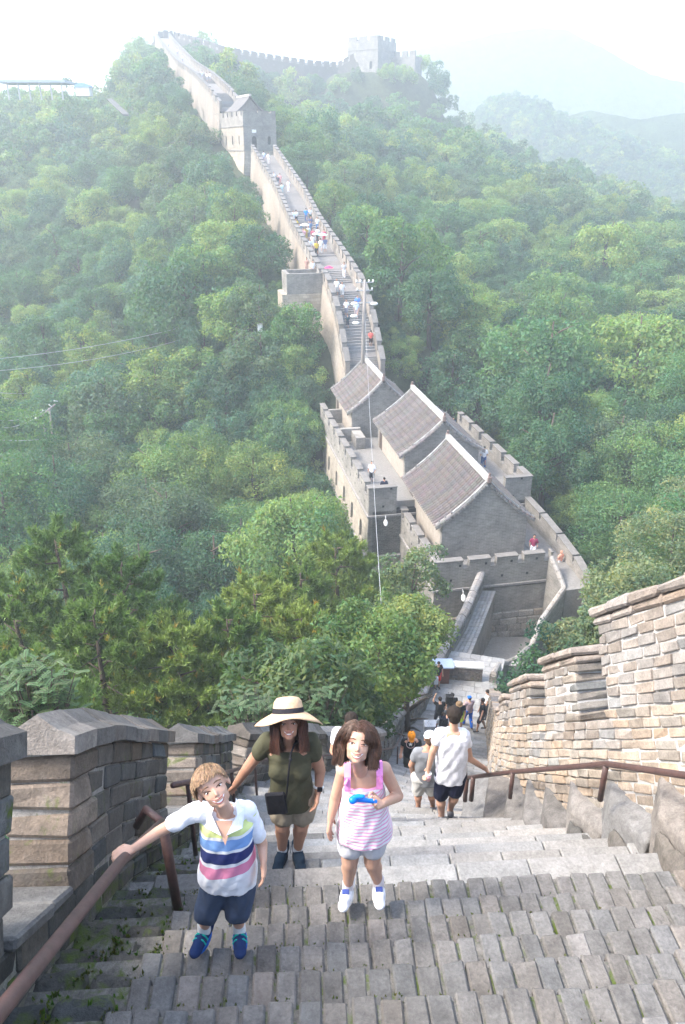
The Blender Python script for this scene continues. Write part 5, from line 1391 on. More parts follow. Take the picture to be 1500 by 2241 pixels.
class Pm(MB):
    def cap(s, p0, p1, r0, r1=None, seg=12):
        r1 = r0 if r1 is None else r1; p0, p1 = Vector(p0), Vector(p1); d = (p1-p0); L = max(d.length, 1e-5); d /= L
        pts = []; rs = []
        for a in (-80, -55, -28, 0): pts.append(p0+d*r0*sin(R(a))); rs.append(max(1e-4, r0*cos(R(a))))
        for a in (0, 28, 55, 80): pts.append(p1+d*r1*sin(R(a))); rs.append(max(1e-4, r1*cos(R(a))))
        return s.tube(pts, rs, seg)
    def loft(s, secs, seg=20):
        """secs: (centre, right vector*rx, forward vector*ry)"""
        vs = []; fs = []
        for c, a, b in secs:
            for k in range(seg):
                t = 2*pi*k/seg; cc, ss = cos(t), sin(t); e = .85
                vs.append(Vector(c)+a*(abs(cc)**e*(1 if cc > 0 else -1))+b*(abs(ss)**e*(1 if ss > 0 else -1)))
        n = len(secs)
        for i in range(n-1):
            for k in range(seg):
                k2 = (k+1) % seg; fs.append((i*seg+k, i*seg+k2, (i+1)*seg+k2, (i+1)*seg+k))
        fs.append(tuple(range(seg))[::-1]); fs.append(tuple(range((n-1)*seg, n*seg)))
        return s.add(vs, fs)
def remeshed(mb, name, mat, vox, loc, parent, smooth_it=4, disp=0, dsc=9, seed=0, fac=.5):
    me = mb.mesh(name, mat); o = bpy.data.objects.new(name, me); COL.objects.link(o)
    md = o.modifiers.new('r', 'REMESH'); md.mode = 'VOXEL'; md.voxel_size = vox; md.use_smooth_shade = True
    ms = o.modifiers.new('s', 'SMOOTH'); ms.factor = fac; ms.iterations = smooth_it
    dg = bpy.context.evaluated_depsgraph_get(); me2 = bpy.data.meshes.new_from_object(o.evaluated_get(dg)); bpy.data.objects.remove(o)
    n = len(me2.vertices); co = np.empty(n*3, 'f'); me2.vertices.foreach_get('co', co); co = co.reshape(-1, 3)
    if disp:
        nr = np.empty(n*3, 'f'); me2.vertices.foreach_get('normal', nr); nr = nr.reshape(-1, 3)
        x, y, z = co.T
        w = np.sin(z*dsc*1.0+np.sin(x*dsc*1.7+seed)*1.9+seed)*np.cos(x*dsc*1.3+y*dsc*.9+np.sin(z*dsc*.8)*1.5)+.5*np.sin((x*1.9-z*1.1)*dsc*1.7+seed*2+y*dsc)
        co = co+nr*(w*disp)[:, None]
    co = co-np.array(loc, 'f')
    me2.vertices.foreach_set('co', co.ravel().astype('f')); me2.materials.clear(); me2.materials.append(mat); me2.name = name
    me2.polygons.foreach_set('use_smooth', [True]*len(me2.polygons)); me2.update()
    r = bpy.data.objects.new(name, me2); link(r, parent); return r
def frame(f, up=(0, 0, 1), roll=0):
    f = Vector(f).normalized(); r = f.cross(Vector(up)).normalized(); u = r.cross(f).normalized()
    q = Matrix.Rotation(roll, 3, f); return q @ r, f, q @ u

def hand_prims(P, w, dirn, palmn, size, curl=.35, spread=1., grip=None, thumb_side=1):
    """palm and five separate fingers. w wrist, dirn pointing direction, palmn the way the palm faces"""
    d = Vector(dirn).normalized(); n = (Vector(palmn)-d*Vector(palmn).dot(d)).normalized(); s = d.cross(n).normalized()*thumb_side
    w = Vector(w); L = size
    for k in range(4):
        a = (k-1.5)/1.5; base = w+d*L*.48+s*a*L*.19
        P.cap(w+s*a*L*.08+d*L*.06, base, L*.1, L*.09, 8)
        ln = L*(.44, .5, .47, .36)[::1 if thumb_side > 0 else 1][3-k]
        dd = (d*cos(curl*.5)+n*sin(curl*.5)+s*a*.14*spread).normalized(); m1 = base+dd*ln*.45
        dd = (d*cos(curl*1.6)+n*sin(curl*1.6)+s*a*.1*spread).normalized(); m2 = m1+dd*ln*.32
        dd = (d*cos(curl*2.6)+n*sin(curl*2.6)).normalized(); m3 = m2+dd*ln*.25
        P.cap(base, m1, L*.062, L*.056, 8); P.cap(m1, m2, L*.056, L*.05, 8); P.cap(m2, m3, L*.05, L*.042, 8)
    b = w+d*L*.12+s*L*.14; t1 = b+(s*.75+d*.6+n*.25).normalized()*L*.26; t2 = t1+(d*.9+s*.15+n*.35).normalized()*L*.22
    P.cap(b, t1, L*.085, L*.07, 8); P.cap(t1, t2, L*.066, L*.052, 8)

def head_prims(P, c, r, f, u, H, ears=True):
    c = Vector(c); Q = lambda x, y, z: c+r*x*H+f*y*H+u*z*H
    M_ = Matrix((r, f, u)).transposed()
    el = lambda x, y, z, a, b, cc: P.ball(Q(x, y, z), (a*H, b*H, cc*H), M_, 18)
    el(0, -.05, .13, .355, .43, .37); el(0, .1, -.1, .275, .29, .33); el(0, .14, -.26, .2, .23, .2); el(0, .24, -.4, .11, .11, .085)
    for s in (-1, 1):
        el(s*.13, .225, -.14, .115, .105, .11); el(s*.165, .08, -.27, .085, .16, .14); el(s*.13, .27, .1, .13, .09, .06)
        if ears: el(s*.365, -.03, -.06, .045, .085, .12)
    P.cap(Q(0, .36, .02), Q(0, .425, -.12), .03*H, .04*H, 8)
    for s in (-1, 1): P.cap(Q(s*.045, .38, -.145), Q(s*.045, .38, -.145),   .03*H)
    el(0, .3, -.24, .13, .1, .06)
def face_parts(body, c, r, f, u, H, loc, smile=True, teeth=True, squint=(0, 0), brow=(.1, .06, .04), lashes=True, iris=None):
    bvh = BVHTree.FromPolygons([v.co+Vector(loc) for v in body.data.vertices], [tuple(p.vertices) for p in body.data.polygons])
    root = body.parent; c = Vector(c)
    def S(x, z, off=.0):
        o_ = c+r*x*H+u*z*H+f*H*1.2; h = bvh.ray_cast(o_, -f)
        p = h[0] if h[0] is not None else c+r*x*H+u*z*H+f*.35*H
        return p+f*off*H
    L_ = lambda p: Vector(p)-Vector(loc)
    M_ = Matrix((r, f, u)).transposed()
    for i, s in enumerate((-1, 1)):
        q = squint[i]; ez = -.0; m_ = MB(); m_.sm = True
        m_.ball(L_(S(s*.15, ez, -.012)), (.058*H, .026*H, (.028-.021*q)*H), M_, 12); eyo = m_.build('eye', M_EYE, root)
        m2 = MB(); m2.sm = True; m2.ball(L_(S(s*.15, ez-.002, .008)), (.03*H, .014*H, (.028-.02*q)*H), M_, 10); m2.build('iris', iris or M_IRIS, eyo)
        m3 = MB(); m3.sm = True; xs = np.linspace(-.078, .078, 7)
        m3.tube([L_(S(s*.15+x, ez+(.036-.02*q)*(1-(x/.085)**2)+.002, .006)) for x in xs], [.008*H, .012*H, .013*H, .014*H, .013*H, .012*H, .007*H], 5); m3.build('eyelid', cloth((.09, .05, .035), 'lash'), root)
        if q > .5:
            m4 = MB(); m4.sm = True; m4.tube([L_(S(s*.15+x, ez-.02-.01*(1-(x/.085)**2), .004)) for x in xs], .012*H, 5); m4.build('lower_lid', cloth((.4, .2, .14), 'lid'), root)
        m5 = MB(); m5.sm = True; m5.tube([L_(S(s*.15+x, .1+.028*(1-(x/.1)**2)-.012*q+ (s*x*-.1), .002)) for x in np.linspace(-.09, .09, 7)], [.008*H, .014*H, .016*H, .017*H, .016*H, .013*H, .006*H], 5); m5.build('eyebrow', cloth(brow, 'brow'), root)
    w = .15 if smile else .1; lift = .05 if smile else .012; mz = -.262
    xs = np.linspace(-w, w, 9); gap_ = .06 if teeth else .012
    ctr = lambda x: 1-(x/w)**2
    up_ = [L_(S(x, mz+lift*(x/w)**2+gap_*.35*ctr(x)+.012, .0)) for x in xs]; lo_ = [L_(S(x, mz+lift*(x/w)**2-gap_*ctr(x)-.012, .0)) for x in xs]
    m_ = MB(); m_.sm = True; rr_ = [.007*H*(.6+1.1*ctr(x)) for x in xs]; m_.tube(up_, rr_, 6); m_.tube(lo_, [v*1.35 for v in rr_], 6); m_.build('lips', M_LIP, root)
    m_ = MB(); vs = [p+f*.004*H for p in up_]+[p+f*.004*H for p in lo_]; n = len(xs); m_.add(vs, [(i, n+i, n+i+1, i+1) for i in range(n-1)]); m_.build('teeth' if teeth else 'mouth', M_TOOTH if teeth else M_LIP, root)
    for s in (-1, 1):
        m_ = MB(); m_.ball(L_(S(s*.04, -.165, -.004)), (.016*H, .01*H, .01*H), M_, 8); m_.build('nostril', cloth((.16, .06, .04), 'nostril'), root)

def hair_mat(name, c, c2):
    m, nt, b, o = new_mat(name); at = nt.nodes.new('ShaderNodeAttribute'); at.attribute_name = 'tint'
    nt.links.new(at.outputs[0], b.inputs['Base Color']); b.inputs['Roughness'].default_value = .42; b.inputs['Specular IOR Level'].default_value = .4; return m
M_HAIR = hair_mat('hair', 0, 0)
def hair(root, c, r, f, u, H, loc, col, kind, n=900, length=.9, seed=1, part=.0, line=.3, rad=.0016):
    g = random.Random(seed); c = Vector(c); m_ = MB(); m_.sm = True
    cc = c+f*-.05*H+u*.13*H; E = (.375*H, .45*H, .39*H)
    def outside(p, k):
        d = p-cc; x, y, z = d.dot(r)/(E[0]*k), d.dot(f)/(E[1]*k), d.dot(u)/(E[2]*k); q = sqrt(x*x+y*y+z*z)
        if q < 1: p = cc+(r*x*E[0]+f*y*E[1]+u*z*E[2])*k/q if q > .01 else p
        # face and jaw volume below the skull
        return p
    cap = MB(); cap.sm = True
    seg, ring = 22, 16; vs = []; fs = []; ok = []
    for i in range(ring+1):
        a = pi*i/ring
        for k in range(seg):
            b = 2*pi*k/seg; x, y, z = sin(a)*cos(b), sin(a)*sin(b), cos(a); vs.append(cc+r*x*E[0]*.985+f*y*E[1]*.985+u*z*E[2]*.985)
            ok.append(z > hairline(x, y, kind, line))
    for i in range(ring):
        for k in range(seg):
            q = (i*seg+k, (i+1)*seg+k, (i+1)*seg+(k+1) % seg, i*seg+(k+1) % seg)
            if sum(ok[t] for t in q) >= 3: fs.append(q)
    m_.add([v-Vector(loc) for v in vs], fs, tuple(x*.75 for x in col))
    cnt = 0
    while cnt < n:
        x, y, z = g.gauss(0, 1), g.gauss(0, 1), g.gauss(.25, 1); l = sqrt(x*x+y*y+z*z); x, y, z = x/l, y/l, z/l
        if z < hairline(x, y, kind, line)+.02: continue
        cnt += 1
        p = cc+r*x*E[0]+f*y*E[1]+u*z*E[2]; nrm = (r*x+f*y+u*z).normalized()
        pts = [p-nrm*.01*H]; k_ = 1.01+g.uniform(0, .05)
        if kind == 'short':
            d = (nrm*.22+f*.6*(1 if y > -.2 else .1)+u*-.3+r*(.35+g.uniform(-.3, .3))).normalized(); st = .04*H
            for j in range(4):
                p = p+d*st; p = outside(p, k_+.01*j); d = (d+u*-.22+r*g.uniform(-.1, .1)).normalized(); pts.append(p)
        else:
            sd = 1 if (x > part) else -1
            d = (r*sd*(.8 if y > .3 else .45)+u*.1+f*(-.3 if y < .5 else -.55)+nrm*.1).normalized(); st = .085*H; tgt = -length+g.uniform(-.07, .05)
            j = 0; ph = g.uniform(0, 6.28)
            while j < 26:
                p = p+d*st; p = outside(p, k_)
                zz_ = (p-c).dot(u)/H
                lx, ly = (p-cc).dot(r)/H, (p-cc).dot(f)/H
                if zz_ < .05:                              # below the skull keep clear of the face and neck
                    mx = .3+ .04*(k_-1)*10; 
                    if abs(lx) < mx and ly > -.3: p = p+r*((mx-abs(lx))*(1 if lx > 0 else -1)*H*.6)
                    if ly > .12: p = p-f*(ly-.12)*H*.6
                d = (d*.55+u*-.6+r*(g.uniform(-.08, .08)+.2*sin(j*.9+ph))+f*(g.uniform(-.08, .08)+.14*cos(j*.9+ph))).normalized(); pts.append(p); j += 1
                if zz_ < tgt: break
        t = g.gauss(1, .28); lt = (col[0]*t*g.uniform(.9, 1.15), col[1]*t, col[2]*t*g.uniform(.85, 1.1)); nP = len(pts)
        m_.tube([q-Vector(loc) for q in pts], [H/.2*rad*(1.2 if q < nP*.7 else .7) for q in range(nP)], 3, tuple(max(.004, q) for q in lt), cap=False)
    return m_.build('hair', M_HAIR, root)
def hairline(x, y, kind, line):
    # threshold height on the unit skull
    front = line if y > 0 else -.55
    t = max(0, min(1, (y+.15)/.75)); base = -.55*(1-t)+line*t
    if kind == 'short': base = -.35*(1-t)+line*t
    return base

def shoe(root, loc, ank, toe_dir, L, matU, matS, drop=.07):
    t = Vector((toe_dir[0], toe_dir[1], 0)).normalized(); s = Vector((t.y, -t.x, 0)); a = Vector(ank); base = a-Vector((0, 0, drop))
    P = Pm(); h = L*.2
    for k, (y, w, z) in enumerate([(-.26, .15, .15), (-.05, .165, .17), (.25, .18, .12), (.5, .17, .09)]): P.ball(base+t*y*L+Vector((0, 0, z*L*1.25)), (w*L*1.05, .24*L, z*L*1.35), Matrix((s, t, Vector((0, 0, 1)))).transposed(), 12)
    P.cap(base+t*-.12*L+Vector((0, 0, .15*L)), a+Vector((0, 0, .01)), .16*L, .14*L)
    P.cap(base+t*-.2*L+Vector((0, 0, .13*L)), base+t*.42*L+Vector((0, 0, .17*L)), .17*L, .15*L)
    o = remeshed(P, 'shoe', matU, .009, loc, root, 3)
    sl = MB(); n = 18; ring = []
    for k in range(n):
        q = 2*pi*k/n; yy = cos(q)*.43+.12; ww = .19*(1+.15*cos(q))
        ring.append(base+t*yy*L+s*sin(q)*ww*L)
    sl.prism([p-Vector(loc)-Vector((0, 0, .004)) for p in ring][::-1], (0, 0, .11*L), (1, 1, 1)); sl.build('sole', matS, o)
    return o
def person_root(ankL, ankR, lab, group=None):
    c = (Vector(ankL)+Vector(ankR))/2; return empty('person', (c.x, c.y, min(ankL[2], ankR[2])-.07), lab, 'person', group)
def limb(P, a, b, c, r, seg=14):
    P.cap(a, b, r[0], r[1], seg); P.cap(b, c, r[2], r[3], seg)
def torso_secs(hc, nk, right, W, Dp, ws):
    """sections from hip centre to neck; ws: list of (t, width factor, depth factor, forward shift)"""
    hc, nk = Vector(hc), Vector(nk); ax = (nk-hc).normalized(); r = (Vector(right)-ax*Vector(right).dot(ax)).normalized(); f = ax.cross(r).normalized()
    return [(hc+(nk-hc)*t+f*sh, r*W*w, f*Dp*d) for t, w, d, sh in ws], r, f, ax

def leg_muscles(P, hip, knee, ank, k, fwd):
    fwd = Vector(fwd); P.cap(hip, knee, .078*k, .05*k, 14); P.cap(knee, ank, .047*k, .03*k, 14)
    c = Vector(knee).lerp(Vector(ank), .3)-fwd*.014*k; P.cap(c, Vector(knee).lerp(Vector(ank), .45)-fwd*.012*k, .05*k, .045*k, 12)
    P.cap(ank, Vector(ank)-Vector((0, 0, .03*k)), .03*k, .033*k, 10); P.cap(Vector(ank)-Vector((0, 0, .035*k)), Vector(ank)-Vector((0, 0, .04*k))+fwd*.05*k, .026*k, .02*k, 10)

def ray(px, py, d): return atd(px, py, d)
# ---------------------------------------------------------------- the boy
def build_boy():
    d = 2.72; A = lambda x, y, dd=0: ray(x, y, d+dd)
    al, ar = A(447, 2030, .0), A(524, 2030, .0)            # l / r as seen in the picture
    root = person_root(al, ar, 'smiling boy in a striped white polo shirt, one hand on the rusty handrail'); loc = root.location
    kl, kr = A(455, 1985, -.02), A(520, 1980, -.02); hl, hr = A(478, 1922, .03), A(528, 1920, .03)
    sl, sr = A(427, 1776, -.01), A(541, 1773, .02); nk = A(495, 1764, .0); hc = (hl+hr)/2
    el = A(345, 1822, -.05); wl = A(292, 1858, -.12); er = A(574, 1846, .03); wr = A(577, 1882, -.03)
    ax = Vector((0, 0, 1)); fw = Vector((-.08, -1, 0)).normalized(); rt = Vector((1, 0, 0))
    hcn = A(466, 1722, -.07); hf = (Vector((0, 0, 0))-hcn+Vector((.12, 0, -.75))).normalized(); r_, f_, u_ = frame(hf, (0, 0, 1), R(-1)); 
    q = Matrix.Rotation(R(24), 3, f_); r_, u_ = q @ r_, q @ u_
    H = .2
    if (u_.x > 0): q = Matrix.Rotation(R(-48), 3, f_); r_, u_ = q @ r_, q @ u_
    P = Pm(); head_prims(P, hcn, r_, f_, u_, H)
    P.cap(nk-Vector((0, 0, .05)), hcn-u_*H*.3-f_*H*.05, .036, .035)
    secs, _, _, _ = torso_secs(hc, nk, rt, .1, .075, [(0, 1.15, 1.1, 0), (.3, 1.0, 1.0, 0), (.6, 1.1, 1.05, 0), (.82, 1.15, .9, 0), (.95, .6, .6, 0)]); P.loft(secs)
    for s_, e_, w_ in ((sl, el, wl), (sr, er, wr)): P.cap(nk.lerp(s_, .4)-Vector((0, 0, .03)), s_, .036, .036); P.cap(s_, e_, .035, .028); P.cap(e_, w_, .028, .019)
    for h_, k_, a_ in ((hl, kl, al), (hr, kr, ar)): leg_muscles(P, h_, k_, a_, .92, fw)
    tip = A(268, 1866, -.14)
    hand_prims(P, wl, tip-wl, (.1, .1, -1), .132, .75, .6, thumb_side=-1)
    hand_prims(P, wr, A(578, 1905, -.05)-wr, (-1, 0, 0), .14, .3, .5)
    body = remeshed(P, 'body', SKIN, .0048, loc, root, 4)
    face_parts(body, hcn, r_, f_, u_, H, loc, True, True, (.45, .3), (.2, .12, .07))
    hair(root, hcn, r_, f_, u_, H, loc, (.3, .195, .115), 'short', 3400, seed=4, line=.42, rad=.0011)
    # polo shirt with bands of colour on the body
    m, nt, b_, o_ = new_mat('striped_jersey'); co = coords(nt); sx = nt.nodes.new('ShaderNodeSeparateXYZ'); nt.links.new(co, sx.inputs[0])
    zt, zb = A(500, 1800, -.1).z-loc.z, A(500, 1950, -.1).z-loc.z
    mr = nt.nodes.new('ShaderNodeMapRange'); mr.inputs['From Min'].default_value = zt; mr.inputs['From Max'].default_value = zb; nt.links.new(sx.outputs[2], mr.inputs[0])
    sxm = nt.nodes.new('ShaderNodeMath'); sxm.operation = 'MULTIPLY_ADD'; sxm.inputs[1].default_value = .25; nt.links.new(sx.outputs[0], sxm.inputs[0]); nt.links.new(mr.outputs[0], sxm.inputs[2])
    nn_ = nz(nt, 5, 2, .5, co); ad = nt.nodes.new('ShaderNodeMath'); ad.operation = 'MULTIPLY_ADD'; ad.inputs[1].default_value = .1; nt.links.new(nn_.outputs[0], ad.inputs[0]); nt.links.new(sxm.outputs[0], ad.inputs[2])
    cr = nt.nodes.new('ShaderNodeValToRGB'); cr.color_ramp.interpolation = 'CONSTANT'; e = cr.color_ramp.elements
    Wt = (.8, .8, .82, 1)
    bands = [(0, Wt), (.155, (.66, .72, .28, 1)), (.255, Wt), (.30, (.2, .36, .68, 1)), (.45, Wt), (.49, (.02, .03, .14, 1)), (.64, Wt), (.69, (.72, .24, .38, 1)), (.83, Wt)]
    e[0].position = 0; e[0].color = Wt; e[1].position = .155; e[1].color = bands[1][1]
    for p_, c_ in bands[2:]: q_ = e.new(p_); q_.color = c_
    off = nt.nodes.new('ShaderNodeMath'); off.operation = 'ADD'; off.inputs[1].default_value = -.05; nt.links.new(ad.outputs[0], off.inputs[0]); nt.links.new(off.outputs[0], cr.inputs[0]); nt.links.new(cr.outputs[0], b_.inputs['Base Color']); b_.inputs['Roughness'].default_value = .9
    bump(nt, b_, nz(nt, 14, 3, .5, co, .6).outputs[0], .35, .03)
    P = Pm(); hem = A(500, 1918, .02)
    secs, _, _, _ = torso_secs(hem, nk, rt, .118, .092, [(0, 1.28, 1.3, -.0), (.15, 1.25, 1.3, 0), (.4, 1.12, 1.16, 0), (.65, 1.12, 1.1, 0), (.83, 1.12, .98, 0), (.93, .62, .66, 0)]); P.loft(secs)
    for s_ in (sl, sr): P.cap(nk.lerp(s_, .45)-Vector((0, 0, .035)), s_, .045, .05)
    remeshed(P, 'shirt', m, .007, loc, root, 5, .0032, 26, 1)
    wht = cloth((.8, .8, .83), 'white_jersey')
    for s_, e_, fq in ((sl, el, .55), (sr, er, .72)):
        P = Pm(); P.cap(s_.lerp(nk, .25), s_, .046, .047); P.cap(s_, s_.lerp(e_, fq), .046, .044); remeshed(P, 'sleeve', wht, .007, loc, root, 3, .003, 30, 2)
    # collar: two flaps and a short placket
    for sgn in (-1, 1):
        cb = MB(); a0 = nk+Vector((sgn*.045, .03, .02)); a1 = nk+Vector((sgn*.06, -.05, -.0)); a2 = nk+Vector((sgn*.012, -.105, -.075)); a3 = nk+Vector((sgn*.085, -.075, -.06)); a4 = nk+Vector((sgn*.09, .0, -.015))
        vs = [p-loc for p in (a0, a1, a2, a3, a4)]; cb.add(vs+[p+Vector((0, -.008, .006)) for p in vs], [(5, 6, 9), (6, 7, 8), (6, 8, 9), (0, 4, 1), (1, 3, 2), (1, 4, 3), (0, 1, 6, 5), (1, 2, 7, 6), (2, 3, 8, 7), (3, 4, 9, 8), (4, 0, 5, 9)]); cb.build('collar', wht, root)
    vn = MB(); vn.add([p-loc for p in (nk+Vector((-.04, -.07, -.02)), nk+Vector((.04, -.07, -.02)), nk+Vector((.006, -.125, -.12)))], [(0, 2, 1)]); vn.build('neck_opening', SKIN, root)
    den = cloth((.055, .075, .12), 'denim')
    P = Pm()
    for h_, k_, ak_ in ((hl, kl, al), (hr, kr, ar)): P.cap(h_+Vector((0, 0, .02)), h_.lerp(k_, .4), .085, .08); P.cap(h_.lerp(k_, .4), k_.lerp(ak_, .2), .08, .07)
    P.cap(hl+Vector((0, 0, .03)), hr+Vector((0, 0, .03)), .088)
    remeshed(P, 'shorts', den, .008, loc, root, 3, .0045, 24, 3)
    navy = cloth((.012, .03, .1), 'navy_mesh'); blue = cloth((.02, .12, .45), 'blue_rubber'); grn = plain('green_strap', (.0, .35, .3), .5)
    for a_, sg in ((al, -1), (ar, 1)):
        P = Pm(); P.cap(a_+Vector((0, 0, .03)), a_-Vector((0, 0, .02)), .034, .036); remeshed(P, 'sock', cloth((.75, .75, .74), 'sock'), .007, loc, root, 2)
        shoe(root, loc, a_-Vector((0, 0, .005)), (fw.x+sg*.22, fw.y), .2, navy, blue, .062)
        t = Vector((fw.x+sg*.22, fw.y, 0)).normalized()
        for q_ in (.035, .06):
            s_ = Vector((t.y, -t.x, 0)); cb = MB(); c0 = a_+t*q_-loc+Vector((0, 0, -.012-.15*(q_-.035)))
            cb.tube([c0-s_*.036-Vector((0, 0, .022)), c0-s_*.02+Vector((0, 0, .004)), c0+s_*.02+Vector((0, 0, .004)), c0+s_*.036-Vector((0, 0, .022))], .005, 6); cb.build('strap', grn, root)
build_boy()

# ---------------------------------------------------------------- the girl
def build_girl():
    d = 3.28; A = lambda x, y, dd=0: ray(x, y, d+dd)
    al, ar = A(762, 1937, 0), A(829, 1931, 0)
    root = person_root(al, ar, 'grinning girl with brown bobbed hair in a pink striped tank top, holding a blue toy'); loc = root.location
    kl, kr = A(766, 1887, -.02), A(815, 1887, -.02); hl, hr = A(770, 1812, .02), A(818, 1812, .02); hc = (hl+hr)/2
    nk = A(792, 1680, .02); sl, sr = A(752, 1688, .02), A(841, 1682, .02)
    el = A(735, 1747, .02); wl = A(724, 1792, -.02); er = A(871, 1742, .03); wr = A(838, 1759, -.14)
    fw = Vector((-.0, -1, 0)); rt = Vector((1, 0, 0))
    hcn = A(784, 1625, -.06); hf = (-hcn+Vector((0, 0, -.7))).normalized(); r_, f_, u_ = frame(hf, (0, 0, 1)); q = Matrix.Rotation(R(-6), 3, f_); r_, u_ = q @ r_, q @ u_
    H = .215; P = Pm(); head_prims(P, hcn, r_, f_, u_, H, ears=False); P.cap(nk-Vector((0, 0, .05)), hcn-u_*H*.3, .036, .035)
    secs, _, _, _ = torso_secs(hc, nk, rt, .1, .078, [(0, 1.15, 1.15, 0), (.3, 1.0, 1.05, 0), (.6, 1.05, 1.02, 0), (.84, 1.15, .85, 0), (.95, .6, .6, 0)]); P.loft(secs)
    for s_, e_, w_ in ((sl, el, wl), (sr, er, wr)): P.cap(nk.lerp(s_, .4)-Vector((0, 0, .03)), s_, .038, .042); P.cap(s_, e_, .04, .033); P.cap(e_, w_, .034, .022)
    for h_, k_, a_ in ((hl, kl, al), (hr, kr, ar)): leg_muscles(P, h_, k_, a_, 1.0, fw)
    hand_prims(P, wl, A(721, 1818, -.03)-wl, (1, -.2, 0), .15, .25, .6, thumb_side=-1)
    hand_prims(P, wr, A(808, 1757, -.2)-wr, (-.2, -.35, .9), .15, .5, .6, thumb_side=1)
    body = remeshed(P, 'body', SKIN, .005, loc, root, 4)
    face_parts(body, hcn, r_, f_, u_, H, loc, True, True, (.98, .3), (.1, .05, .03))
    hair(root, hcn, r_, f_, u_, H, loc, (.075, .037, .022), 'long', 2600, .5, seed=6, part=.12, line=.42, rad=.0014)
    # tank top, white with thin pink wavy stripes
    m, nt, b_, o_ = new_mat('pink_striped_jersey'); co = coords(nt)
    mp = nt.nodes.new('ShaderNodeMapping'); mp.inputs['Scale'].default_value = (1, 1, 1); nt.links.new(co, mp.inputs[0])
    wv = nt.nodes.new('ShaderNodeTexWave'); wv.wave_type = 'BANDS'; wv.bands_direction = 'Z'; wv.inputs['Scale'].default_value = 13.5; wv.inputs['Distortion'].default_value = 1.1; wv.inputs['Detail'].default_value = 1; wv.inputs['Detail Scale'].default_value = .8; nt.links.new(mp.outputs[0], wv.inputs[0])
    r1 = ramp(nt, wv.outputs[0], .6, .72, (.82, .8, .82, 1), (.78, .36, .56, 1)); nt.links.new(r1.outputs[0], b_.inputs['Base Color']); b_.inputs['Roughness'].default_value = .9
    bump(nt, b_, nz(nt, 12, 3, .5, co, .6).outputs[0], .35, .03)
    P = Pm(); hem = A(798, 1818, .03)
    secs, _, _, _ = torso_secs(hem, nk, rt, .118, .1, [(0, 1.42, 1.5, -.0), (.12, 1.36, 1.4, 0), (.4, 1.2, 1.22, 0), (.62, 1.08, 1.1, 0), (.76, .98, 1.0, 0), (.82, .86, .92, 0)]); P.loft(secs)
    remeshed(P, 'tank_top', m, .007, loc, root, 4, .0036, 20, 2)
    pk = cloth((.85, .3, .6), 'pink_strap')
    for sg, s_ in ((-1, sl), (1, sr)):
        cb = MB(); c_ = nk.lerp(s_, .78); fr_ = c_+Vector((0, -.085, -.07)); pts = [fr_, c_+Vector((0, -.065, .005)), c_+Vector((0, -.0, .042)), c_+Vector((0, .07, -.01))]
        for a_, b2 in zip(pts, pts[1:]): cb.cuboid([p-loc+o2 for o2 in (Vector((0, 0, -.004)), Vector((0, 0, .006))) for p in (a_-rt*.018, a_+rt*.018, b2-rt*.018, b2+rt*.018)])
        cb.build('shoulder_strap', pk, root)
        kb = Pm(); kb.cap(c_+Vector((sg*.0, -.07, .0)), c_+Vector((sg*.01, -.08, -.02)), .009, .012); remeshed(kb, 'bow', pk, .006, loc, root, 1)
    P = Pm(); P.cap(hl+Vector((0, 0, .02)), hr+Vector((0, 0, .02)), .09)
    for h_, k_ in ((hl, kl), (hr, kr)): P.cap(h_, h_.lerp(k_, .52), .09, .082)
    remeshed(P, 'shorts', cloth((.6, .6, .62), 'pale_grey_cotton'), .008, loc, root, 3, .002, 20, 3)
    wh = cloth((.8, .8, .82), 'white_leather'); bl = plain('blue_suede', (.05, .08, .28), .8)
    for a_, sg in ((al, -1), (ar, 1)):
        P = Pm(); P.cap(a_+Vector((0, 0, .035)), a_-Vector((0, 0, .02)), .034, .037); remeshed(P, 'sock', cloth((.8, .72, .7), 'sock'), .007, loc, root, 2)
        shoe(root, loc, a_-Vector((0, 0, .005)), (sg*.25 if sg < 0 else .02, fw.y), .212, wh, M_WHITE, .064)
        t = Vector((sg*.25 if sg < 0 else .02, fw.y, 0)).normalized(); cb = MB(); cb.box(-.022, .022, -.0, .03, .0, .012, Matrix.Translation(a_-loc+t*.06+Vector((0, 0, -.012))) @ Matrix.Rotation(R(25), 4, 'X'), .004); cb.build('tongue_patch', bl, root)
        for q_ in (.075, .095, .112):
            s_ = Vector((t.y, -t.x, 0)); cb = MB(); c0 = a_+t*q_-loc+Vector((0, 0, -.02-.35*(q_-.075))); cb.tube([c0-s_*.026, c0+Vector((0, 0, .008)), c0+s_*.026], .004, 5); cb.build('lace', wh, root)
    return wr
gw_ = build_girl()
# the blue toy in her hand
d = 3.28; a_ = ray(772, 1748, d-.24); b_x = ray(822, 1754, d-.2)
toy = empty('blue_toy', ray(797, 1751, d-.22), 'bright blue plastic toy held flat in the hand of the girl', 'toy')
P = Pm(); lc = toy.location; u1 = (b_x-a_).normalized()
P.cap(a_, b_x, .016, .012); P.cap(a_+Vector((.01, 0, .012)), a_+Vector((.055, 0, .016)), .014, .012); P.cap(a_-u1*.0+Vector((0, -.01, .0)), a_+u1*.02, .022, .018); P.cap(a_+u1*.06+Vector((0, 0, .0)), a_+u1*.055+Vector((0, 0, .03)), .009, .007)
bm_ = plain('blue_plastic', (.0, .2, .75), .3, .5, .03, 5, 0, 0)
remeshed(P, 'toy_body', bm_, .004, lc, toy, 2)
P = MB(); P.sm = True; P.ball(a_+u1*.035+Vector((0, 0, .028))-lc, (.014, .014, .006), None, 10); P.build('button', plain('light_blue_plastic', (.1, .45, .9), .3, .5, .03, 5, 0, 0), toy)

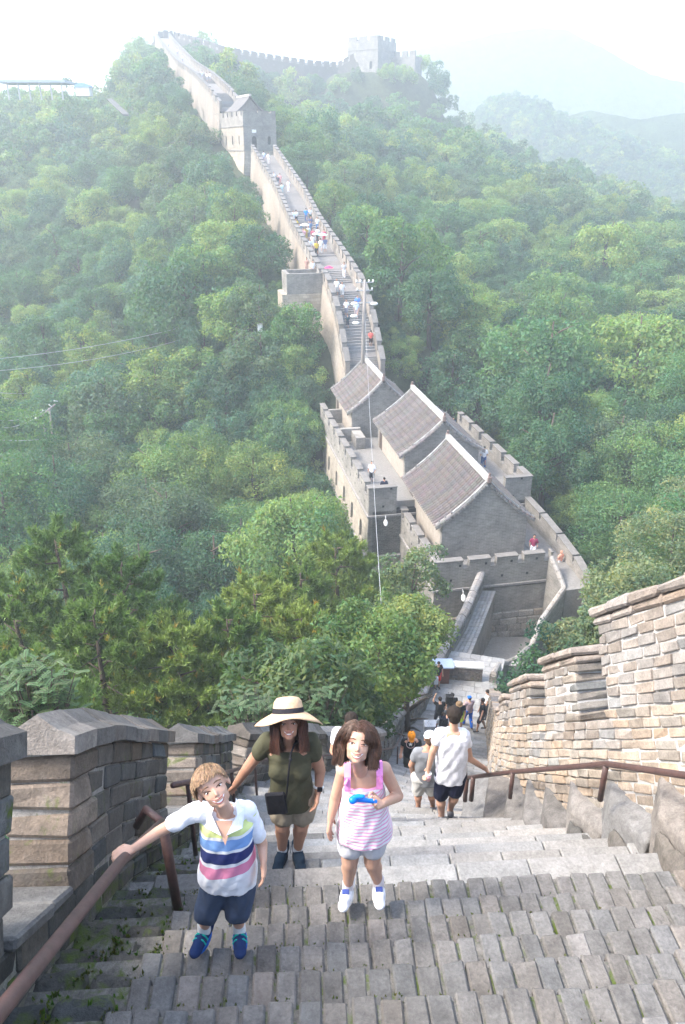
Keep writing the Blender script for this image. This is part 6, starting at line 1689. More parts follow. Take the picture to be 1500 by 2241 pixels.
# ---------------------------------------------------------------- the woman
def build_woman():
    d = 4.4; A = lambda x, y, dd=0: ray(x, y, d+dd)
    al, ar = A(618, 1858, 0), A(652, 1857, 0)
    root = person_root(al, ar, 'smiling woman in a wide straw sun hat, olive T-shirt and khaki shorts'); loc = root.location
    kl, kr = A(619, 1808, -.03), A(660, 1806, -.03); hl, hr = A(622, 1745, .03), A(664, 1744, .03); hc = (hl+hr)/2
    nk = A(632, 1620, 0); sl, sr = A(586, 1621, .02), A(680, 1620, .02)
    el = A(543, 1680, .0); wl = A(516, 1718, .04); er = A(701, 1686, .03); wr = A(697, 1731, -.04)
    fw = Vector((.05, -1, 0)).normalized(); rt = Vector((1, .05, 0)).normalized()
    hcn = A(632, 1583, -.05); hf = (-hcn+Vector((0, 0, -.6))).normalized(); r_, f_, u_ = frame(hf)
    H = .23; P = Pm(); head_prims(P, hcn, r_, f_, u_, H, ears=False); P.cap(nk-Vector((0, 0, .05)), hcn-u_*H*.3, .045, .043)
    secs, _, _, _ = torso_secs(hc, nk, rt, .15, .11, [(0, 1.15, 1.1, 0), (.3, .95, 1.0, 0), (.6, 1.05, 1.1, 0), (.85, 1.1, .8, 0), (.95, .55, .6, 0)]); P.loft(secs)
    for s_, e_, w_ in ((sl, el, wl), (sr, er, wr)): P.cap(nk.lerp(s_, .4)-Vector((0, 0, .03)), s_, .05, .055); P.cap(s_, e_, .054, .043); P.cap(e_, w_, .043, .028)
    for h_, k_, a_ in ((hl, kl, al), (hr, kr, ar)): leg_muscles(P, h_, k_, a_, 1.22, fw)
    hand_prims(P, wl, A(505, 1728, .1)-wl, (.2, 0, -1), .17, .4, .6, thumb_side=-1)
    hand_prims(P, wr, A(692, 1762, -.1)-wr, (-1, -.2, 0), .17, .35, .6)
    body = remeshed(P, 'body', SKIN2, .0068, loc, root, 4)
    face_parts(body, hcn, r_, f_, u_, H, loc, True, True, (.2, .2), (.06, .03, .02))
    hair(root, hcn, r_, f_, u_, H, loc, (.085, .034, .02), 'long', 2400, .8, seed=8, part=0, line=.35, rad=.0015)
    ol = cloth((.083, .082, .05), 'olive_cotton')
    P = Pm(); hem = A(640, 1752, .02)
    secs, _, _, _ = torso_secs(hem, nk, rt, .15, .125, [(0, 1.18, 1.15, -.0), (.2, 1.12, 1.1, 0), (.45, 1.03, 1.05, 0), (.65, 1.08, 1.12, .01), (.84, 1.08, .85, 0), (.93, .55, .62, 0)]); P.loft(secs)
    fr_ = (nk-hem).normalized(); bx = hem.lerp(nk, .62)
    for sg in (-1, 1): P.ball(bx+rt*sg*.07+fw*.075, (.09, .065, .1), None, 14)
    for s_, e_ in ((sl, el), (sr, er)): P.cap(nk.lerp(s_, .45)-Vector((0, 0, .04)), s_, .06, .067); P.cap(s_, s_.lerp(e_, .42), .068, .066)
    remeshed(P, 'tee_shirt', ol, .009, loc, root, 9, .0045, 17, 1)
    kh = cloth((.34, .29, .22), 'khaki_cotton'); P = Pm(); P.cap(hl+Vector((0, 0, .03)), hr+Vector((0, 0, .03)), .125)
    for h_, k_ in ((hl, kl), (hr, kr)): P.cap(h_, h_.lerp(k_, .55), .12, .108)
    remeshed(P, 'shorts', kh, .01, loc, root, 3, .004, 20, 2)
    blk = cloth((.02, .02, .025), 'black_leather')
    for a_, sg in ((al, -1), (ar, 1)):
        P = Pm(); P.cap(a_+Vector((0, 0, .03)), a_-Vector((0, 0, .02)), .04, .042); remeshed(P, 'sock', cloth((.8, .8, .8), 'sock'), .008, loc, root, 2)
        shoe(root, loc, a_-Vector((0, 0, .005)), (sg*.2, fw.y), .26, cloth((.015, .03, .05), 'dark_mesh'), blk, .072)
    # watch
    wd = (wr-er).normalized(); c_ = wr-wd*.03; w_ = MB(); w_.sm = True; ring = []
    a1 = wd.cross(Vector((0, 0, 1))).normalized(); a2 = wd.cross(a1)
    w_.tube([c_+(a1*cos(t)+a2*sin(t))*.034-loc for t in np.linspace(0, 2*pi, 14)], .009, 6, cap=False); w_.build('watch_strap', M_WHITE, root)
    fc = c_+Vector((.01, -.036, .01))-loc; w_ = MB(); w_.box(-.02, .02, -.006, .006, -.022, .022, Matrix.Translation(fc), .004); w_.build('watch_face', blk, root)
    # hat
    hc_ = hcn+u_*H*.27-f_*H*.1; hr_, hf_, hu_ = frame((f_+Vector((0, -.0, -.02))).normalized())
    ht = empty('sun_hat', hc_, 'wide floppy straw sun hat with a black band, worn by the woman', 'hat')
    straw = flatmat('straw', (.6, .42, .26), .8, .1, 60, .3, 50)
    def disc(prof, nm, mt, wav=0, seg=48):
        mb = MB(); mb.sm = True; vs = []; fs = []
        for i, (r0, z0) in enumerate(prof):
            for k in range(seg):
                t = 2*pi*k/seg; w = wav*max(0, (r0-.13)/.12)*(-1.35*cos(2*t)+.35*sin(3*t+1.3)+.2*sin(5*t)-.5); vs.append(hr_*cos(t)*r0+hf_*sin(t)*r0*1.06+hu_*(z0+w))
        n = len(prof)
        for i in range(n-1):
            for k in range(seg): k2 = (k+1) % seg; fs.append((i*seg+k, i*seg+k2, (i+1)*seg+k2, (i+1)*seg+k))
        mb.add(vs, fs); return mb.build(nm, mt, ht)
    disc([(.244, -.035), (.246, -.03), (.225, -.018), (.2, -.008), (.16, .0), (.125, .006), (.113, .015), (.108, .05), (.1, .09), (.08, .115), (.045, .122), (.001, .118)], 'straw_body', straw, .026)
    disc([(.24, -.037), (.225, -.025), (.2, -.014), (.16, -.006), (.11, -.002)], 'brim_underside', straw, .026)
    disc([(.117, .012), (.116, .016), (.112, .044), (.109, .048)], 'band', blk)
    # shoulder bag: pouch and strap
    bg = empty('shoulder_bag', A(605, 1757, -.16), 'small black crossbody bag hanging at the hip of the woman', 'bag')
    c_ = bg.location; mb = MB(); mb.box(-.075, .075, -.018, .018, -.11, .1, Matrix.Rotation(R(-5), 4, 'Y'), .012); mb.build('pouch', blk, bg)
    mb = MB(); mb.sm = True; pts = [A(590, 1735, -.14), A(586, 1722, -.14)]
    st = [A(624, 1752, -.15), A(628, 1735, -.16), A(631, 1700, -.2), A(634, 1672, -.19), A(637, 1650, -.15), A(643, 1632, -.1), A(652, 1618, -.03), A(655, 1612, .05)]
    mb.tube([p-c_ for p in st], .008, 6); mb.build('strap', blk, bg)
    mb = MB(); mb.ball(A(636, 1662, -.2)-c_, .014, None, 8); mb.build('buckle', blk, bg)
build_woman()

# ---------------------------------------------------------------- figures seen from behind and farther off
def figure(J, lab, skin, shirt, lower, hairc, face=(0, -1, 0), k=1., vox=.014, group=None, shorts=True, sleeve=.45, shoes=(.05, .05, .055), hat=None, hatkind='cap', shirt_hem=None, longhair=False, socks=None, folds=.004, skirt=False, hands=True):
    """J: world joints al ar kl kr hl hr sl sr nk hd el wl er wr"""
    root = person_root(J['al'], J['ar'], lab, group); loc = root.location; up = Vector((0, 0, 1)); fw = Vector(face).normalized(); rt = fw.cross(up)*-1
    hc = (J['hl']+J['hr'])/2; nk = J['nk']; H = .225*k; hd = J['hd']; hf = Vector(J.get('look', fw)); r_, f_, u_ = frame(hf)
    rt = (J['sr']-J['sl']).normalized()
    P = Pm(); head_prims(P, hd, r_, f_, u_, H); P.cap(nk-up*.04*k, hd-u_*H*.25, .052*k, .05*k)
    sec = [(0, 1.05, 1.05, 0), (.3, .95, 1.0, 0), (.6, 1.1, 1.05, 0), (.85, 1.15, .85, 0), (.95, .55, .6, 0)]
    secs, _, _, _ = torso_secs(hc, nk, rt, .155*k, .105*k, sec); P.loft(secs)
    for s_, e_, w_ in ((J['sl'], J['el'], J['wl']), (J['sr'], J['er'], J['wr'])):
        P.cap(nk.lerp(s_, .4)-up*.03, s_, .05*k, .055*k); P.cap(s_, e_, .052*k, .042*k); P.cap(e_, w_, .042*k, .029*k)
        hdn = (w_-e_).normalized()
        if hands: hand_prims(P, w_, J.get('hd_'+('l' if w_ is J['wl'] else 'r'), hdn), fw.cross(hdn)+up*.1, .18*k, .4, .6)
        else: P.cap(w_, w_+hdn*.1*k, .035*k, .03*k)
    for h_, k_, a_ in ((J['hl'], J['kl'], J['al']), (J['hr'], J['kr'], J['ar'])): leg_muscles(P, h_, k_, a_, 1.25*k, fw)
    remeshed(P, 'body', skin, vox, loc, root, 3)
    P = Pm(); hem = shirt_hem or hc-up*.06*k
    secs, _, _, _ = torso_secs(hem, nk, rt, .17*k, .125*k, [(0, 1.1, 1.1, 0), (.25, 1.05, 1.05, 0), (.55, 1.1, 1.08, 0), (.83, 1.12, .9, 0), (.93, .6, .65, 0)]); P.loft(secs)
    for s_, e_ in ((J['sl'], J['el']), (J['sr'], J['er'])): P.cap(nk.lerp(s_, .45)-up*.03, s_, .062*k, .07*k); P.cap(s_, s_.lerp(e_, sleeve), .07*k, .066*k)
    remeshed(P, 'shirt', shirt, max(vox*.9, .01), loc, root, 3, folds*k, 15, len(lab))
    P = Pm(); P.cap(J['hl']+up*.03, J['hr']+up*.03, .125*k)
    for h_, k_, a_ in ((J['hl'], J['kl'], J['al']), (J['hr'], J['kr'], J['ar'])):
        if shorts: P.cap(h_, h_.lerp(k_, .88), .118*k, .095*k)
        else: P.cap(h_, k_, .115*k, .08*k); P.cap(k_, a_.lerp(k_, .06), .08*k, .065*k)
    remeshed(P, 'shorts' if shorts else 'trousers', lower, max(vox*.9, .01), loc, root, 3, .004*k, 18, 2)
    P = Pm(); M_ = Matrix((r_, f_, u_)).transposed()
    P.ball(hd+u_*.15*H-f_*.09*H, (.4*H, .455*H, .39*H), M_, 16); P.ball(hd-f_*.26*H-u_*.08*H, (.31*H, .22*H, .26*H), M_, 14)
    if longhair: P.cap(hd-f_*.25*H, hd-f_*.3*H-up*.3*k, .3*H, .2*H); 
    remeshed(P, 'hair', hairc, max(vox*.7, .009), loc, root, 2, .003, 60, 3)
    for a_ in (J['al'], J['ar']):
        P = Pm(); t = fw; b = a_-up*.045*k
        P.cap(b-t*.05*k, b+t*.15*k, .043*k, .038*k); remeshed(P, 'shoe', cloth(shoes, 'shoe'), max(vox, .01), loc, root, 1)
    if hat:
        P = Pm(); P.ball(hd+u_*.2*H-f_*.04*H, (.43*H, .49*H, .36*H), M_, 16)
        if hatkind == 'cap': P.ball(hd+u_*.12*H+f_*.5*H, (.3*H, .3*H, .045*H), M_, 14)
        else: P.ball(hd+u_*.1*H, (.72*H, .75*H, .05*H), M_, 20)
        remeshed(P, 'cap' if hatkind == 'cap' else 'hat', hat, max(vox*.6, .008), loc, root, 1)
    return root
HB = cloth((.025, .018, .014), 'dark_hair'); HBR = cloth((.09, .05, .03), 'brown_hair')
def mk(d, pts):
    J = {}
    for k_, v in pts.items(): J[k_] = ray(v[0], v[1], d+(v[2] if len(v) > 2 else 0))
    return J
J = mk(7.05, dict(al=(967, 1782, 0), ar=(986, 1770, .12), kl=(964, 1742, 0), kr=(996, 1734, -.05), hl=(974, 1700), hr=(1000, 1700), sl=(963, 1606), sr=(1017, 1607), nk=(993, 1592), hd=(994, 1566, .03), el=(948, 1643, -.05), wl=(938, 1684, -.05), er=(1028, 1660, .0), wr=(1060, 1681, .15)))
J['look'] = (.0, 1, -.3)
figure(J, 'dark-haired young man in a white T-shirt and navy shorts from behind, hand on the rail', SKIN, cloth((.8, .8, .83), 'white_tee'), cloth((.012, .014, .035), 'navy_cotton'), HB, (0, 1, 0), 1.02, .0095, None, True, .4, shoes=(.12, .12, .13), shirt_hem=ray(986, 1704, 7.05), folds=.007)
J = mk(8.15, dict(al=(916, 1762), ar=(948, 1762, .1), kl=(915, 1733), kr=(944, 1733), hl=(918, 1704), hr=(942, 1704), sl=(913, 1646), sr=(956, 1645), nk=(936, 1634), hd=(942, 1617, .05), el=(900, 1674), wl=(903, 1690, .1), er=(962, 1676), wr=(956, 1698, .1)))
J['look'] = (.1, 1, -.35)
figure(J, 'man in a white cap and grey T-shirt walking down, half hidden by the young man', SKIN2, cloth((.2, .21, .225), 'grey_tee'), cloth((.5, .49, .46), 'pale_shorts'), HBR, (0, 1, 0), .95, .012, None, True, .45, hat=cloth((.78, .78, .78), 'white_cap'), shoes=(.1, .1, .11), shirt_hem=ray(934, 1710, 8.15))
J = mk(14.6, dict(al=(892, 1686), ar=(901, 1687), kl=(890, 1670, -.15), kr=(900, 1672), hl=(893, 1649), hr=(905, 1649), sl=(885, 1621, -.12), sr=(917, 1623, -.12), nk=(901, 1616, -.2), hd=(901, 1609, -.32), el=(880, 1637, -.1), wl=(878, 1649, -.3), er=(920, 1638, -.1), wr=(917, 1652, -.2)))
J['look'] = (0, -.5, -.8)
om = figure(J, 'man in an orange cap and black T-shirt with a star badge, head bowed', SKIN2, cloth((.022, .025, .03), 'black_tee'), cloth((.06, .06, .055), 'camo_trousers'), HB, (0, -1, 0), 1.0, .016, None, False, .4, hat=cloth((.85, .3, .02), 'orange_cap'))
# star in a ring on his chest
lc = om.location; c_ = ray(899, 1629, 14.6-.36)-lc; nrm = Vector((0, -1, .25)).normalized(); rx_ = Vector((1, 0, 0)); ry_ = nrm.cross(rx_)*-1
if ry_.z < 0: ry_ = -ry_
mb = MB(); pts = [c_+rx_*cos(pi/2+i*pi/5)*(.06 if i % 2 == 0 else .025)+ry_*sin(pi/2+i*pi/5)*(.06 if i % 2 == 0 else .025) for i in range(10)]; mb.add(pts+[c_], [(i, (i+1) % 10, 10) for i in range(10)]); mb.build('star_print', M_WHITE, om)
mb = MB(); mb.tube([c_+rx_*cos(t)*.1+ry_*sin(t)*.1 for t in np.linspace(0, 2*pi, 24)], .007, 5, cap=False); mb.build('ring_print', cloth((.5, .35, .35), 'faded_print'), om)
# cup in the young man's hand
cp = empty('drink_cup', ray(938, 1700, 6.98), 'pinkish plastic cup held by the young man in white', 'cup'); mb = MB(); mb.sm = True; mb.tube([(0, 0, -.05), (0, 0, .05)], [.028, .036], 14); mb.build('cup_body', plain('pink_cup', (.75, .45, .5), .3), cp)
mb = MB(); mb.tube([(0, 0, .05), (0, 0, .058)], .038, 14); mb.build('lid', M_WHITE, cp)

def gen(px, py, d, Ht, yaw, pose='stand', zfeet=None, lean=0.):
    """a standing or walking figure's joints, feet at the given bearing"""
    o = ray(px, py, d)
    if zfeet is not None: o.z = zfeet
    c, s = cos(R(yaw)), sin(R(yaw)); k = Ht/1.72
    def T(x, y, z): return Vector((o.x+(x*c-y*s)*k, o.y+(x*s+y*c)*k, o.z+z*k))
    st = .0 if pose == 'stand' else .2
    J = dict(al=T(-.1, st, .08), ar=T(.1, -st, .08), kl=T(-.1, st*.8+.02, .5), kr=T(.1, -st*.3+.03, .5), hl=T(-.09, 0, .93), hr=T(.09, 0, .93))
    b = lean; J.update(nk=T(0, .32*b*1.4, 1.44-.1*b), hd=T(0, .05+.45*b*1.3, 1.6-.2*b), sl=T(-.18, .3*b*1.3, 1.4-.1*b), sr=T(.18, .3*b*1.3, 1.4-.1*b))
    arm = {'stand': ((-.25, .02, 1.12), (-.24, .1, .88), (.25, .02, 1.12), (.24, .1, .88)), 'walk': ((-.25, -.1, 1.13), (-.23, .08, .95), (.25, .1, 1.13), (.22, .25, 1.0)),
           'phone': ((-.24, .08, 1.15), (-.1, .3, 1.2), (.24, .08, 1.15), (.1, .3, 1.2)), 'wave': ((-.3, .05, 1.55), (-.2, .1, 1.78), (.25, .02, 1.12), (.24, .1, .88)), 'out': ((-.3, .1, 1.2), (-.45, .2, 1.05), (.25, .02, 1.12), (.24, .1, .88))}.get(pose, ((-.25, .02, 1.12), (-.24, .1, .88), (.25, .02, 1.12), (.24, .1, .88)))
    J['el'], J['wl'], J['er'], J['wr'] = [T(x, y+.3*b, z-.05*b) for x, y, z in arm]
    J['look'] = (-s, c, -.15-.7*b); face = (-s, c, 0)
    return J, face, k
GP = 'visitors gathered on the plateau at the foot of the stairs'
def gf(px, py, d, Ht, yaw, pose, lab, skin, shirt, lower, shorts, vox, group=None, lean=0., zf=None, hairc=None, **kw):
    J, face, k = gen(px, py, d, Ht, yaw, pose, zf, lean)
    return figure(J, lab, skin, cloth(shirt, 'shirt_cloth'), cloth(lower, 'trouser_cloth'), hairc or HB, face, k, vox, group, shorts, **kw)
def zf(d): return -Dc(d)
gf(1024, 1588, 26.4, 1.62, 20, 'phone', 'woman in a blue cap, patterned pink top and bright blue trousers', SKIN, (.4, .3, .33), (.01, .12, .55), False, .022, GP, zf=zf(26.4), hat=cloth((.02, .15, .6), 'blue_cap'), hands=False)
gf(1004, 1590, 25.6, 1.74, 160, 'stand', 'man in a brown brimmed hat and black shirt with lime green shorts', SKIN2, (.02, .022, .03), (.5, .75, .03), True, .022, GP, zf=zf(25.6), hat=cloth((.3, .19, .1), 'brown_hat'), hatkind='brim', lean=.35, hands=False)
gf(976, 1600, 24.2, 1.7, 200, 'stand', 'man in a grey shirt bending forward beside the brown-hatted man', SKIN2, (.12, .13, .13), (.05, .05, .06), False, .022, GP, zf=zf(24.2), lean=.45, hairc=HBR, hands=False)
gf(960, 1590, 26.0, 1.66, 10, 'wave', 'black-haired visitor with one arm raised to the head', SKIN, (.02, .02, .022), (.04, .04, .05), False, .022, GP, zf=zf(26.0), hands=False)
gf(968, 1612, 21.4, 1.5, 0, 'stand', 'child in a white shirt with a dark backpack', SKIN2, (.75, .75, .76), (.3, .3, .3), True, .022, GP, zf=zf(21.4), hairc=HBR, hands=False)
gf(986, 1585, 27.2, 1.68, 170, 'stand', 'visitor in black carrying a black shoulder pack, farthest of the group', SKIN2, (.018, .018, .02), (.03, .03, .035), False, .022, GP, zf=zf(27.2), hands=False)
gf(1053, 1596, 25.5, 1.68, 95, 'out', 'person in a black T-shirt and dark shorts stepping out from behind the tall wall', SKIN2, (.015, .015, .018), (.03, .03, .04), True, .022, GP, zf=zf(25.5), hands=False)
gf(1063, 1575, 28.2, 1.66, 80, 'stand', 'person in a white top mostly hidden behind the tall right wall', SKIN, (.75, .74, .73), (.1, .1, .12), False, .025, GP, zf=zf(28.2), hands=False)
gf(956, 1515, 31.6, 1.66, 200, 'stand', 'woman in a black top and red shorts with a white bag by the cabinet', SKIN, (.02, .02, .022), (.75, .04, .03), True, .022, zf=PZ, hands=False)
gf(768, 1795, 6.7, 1.5, 180, 'phone', 'person in a white shirt nearly hidden behind the girl', SKIN2, (.78, .78, .8), (.5, .48, .45), True, .014, zf=zf(6.6))
def parcel(nm, px, py, d, sz, col, lab, rot=0):
    r = empty(nm, ray(px, py, d), lab, nm.replace('_', ' ')); P = Pm(); a, b, c = sz; P.box(-a, a, -b, b, -c, c, Matrix.Rotation(rot, 4, 'Z')); 
    P.v = [tuple(Vector(v)+r.location) for v in P.v]
    remeshed(P, 'pouch', cloth(col, 'bag_cloth'), .012, r.location, r, 6, .008, 22, 1); h = MB(); h.sm = True; h.tube([(-a*.6, 0, c), (-a*.4, 0, c*1.9), (a*.4, 0, c*1.9), (a*.6, 0, c)], .012, 5); h.build('handle', cloth(col, 'bag_cloth'), r)
parcel('tote_bag', 952, 1489, 31.4, (.17, .08, .2), (.75, .75, .77), 'white bag carried by the woman in red shorts')
parcel('backpack', 971, 1580, 21.2, (.14, .1, .2), (.03, .035, .05), 'small dark backpack on the child in white')
parcel('travel_bag', 946, 1590, 22.6, (.3, .2, .16), (.6, .6, .62), 'black and white bags heaped by the left parapet')
parcel('shoulder_pack', 984, 1530, 27.0, (.16, .12, .2), (.02, .02, .022), 'black pack on the back of the farthest visitor on the plateau')
cb_ = empty('ticket_cabinet', ray(968, 1500, 32.2), 'reddish brown cabinet with a blue grey top beside the low white-capped wall', 'cabinet'); cb_.location.z = PZ
mb = MB(); mb.box(-.3, .3, -.25, .25, 0, 1.0, None, .01, (1, 1, 1)); mb.build('body', plain('brown_panel', (.16, .06, .04), .6), cb_)
mb = MB(); mb.box(-.55, .5, -.4, .4, 1.02, 1.12, None, .02); mb.build('top', plain('blue_grey_top', (.35, .42, .55), .5), cb_)

# ---- walkers too small to show their parts: each is its own figure
def tiny_mesh():
    out = []
    for variant in range(3):
        J, face, k = None, None, 1
        parts = {}
        st = (.12, .0, .18)[variant]
        P = Pm(); P.ball((0, .02, 1.6), (.09, .1, .12), None, 10); P.cap((-.1, st, .45), (-.1, st, .1), .05, .04, 7); P.cap((.1, -st, .45), (.1, -st*.8, .1), .05, .04, 7)
        for s in (-1, 1): P.cap((s*.22, .0, 1.25), (s*.27, .08 if s > 0 else -.05, 1.0), .04, .035, 7); P.cap((s*.27, .05, 1.0), (s*.22, .2, .9 if variant else 1.05), .035, .03, 7)
        P.cap((0, 0, 1.4), (0, .02, 1.55), .05, .05, 7); P.cap((0, 0, .85), (0, 0, 1.4), .1, .1, 8); P.cap((-.09, 0, .85), (-.1, st, .45), .07, .05, 7); P.cap((.09, 0, .85), (.1, -st, .45), .07, .05, 7); P.cap((-.18, 0, 1.38), (-.22, 0, 1.25), .045, .04, 7); P.cap((.18, 0, 1.38), (.22, 0, 1.25), .045, .04, 7); P.cap((-.18, 0, 1.38), (.18, 0, 1.38), .05, .05, 7); parts['body'] = P
        P = Pm(); P.loft([(Vector((0, 0, z)), Vector((w, 0, 0)), Vector((0, dp, 0))) for z, w, dp in ((.85, .18, .13), (1.0, .165, .12), (1.25, .2, .13), (1.4, .19, .1), (1.47, .07, .06))], 10)
        for s in (-1, 1): P.cap((s*.17, 0, 1.38), (s*.25, .0, 1.18), .075, .07, 8)
        parts['shirt'] = P
        P = Pm(); P.cap((-.07, 0, .88), (.07, 0, .88), .13, .13, 8)
        for s, q in ((-1, st), (1, -st)): P.cap((s*.09, 0, .85), (s*.1, q*.8, .48 if variant != 2 else .15), .11, .085, 8)
        parts['trousers'] = P
        P = Pm(); P.ball((0, -.015, 1.65), (.1, .11, .1), None, 10); parts['hair'] = P
        ms = {}
        for nm, P in parts.items():
            ob_ = remeshed(P, 'walker_'+nm, SKIN, .032, (0, 0, 0), None, 1); ms[nm] = ob_.data; bpy.data.objects.remove(ob_)
        out.append(ms)
    return out
TINY = tiny_mesh()
def walker(px, py, d, lab, shirt, lower, yaw=0, H=1.68, group='walkers on the long wall', zf_=None, var=None, hair_=(.02, .015, .012)):
    p = ray(px, py, d)
    if zf_ is not None: p.z = zf_
    r = empty('person', p, lab, 'person', group, rz=R(yaw)); k = H/1.7; r.scale = (k, k, k); v = TINY[rnd.randrange(3) if var is None else var]
    for nm, m_ in (('body', SKIN2), ('shirt', cloth(shirt, 'shirt_cloth')), ('trousers', cloth(lower, 'trouser_cloth')), ('hair', cloth(hair_, 'hair_cloth'))):
        o = bpy.data.objects.new(nm, v[nm]); link(o, r); o.material_slots[0].link = 'OBJECT'; o.material_slots[0].material = m_
    return r
TG = 'visitors on the tower terraces'
wh_ = (.78, .78, .8)
walker(814, 1052, 53.4, 'man in a white shirt and black shorts on the left tower terrace', wh_, (.02, .02, .025), 160, 1.75, TG, TZ, 1)
walker(841, 1066, 51.6, 'person in a dark T-shirt behind the front parapet of the left tower terrace', (.02, .025, .05), (.04, .04, .05), 10, 1.7, TG, TZ-.5, 1)
walker(1058, 1016, 56.5, 'person with white shirt, black backpack and blue jeans on the right terrace walk', (.7, .7, .72), (.02, .08, .25), 0, 1.8, TG, TZ, 2)
walker(992, 925, 64.0, 'person in a blue and white top high on the right terrace walk', (.12, .16, .5), (.4, .4, .5), 180, 1.7, TG, TZ+.0, 1)
a = UV(6.15, -.6, FZ); r = walker(1160, 1230, 44, 'woman in a burgundy top and white trousers between the nearest house and the parapet', (.25, .03, .08), wh_, 170, 1.66, TG, None, 2); r.location = a
a = UV(6.2, 1.6, FZ); r = walker(1158, 1180, 46, 'person in a white and blue top behind the burgundy-topped woman', (.55, .6, .85), (.02, .02, .03), 170, 1.7, TG, None, 1); r.location = a
for (u, v, col, lb) in ((6.95, -1.4, (.85, .4, .25), 'visitor in an orange top sitting low beside the right parapet'), (8.0, -1.0, (.8, .35, .25), 'crouching visitor with an orange cap by the right parapet')):
    a = UV(u, v, -25.2); r = walker(1190, 1225, 44, lb, col, wh_, 30, 1.5, TG, None, 1, (.7, .3, .2)); r.location = a
GW = 'walkers on the stairs and the wall beyond'
def on(fr_, s, off, lab, shirt, lower, yaw, H=1.7, hr_=(.02, .015, .012)):
    c, r_ = fr_(s); p = c+r_*off; r = walker(700, 500, 100, lab, shirt, lower, yaw, H, GW, None, None, hr_); r.location = (p.x, p.y, p.z+.03); return r
S1 = l1+l2
on(F1, S1*.63, -.7, 'walker in white with dark shorts on the left of the steep flight', wh_, (.25, .25, .3), 175)
on(F1, S1*.5, -.85, 'dark-clothed person sitting low on the left of the steep flight', (.03, .06, .07), (.03, .03, .05), 175, 1.3)
on(F1, S1*.6, .25, 'walker in a pale blue shirt in the middle of the steep flight', (.6, .68, .85), (.5, .4, .4), 185)
on(F1, S1*.68, .55, 'walker in bright blue behind the pale blue one on the flight', (.1, .25, .75), (.3, .3, .5), 185)
on(F1, S1*.3, 1.1, 'walker in red low on the right side of the steep flight, behind the pole', (.6, .12, .1), (.05, .03, .03), 0, 1.6)
on(F1, S1*.93, -1.0, 'walker in white at the top of the steep flight by the bastion', wh_, (.5, .5, .5), 180)
on(F1, S1*.88, -.55, 'walker in grey and white just below the landing', (.6, .6, .6), (.5, .5, .5), 180)
on(F2, 1.5, .9, 'walker with dark hair and white skirt on the landing', (.4, .4, .4), wh_, 170)
on(F2, 2.2, -2.4, 'person in white standing inside the side bastion', wh_, (.5, .3, .25), 200)
on(F2, 3.2, -2.9, 'person in brown clothes beside the one in white in the bastion', (.35, .22, .18), (.4, .25, .2), 160)
SG = [(9.5, -.7, (.7, .5, .03), (.03, .03, .03), 'walker in yellow below the mint umbrella'), (10.6, .0, wh_, (.6, .6, .6), 'walker in white under the mint umbrella'), (11, .6, (.15, .2, .35), wh_, 'walker with a navy top and white shorts under the mint umbrella'),
      (10.5, -1.3, (.7, .72, .8), (.6, .6, .6), 'walker in pale grey by the left battlements, below the crowd'), (12.2, -.7, (.75, .78, .9), wh_, 'walker in pale lilac at the head of the lower group'),
      (14.5, 1.1, (.6, .06, .14), (.5, .05, .1), 'walker in a long red dress by the right battlements'), (15.5, .5, (.75, .78, .8), (.03, .03, .04), 'walker in white and black in the thick of the crowd'), (15, -.2, (.65, .15, .2), (.4, .3, .3), 'walker in a red top in the thick of the crowd'),
      (15.8, -.9, (.6, .42, .08), (.5, .35, .1), 'walker in ochre in the thick of the crowd'), (16.4, -.5, (.5, .6, .65), (.2, .2, .3), 'walker in pale teal in the thick of the crowd'), (15.2, -1.3, (.75, .4, .45), (.05, .05, .08), 'walker in pink with dark skirt under the cream umbrella'),
      (17.5, -1.4, (.2, .3, .4), (.1, .1, .15), 'walker in slate blue by the left battlements'), (18.6, .1, (.08, .16, .3), (.1, .1, .15), 'walker in dark blue above the crowd'), (20.6, 1.3, (.6, .75, .85), (.1, .2, .4), 'walker in sky blue leaning on the right battlements'),
      (21, .5, (.08, .1, .2), (.3, .2, .2), 'walker in a dark top above the crowd on the right'), (20, -1.5, (.75, .55, .05), (.4, .3, .1), 'walker in yellow by the left battlements'),
      (24, -1.3, (.7, .8, .95), (.2, .3, .5), 'walker in pale blue at the left, of the upper foursome'), (24.3, -.9, wh_, (.02, .02, .03), 'walker in white with black trousers, of the upper foursome'), (25, .5, (.03, .25, .75), (.1, .15, .3), 'walker in bright blue, of the upper foursome'), (25.2, 1.1, wh_, (.05, .1, .08), 'walker in white at the right, of the upper foursome'),
      (40, .1, wh_, wh_, 'walker in white alone in the middle of the upper wall walk'), (38.5, -1.1, (.5, .7, .75), (.4, .5, .5), 'walker in pale green by the left battlements higher up'), (42.5, -1.0, (.1, .1, .12), (.3, .3, .35), 'walker in a dark top near the left battlements below the tower'), (43.5, -.5, (.7, .35, .35), (.6, .3, .3), 'walker in salmon pink below the tower'), (44.3, -1.3, wh_, (.2, .2, .25), 'walker in white leaning at the left battlements below the tower'),
      (55.4, -.2, (.8, .78, .75), wh_, 'person in white coming out in front of the tower door'), (56.5, -.75, (.55, .65, .85), (.3, .3, .4), 'person in light blue standing in the tower doorway')]
for s, off, c1_, c2_, lb in SG: on(F2, s, off, lb, c1_, c2_, rnd.choice([0, 180, 170, 200]))
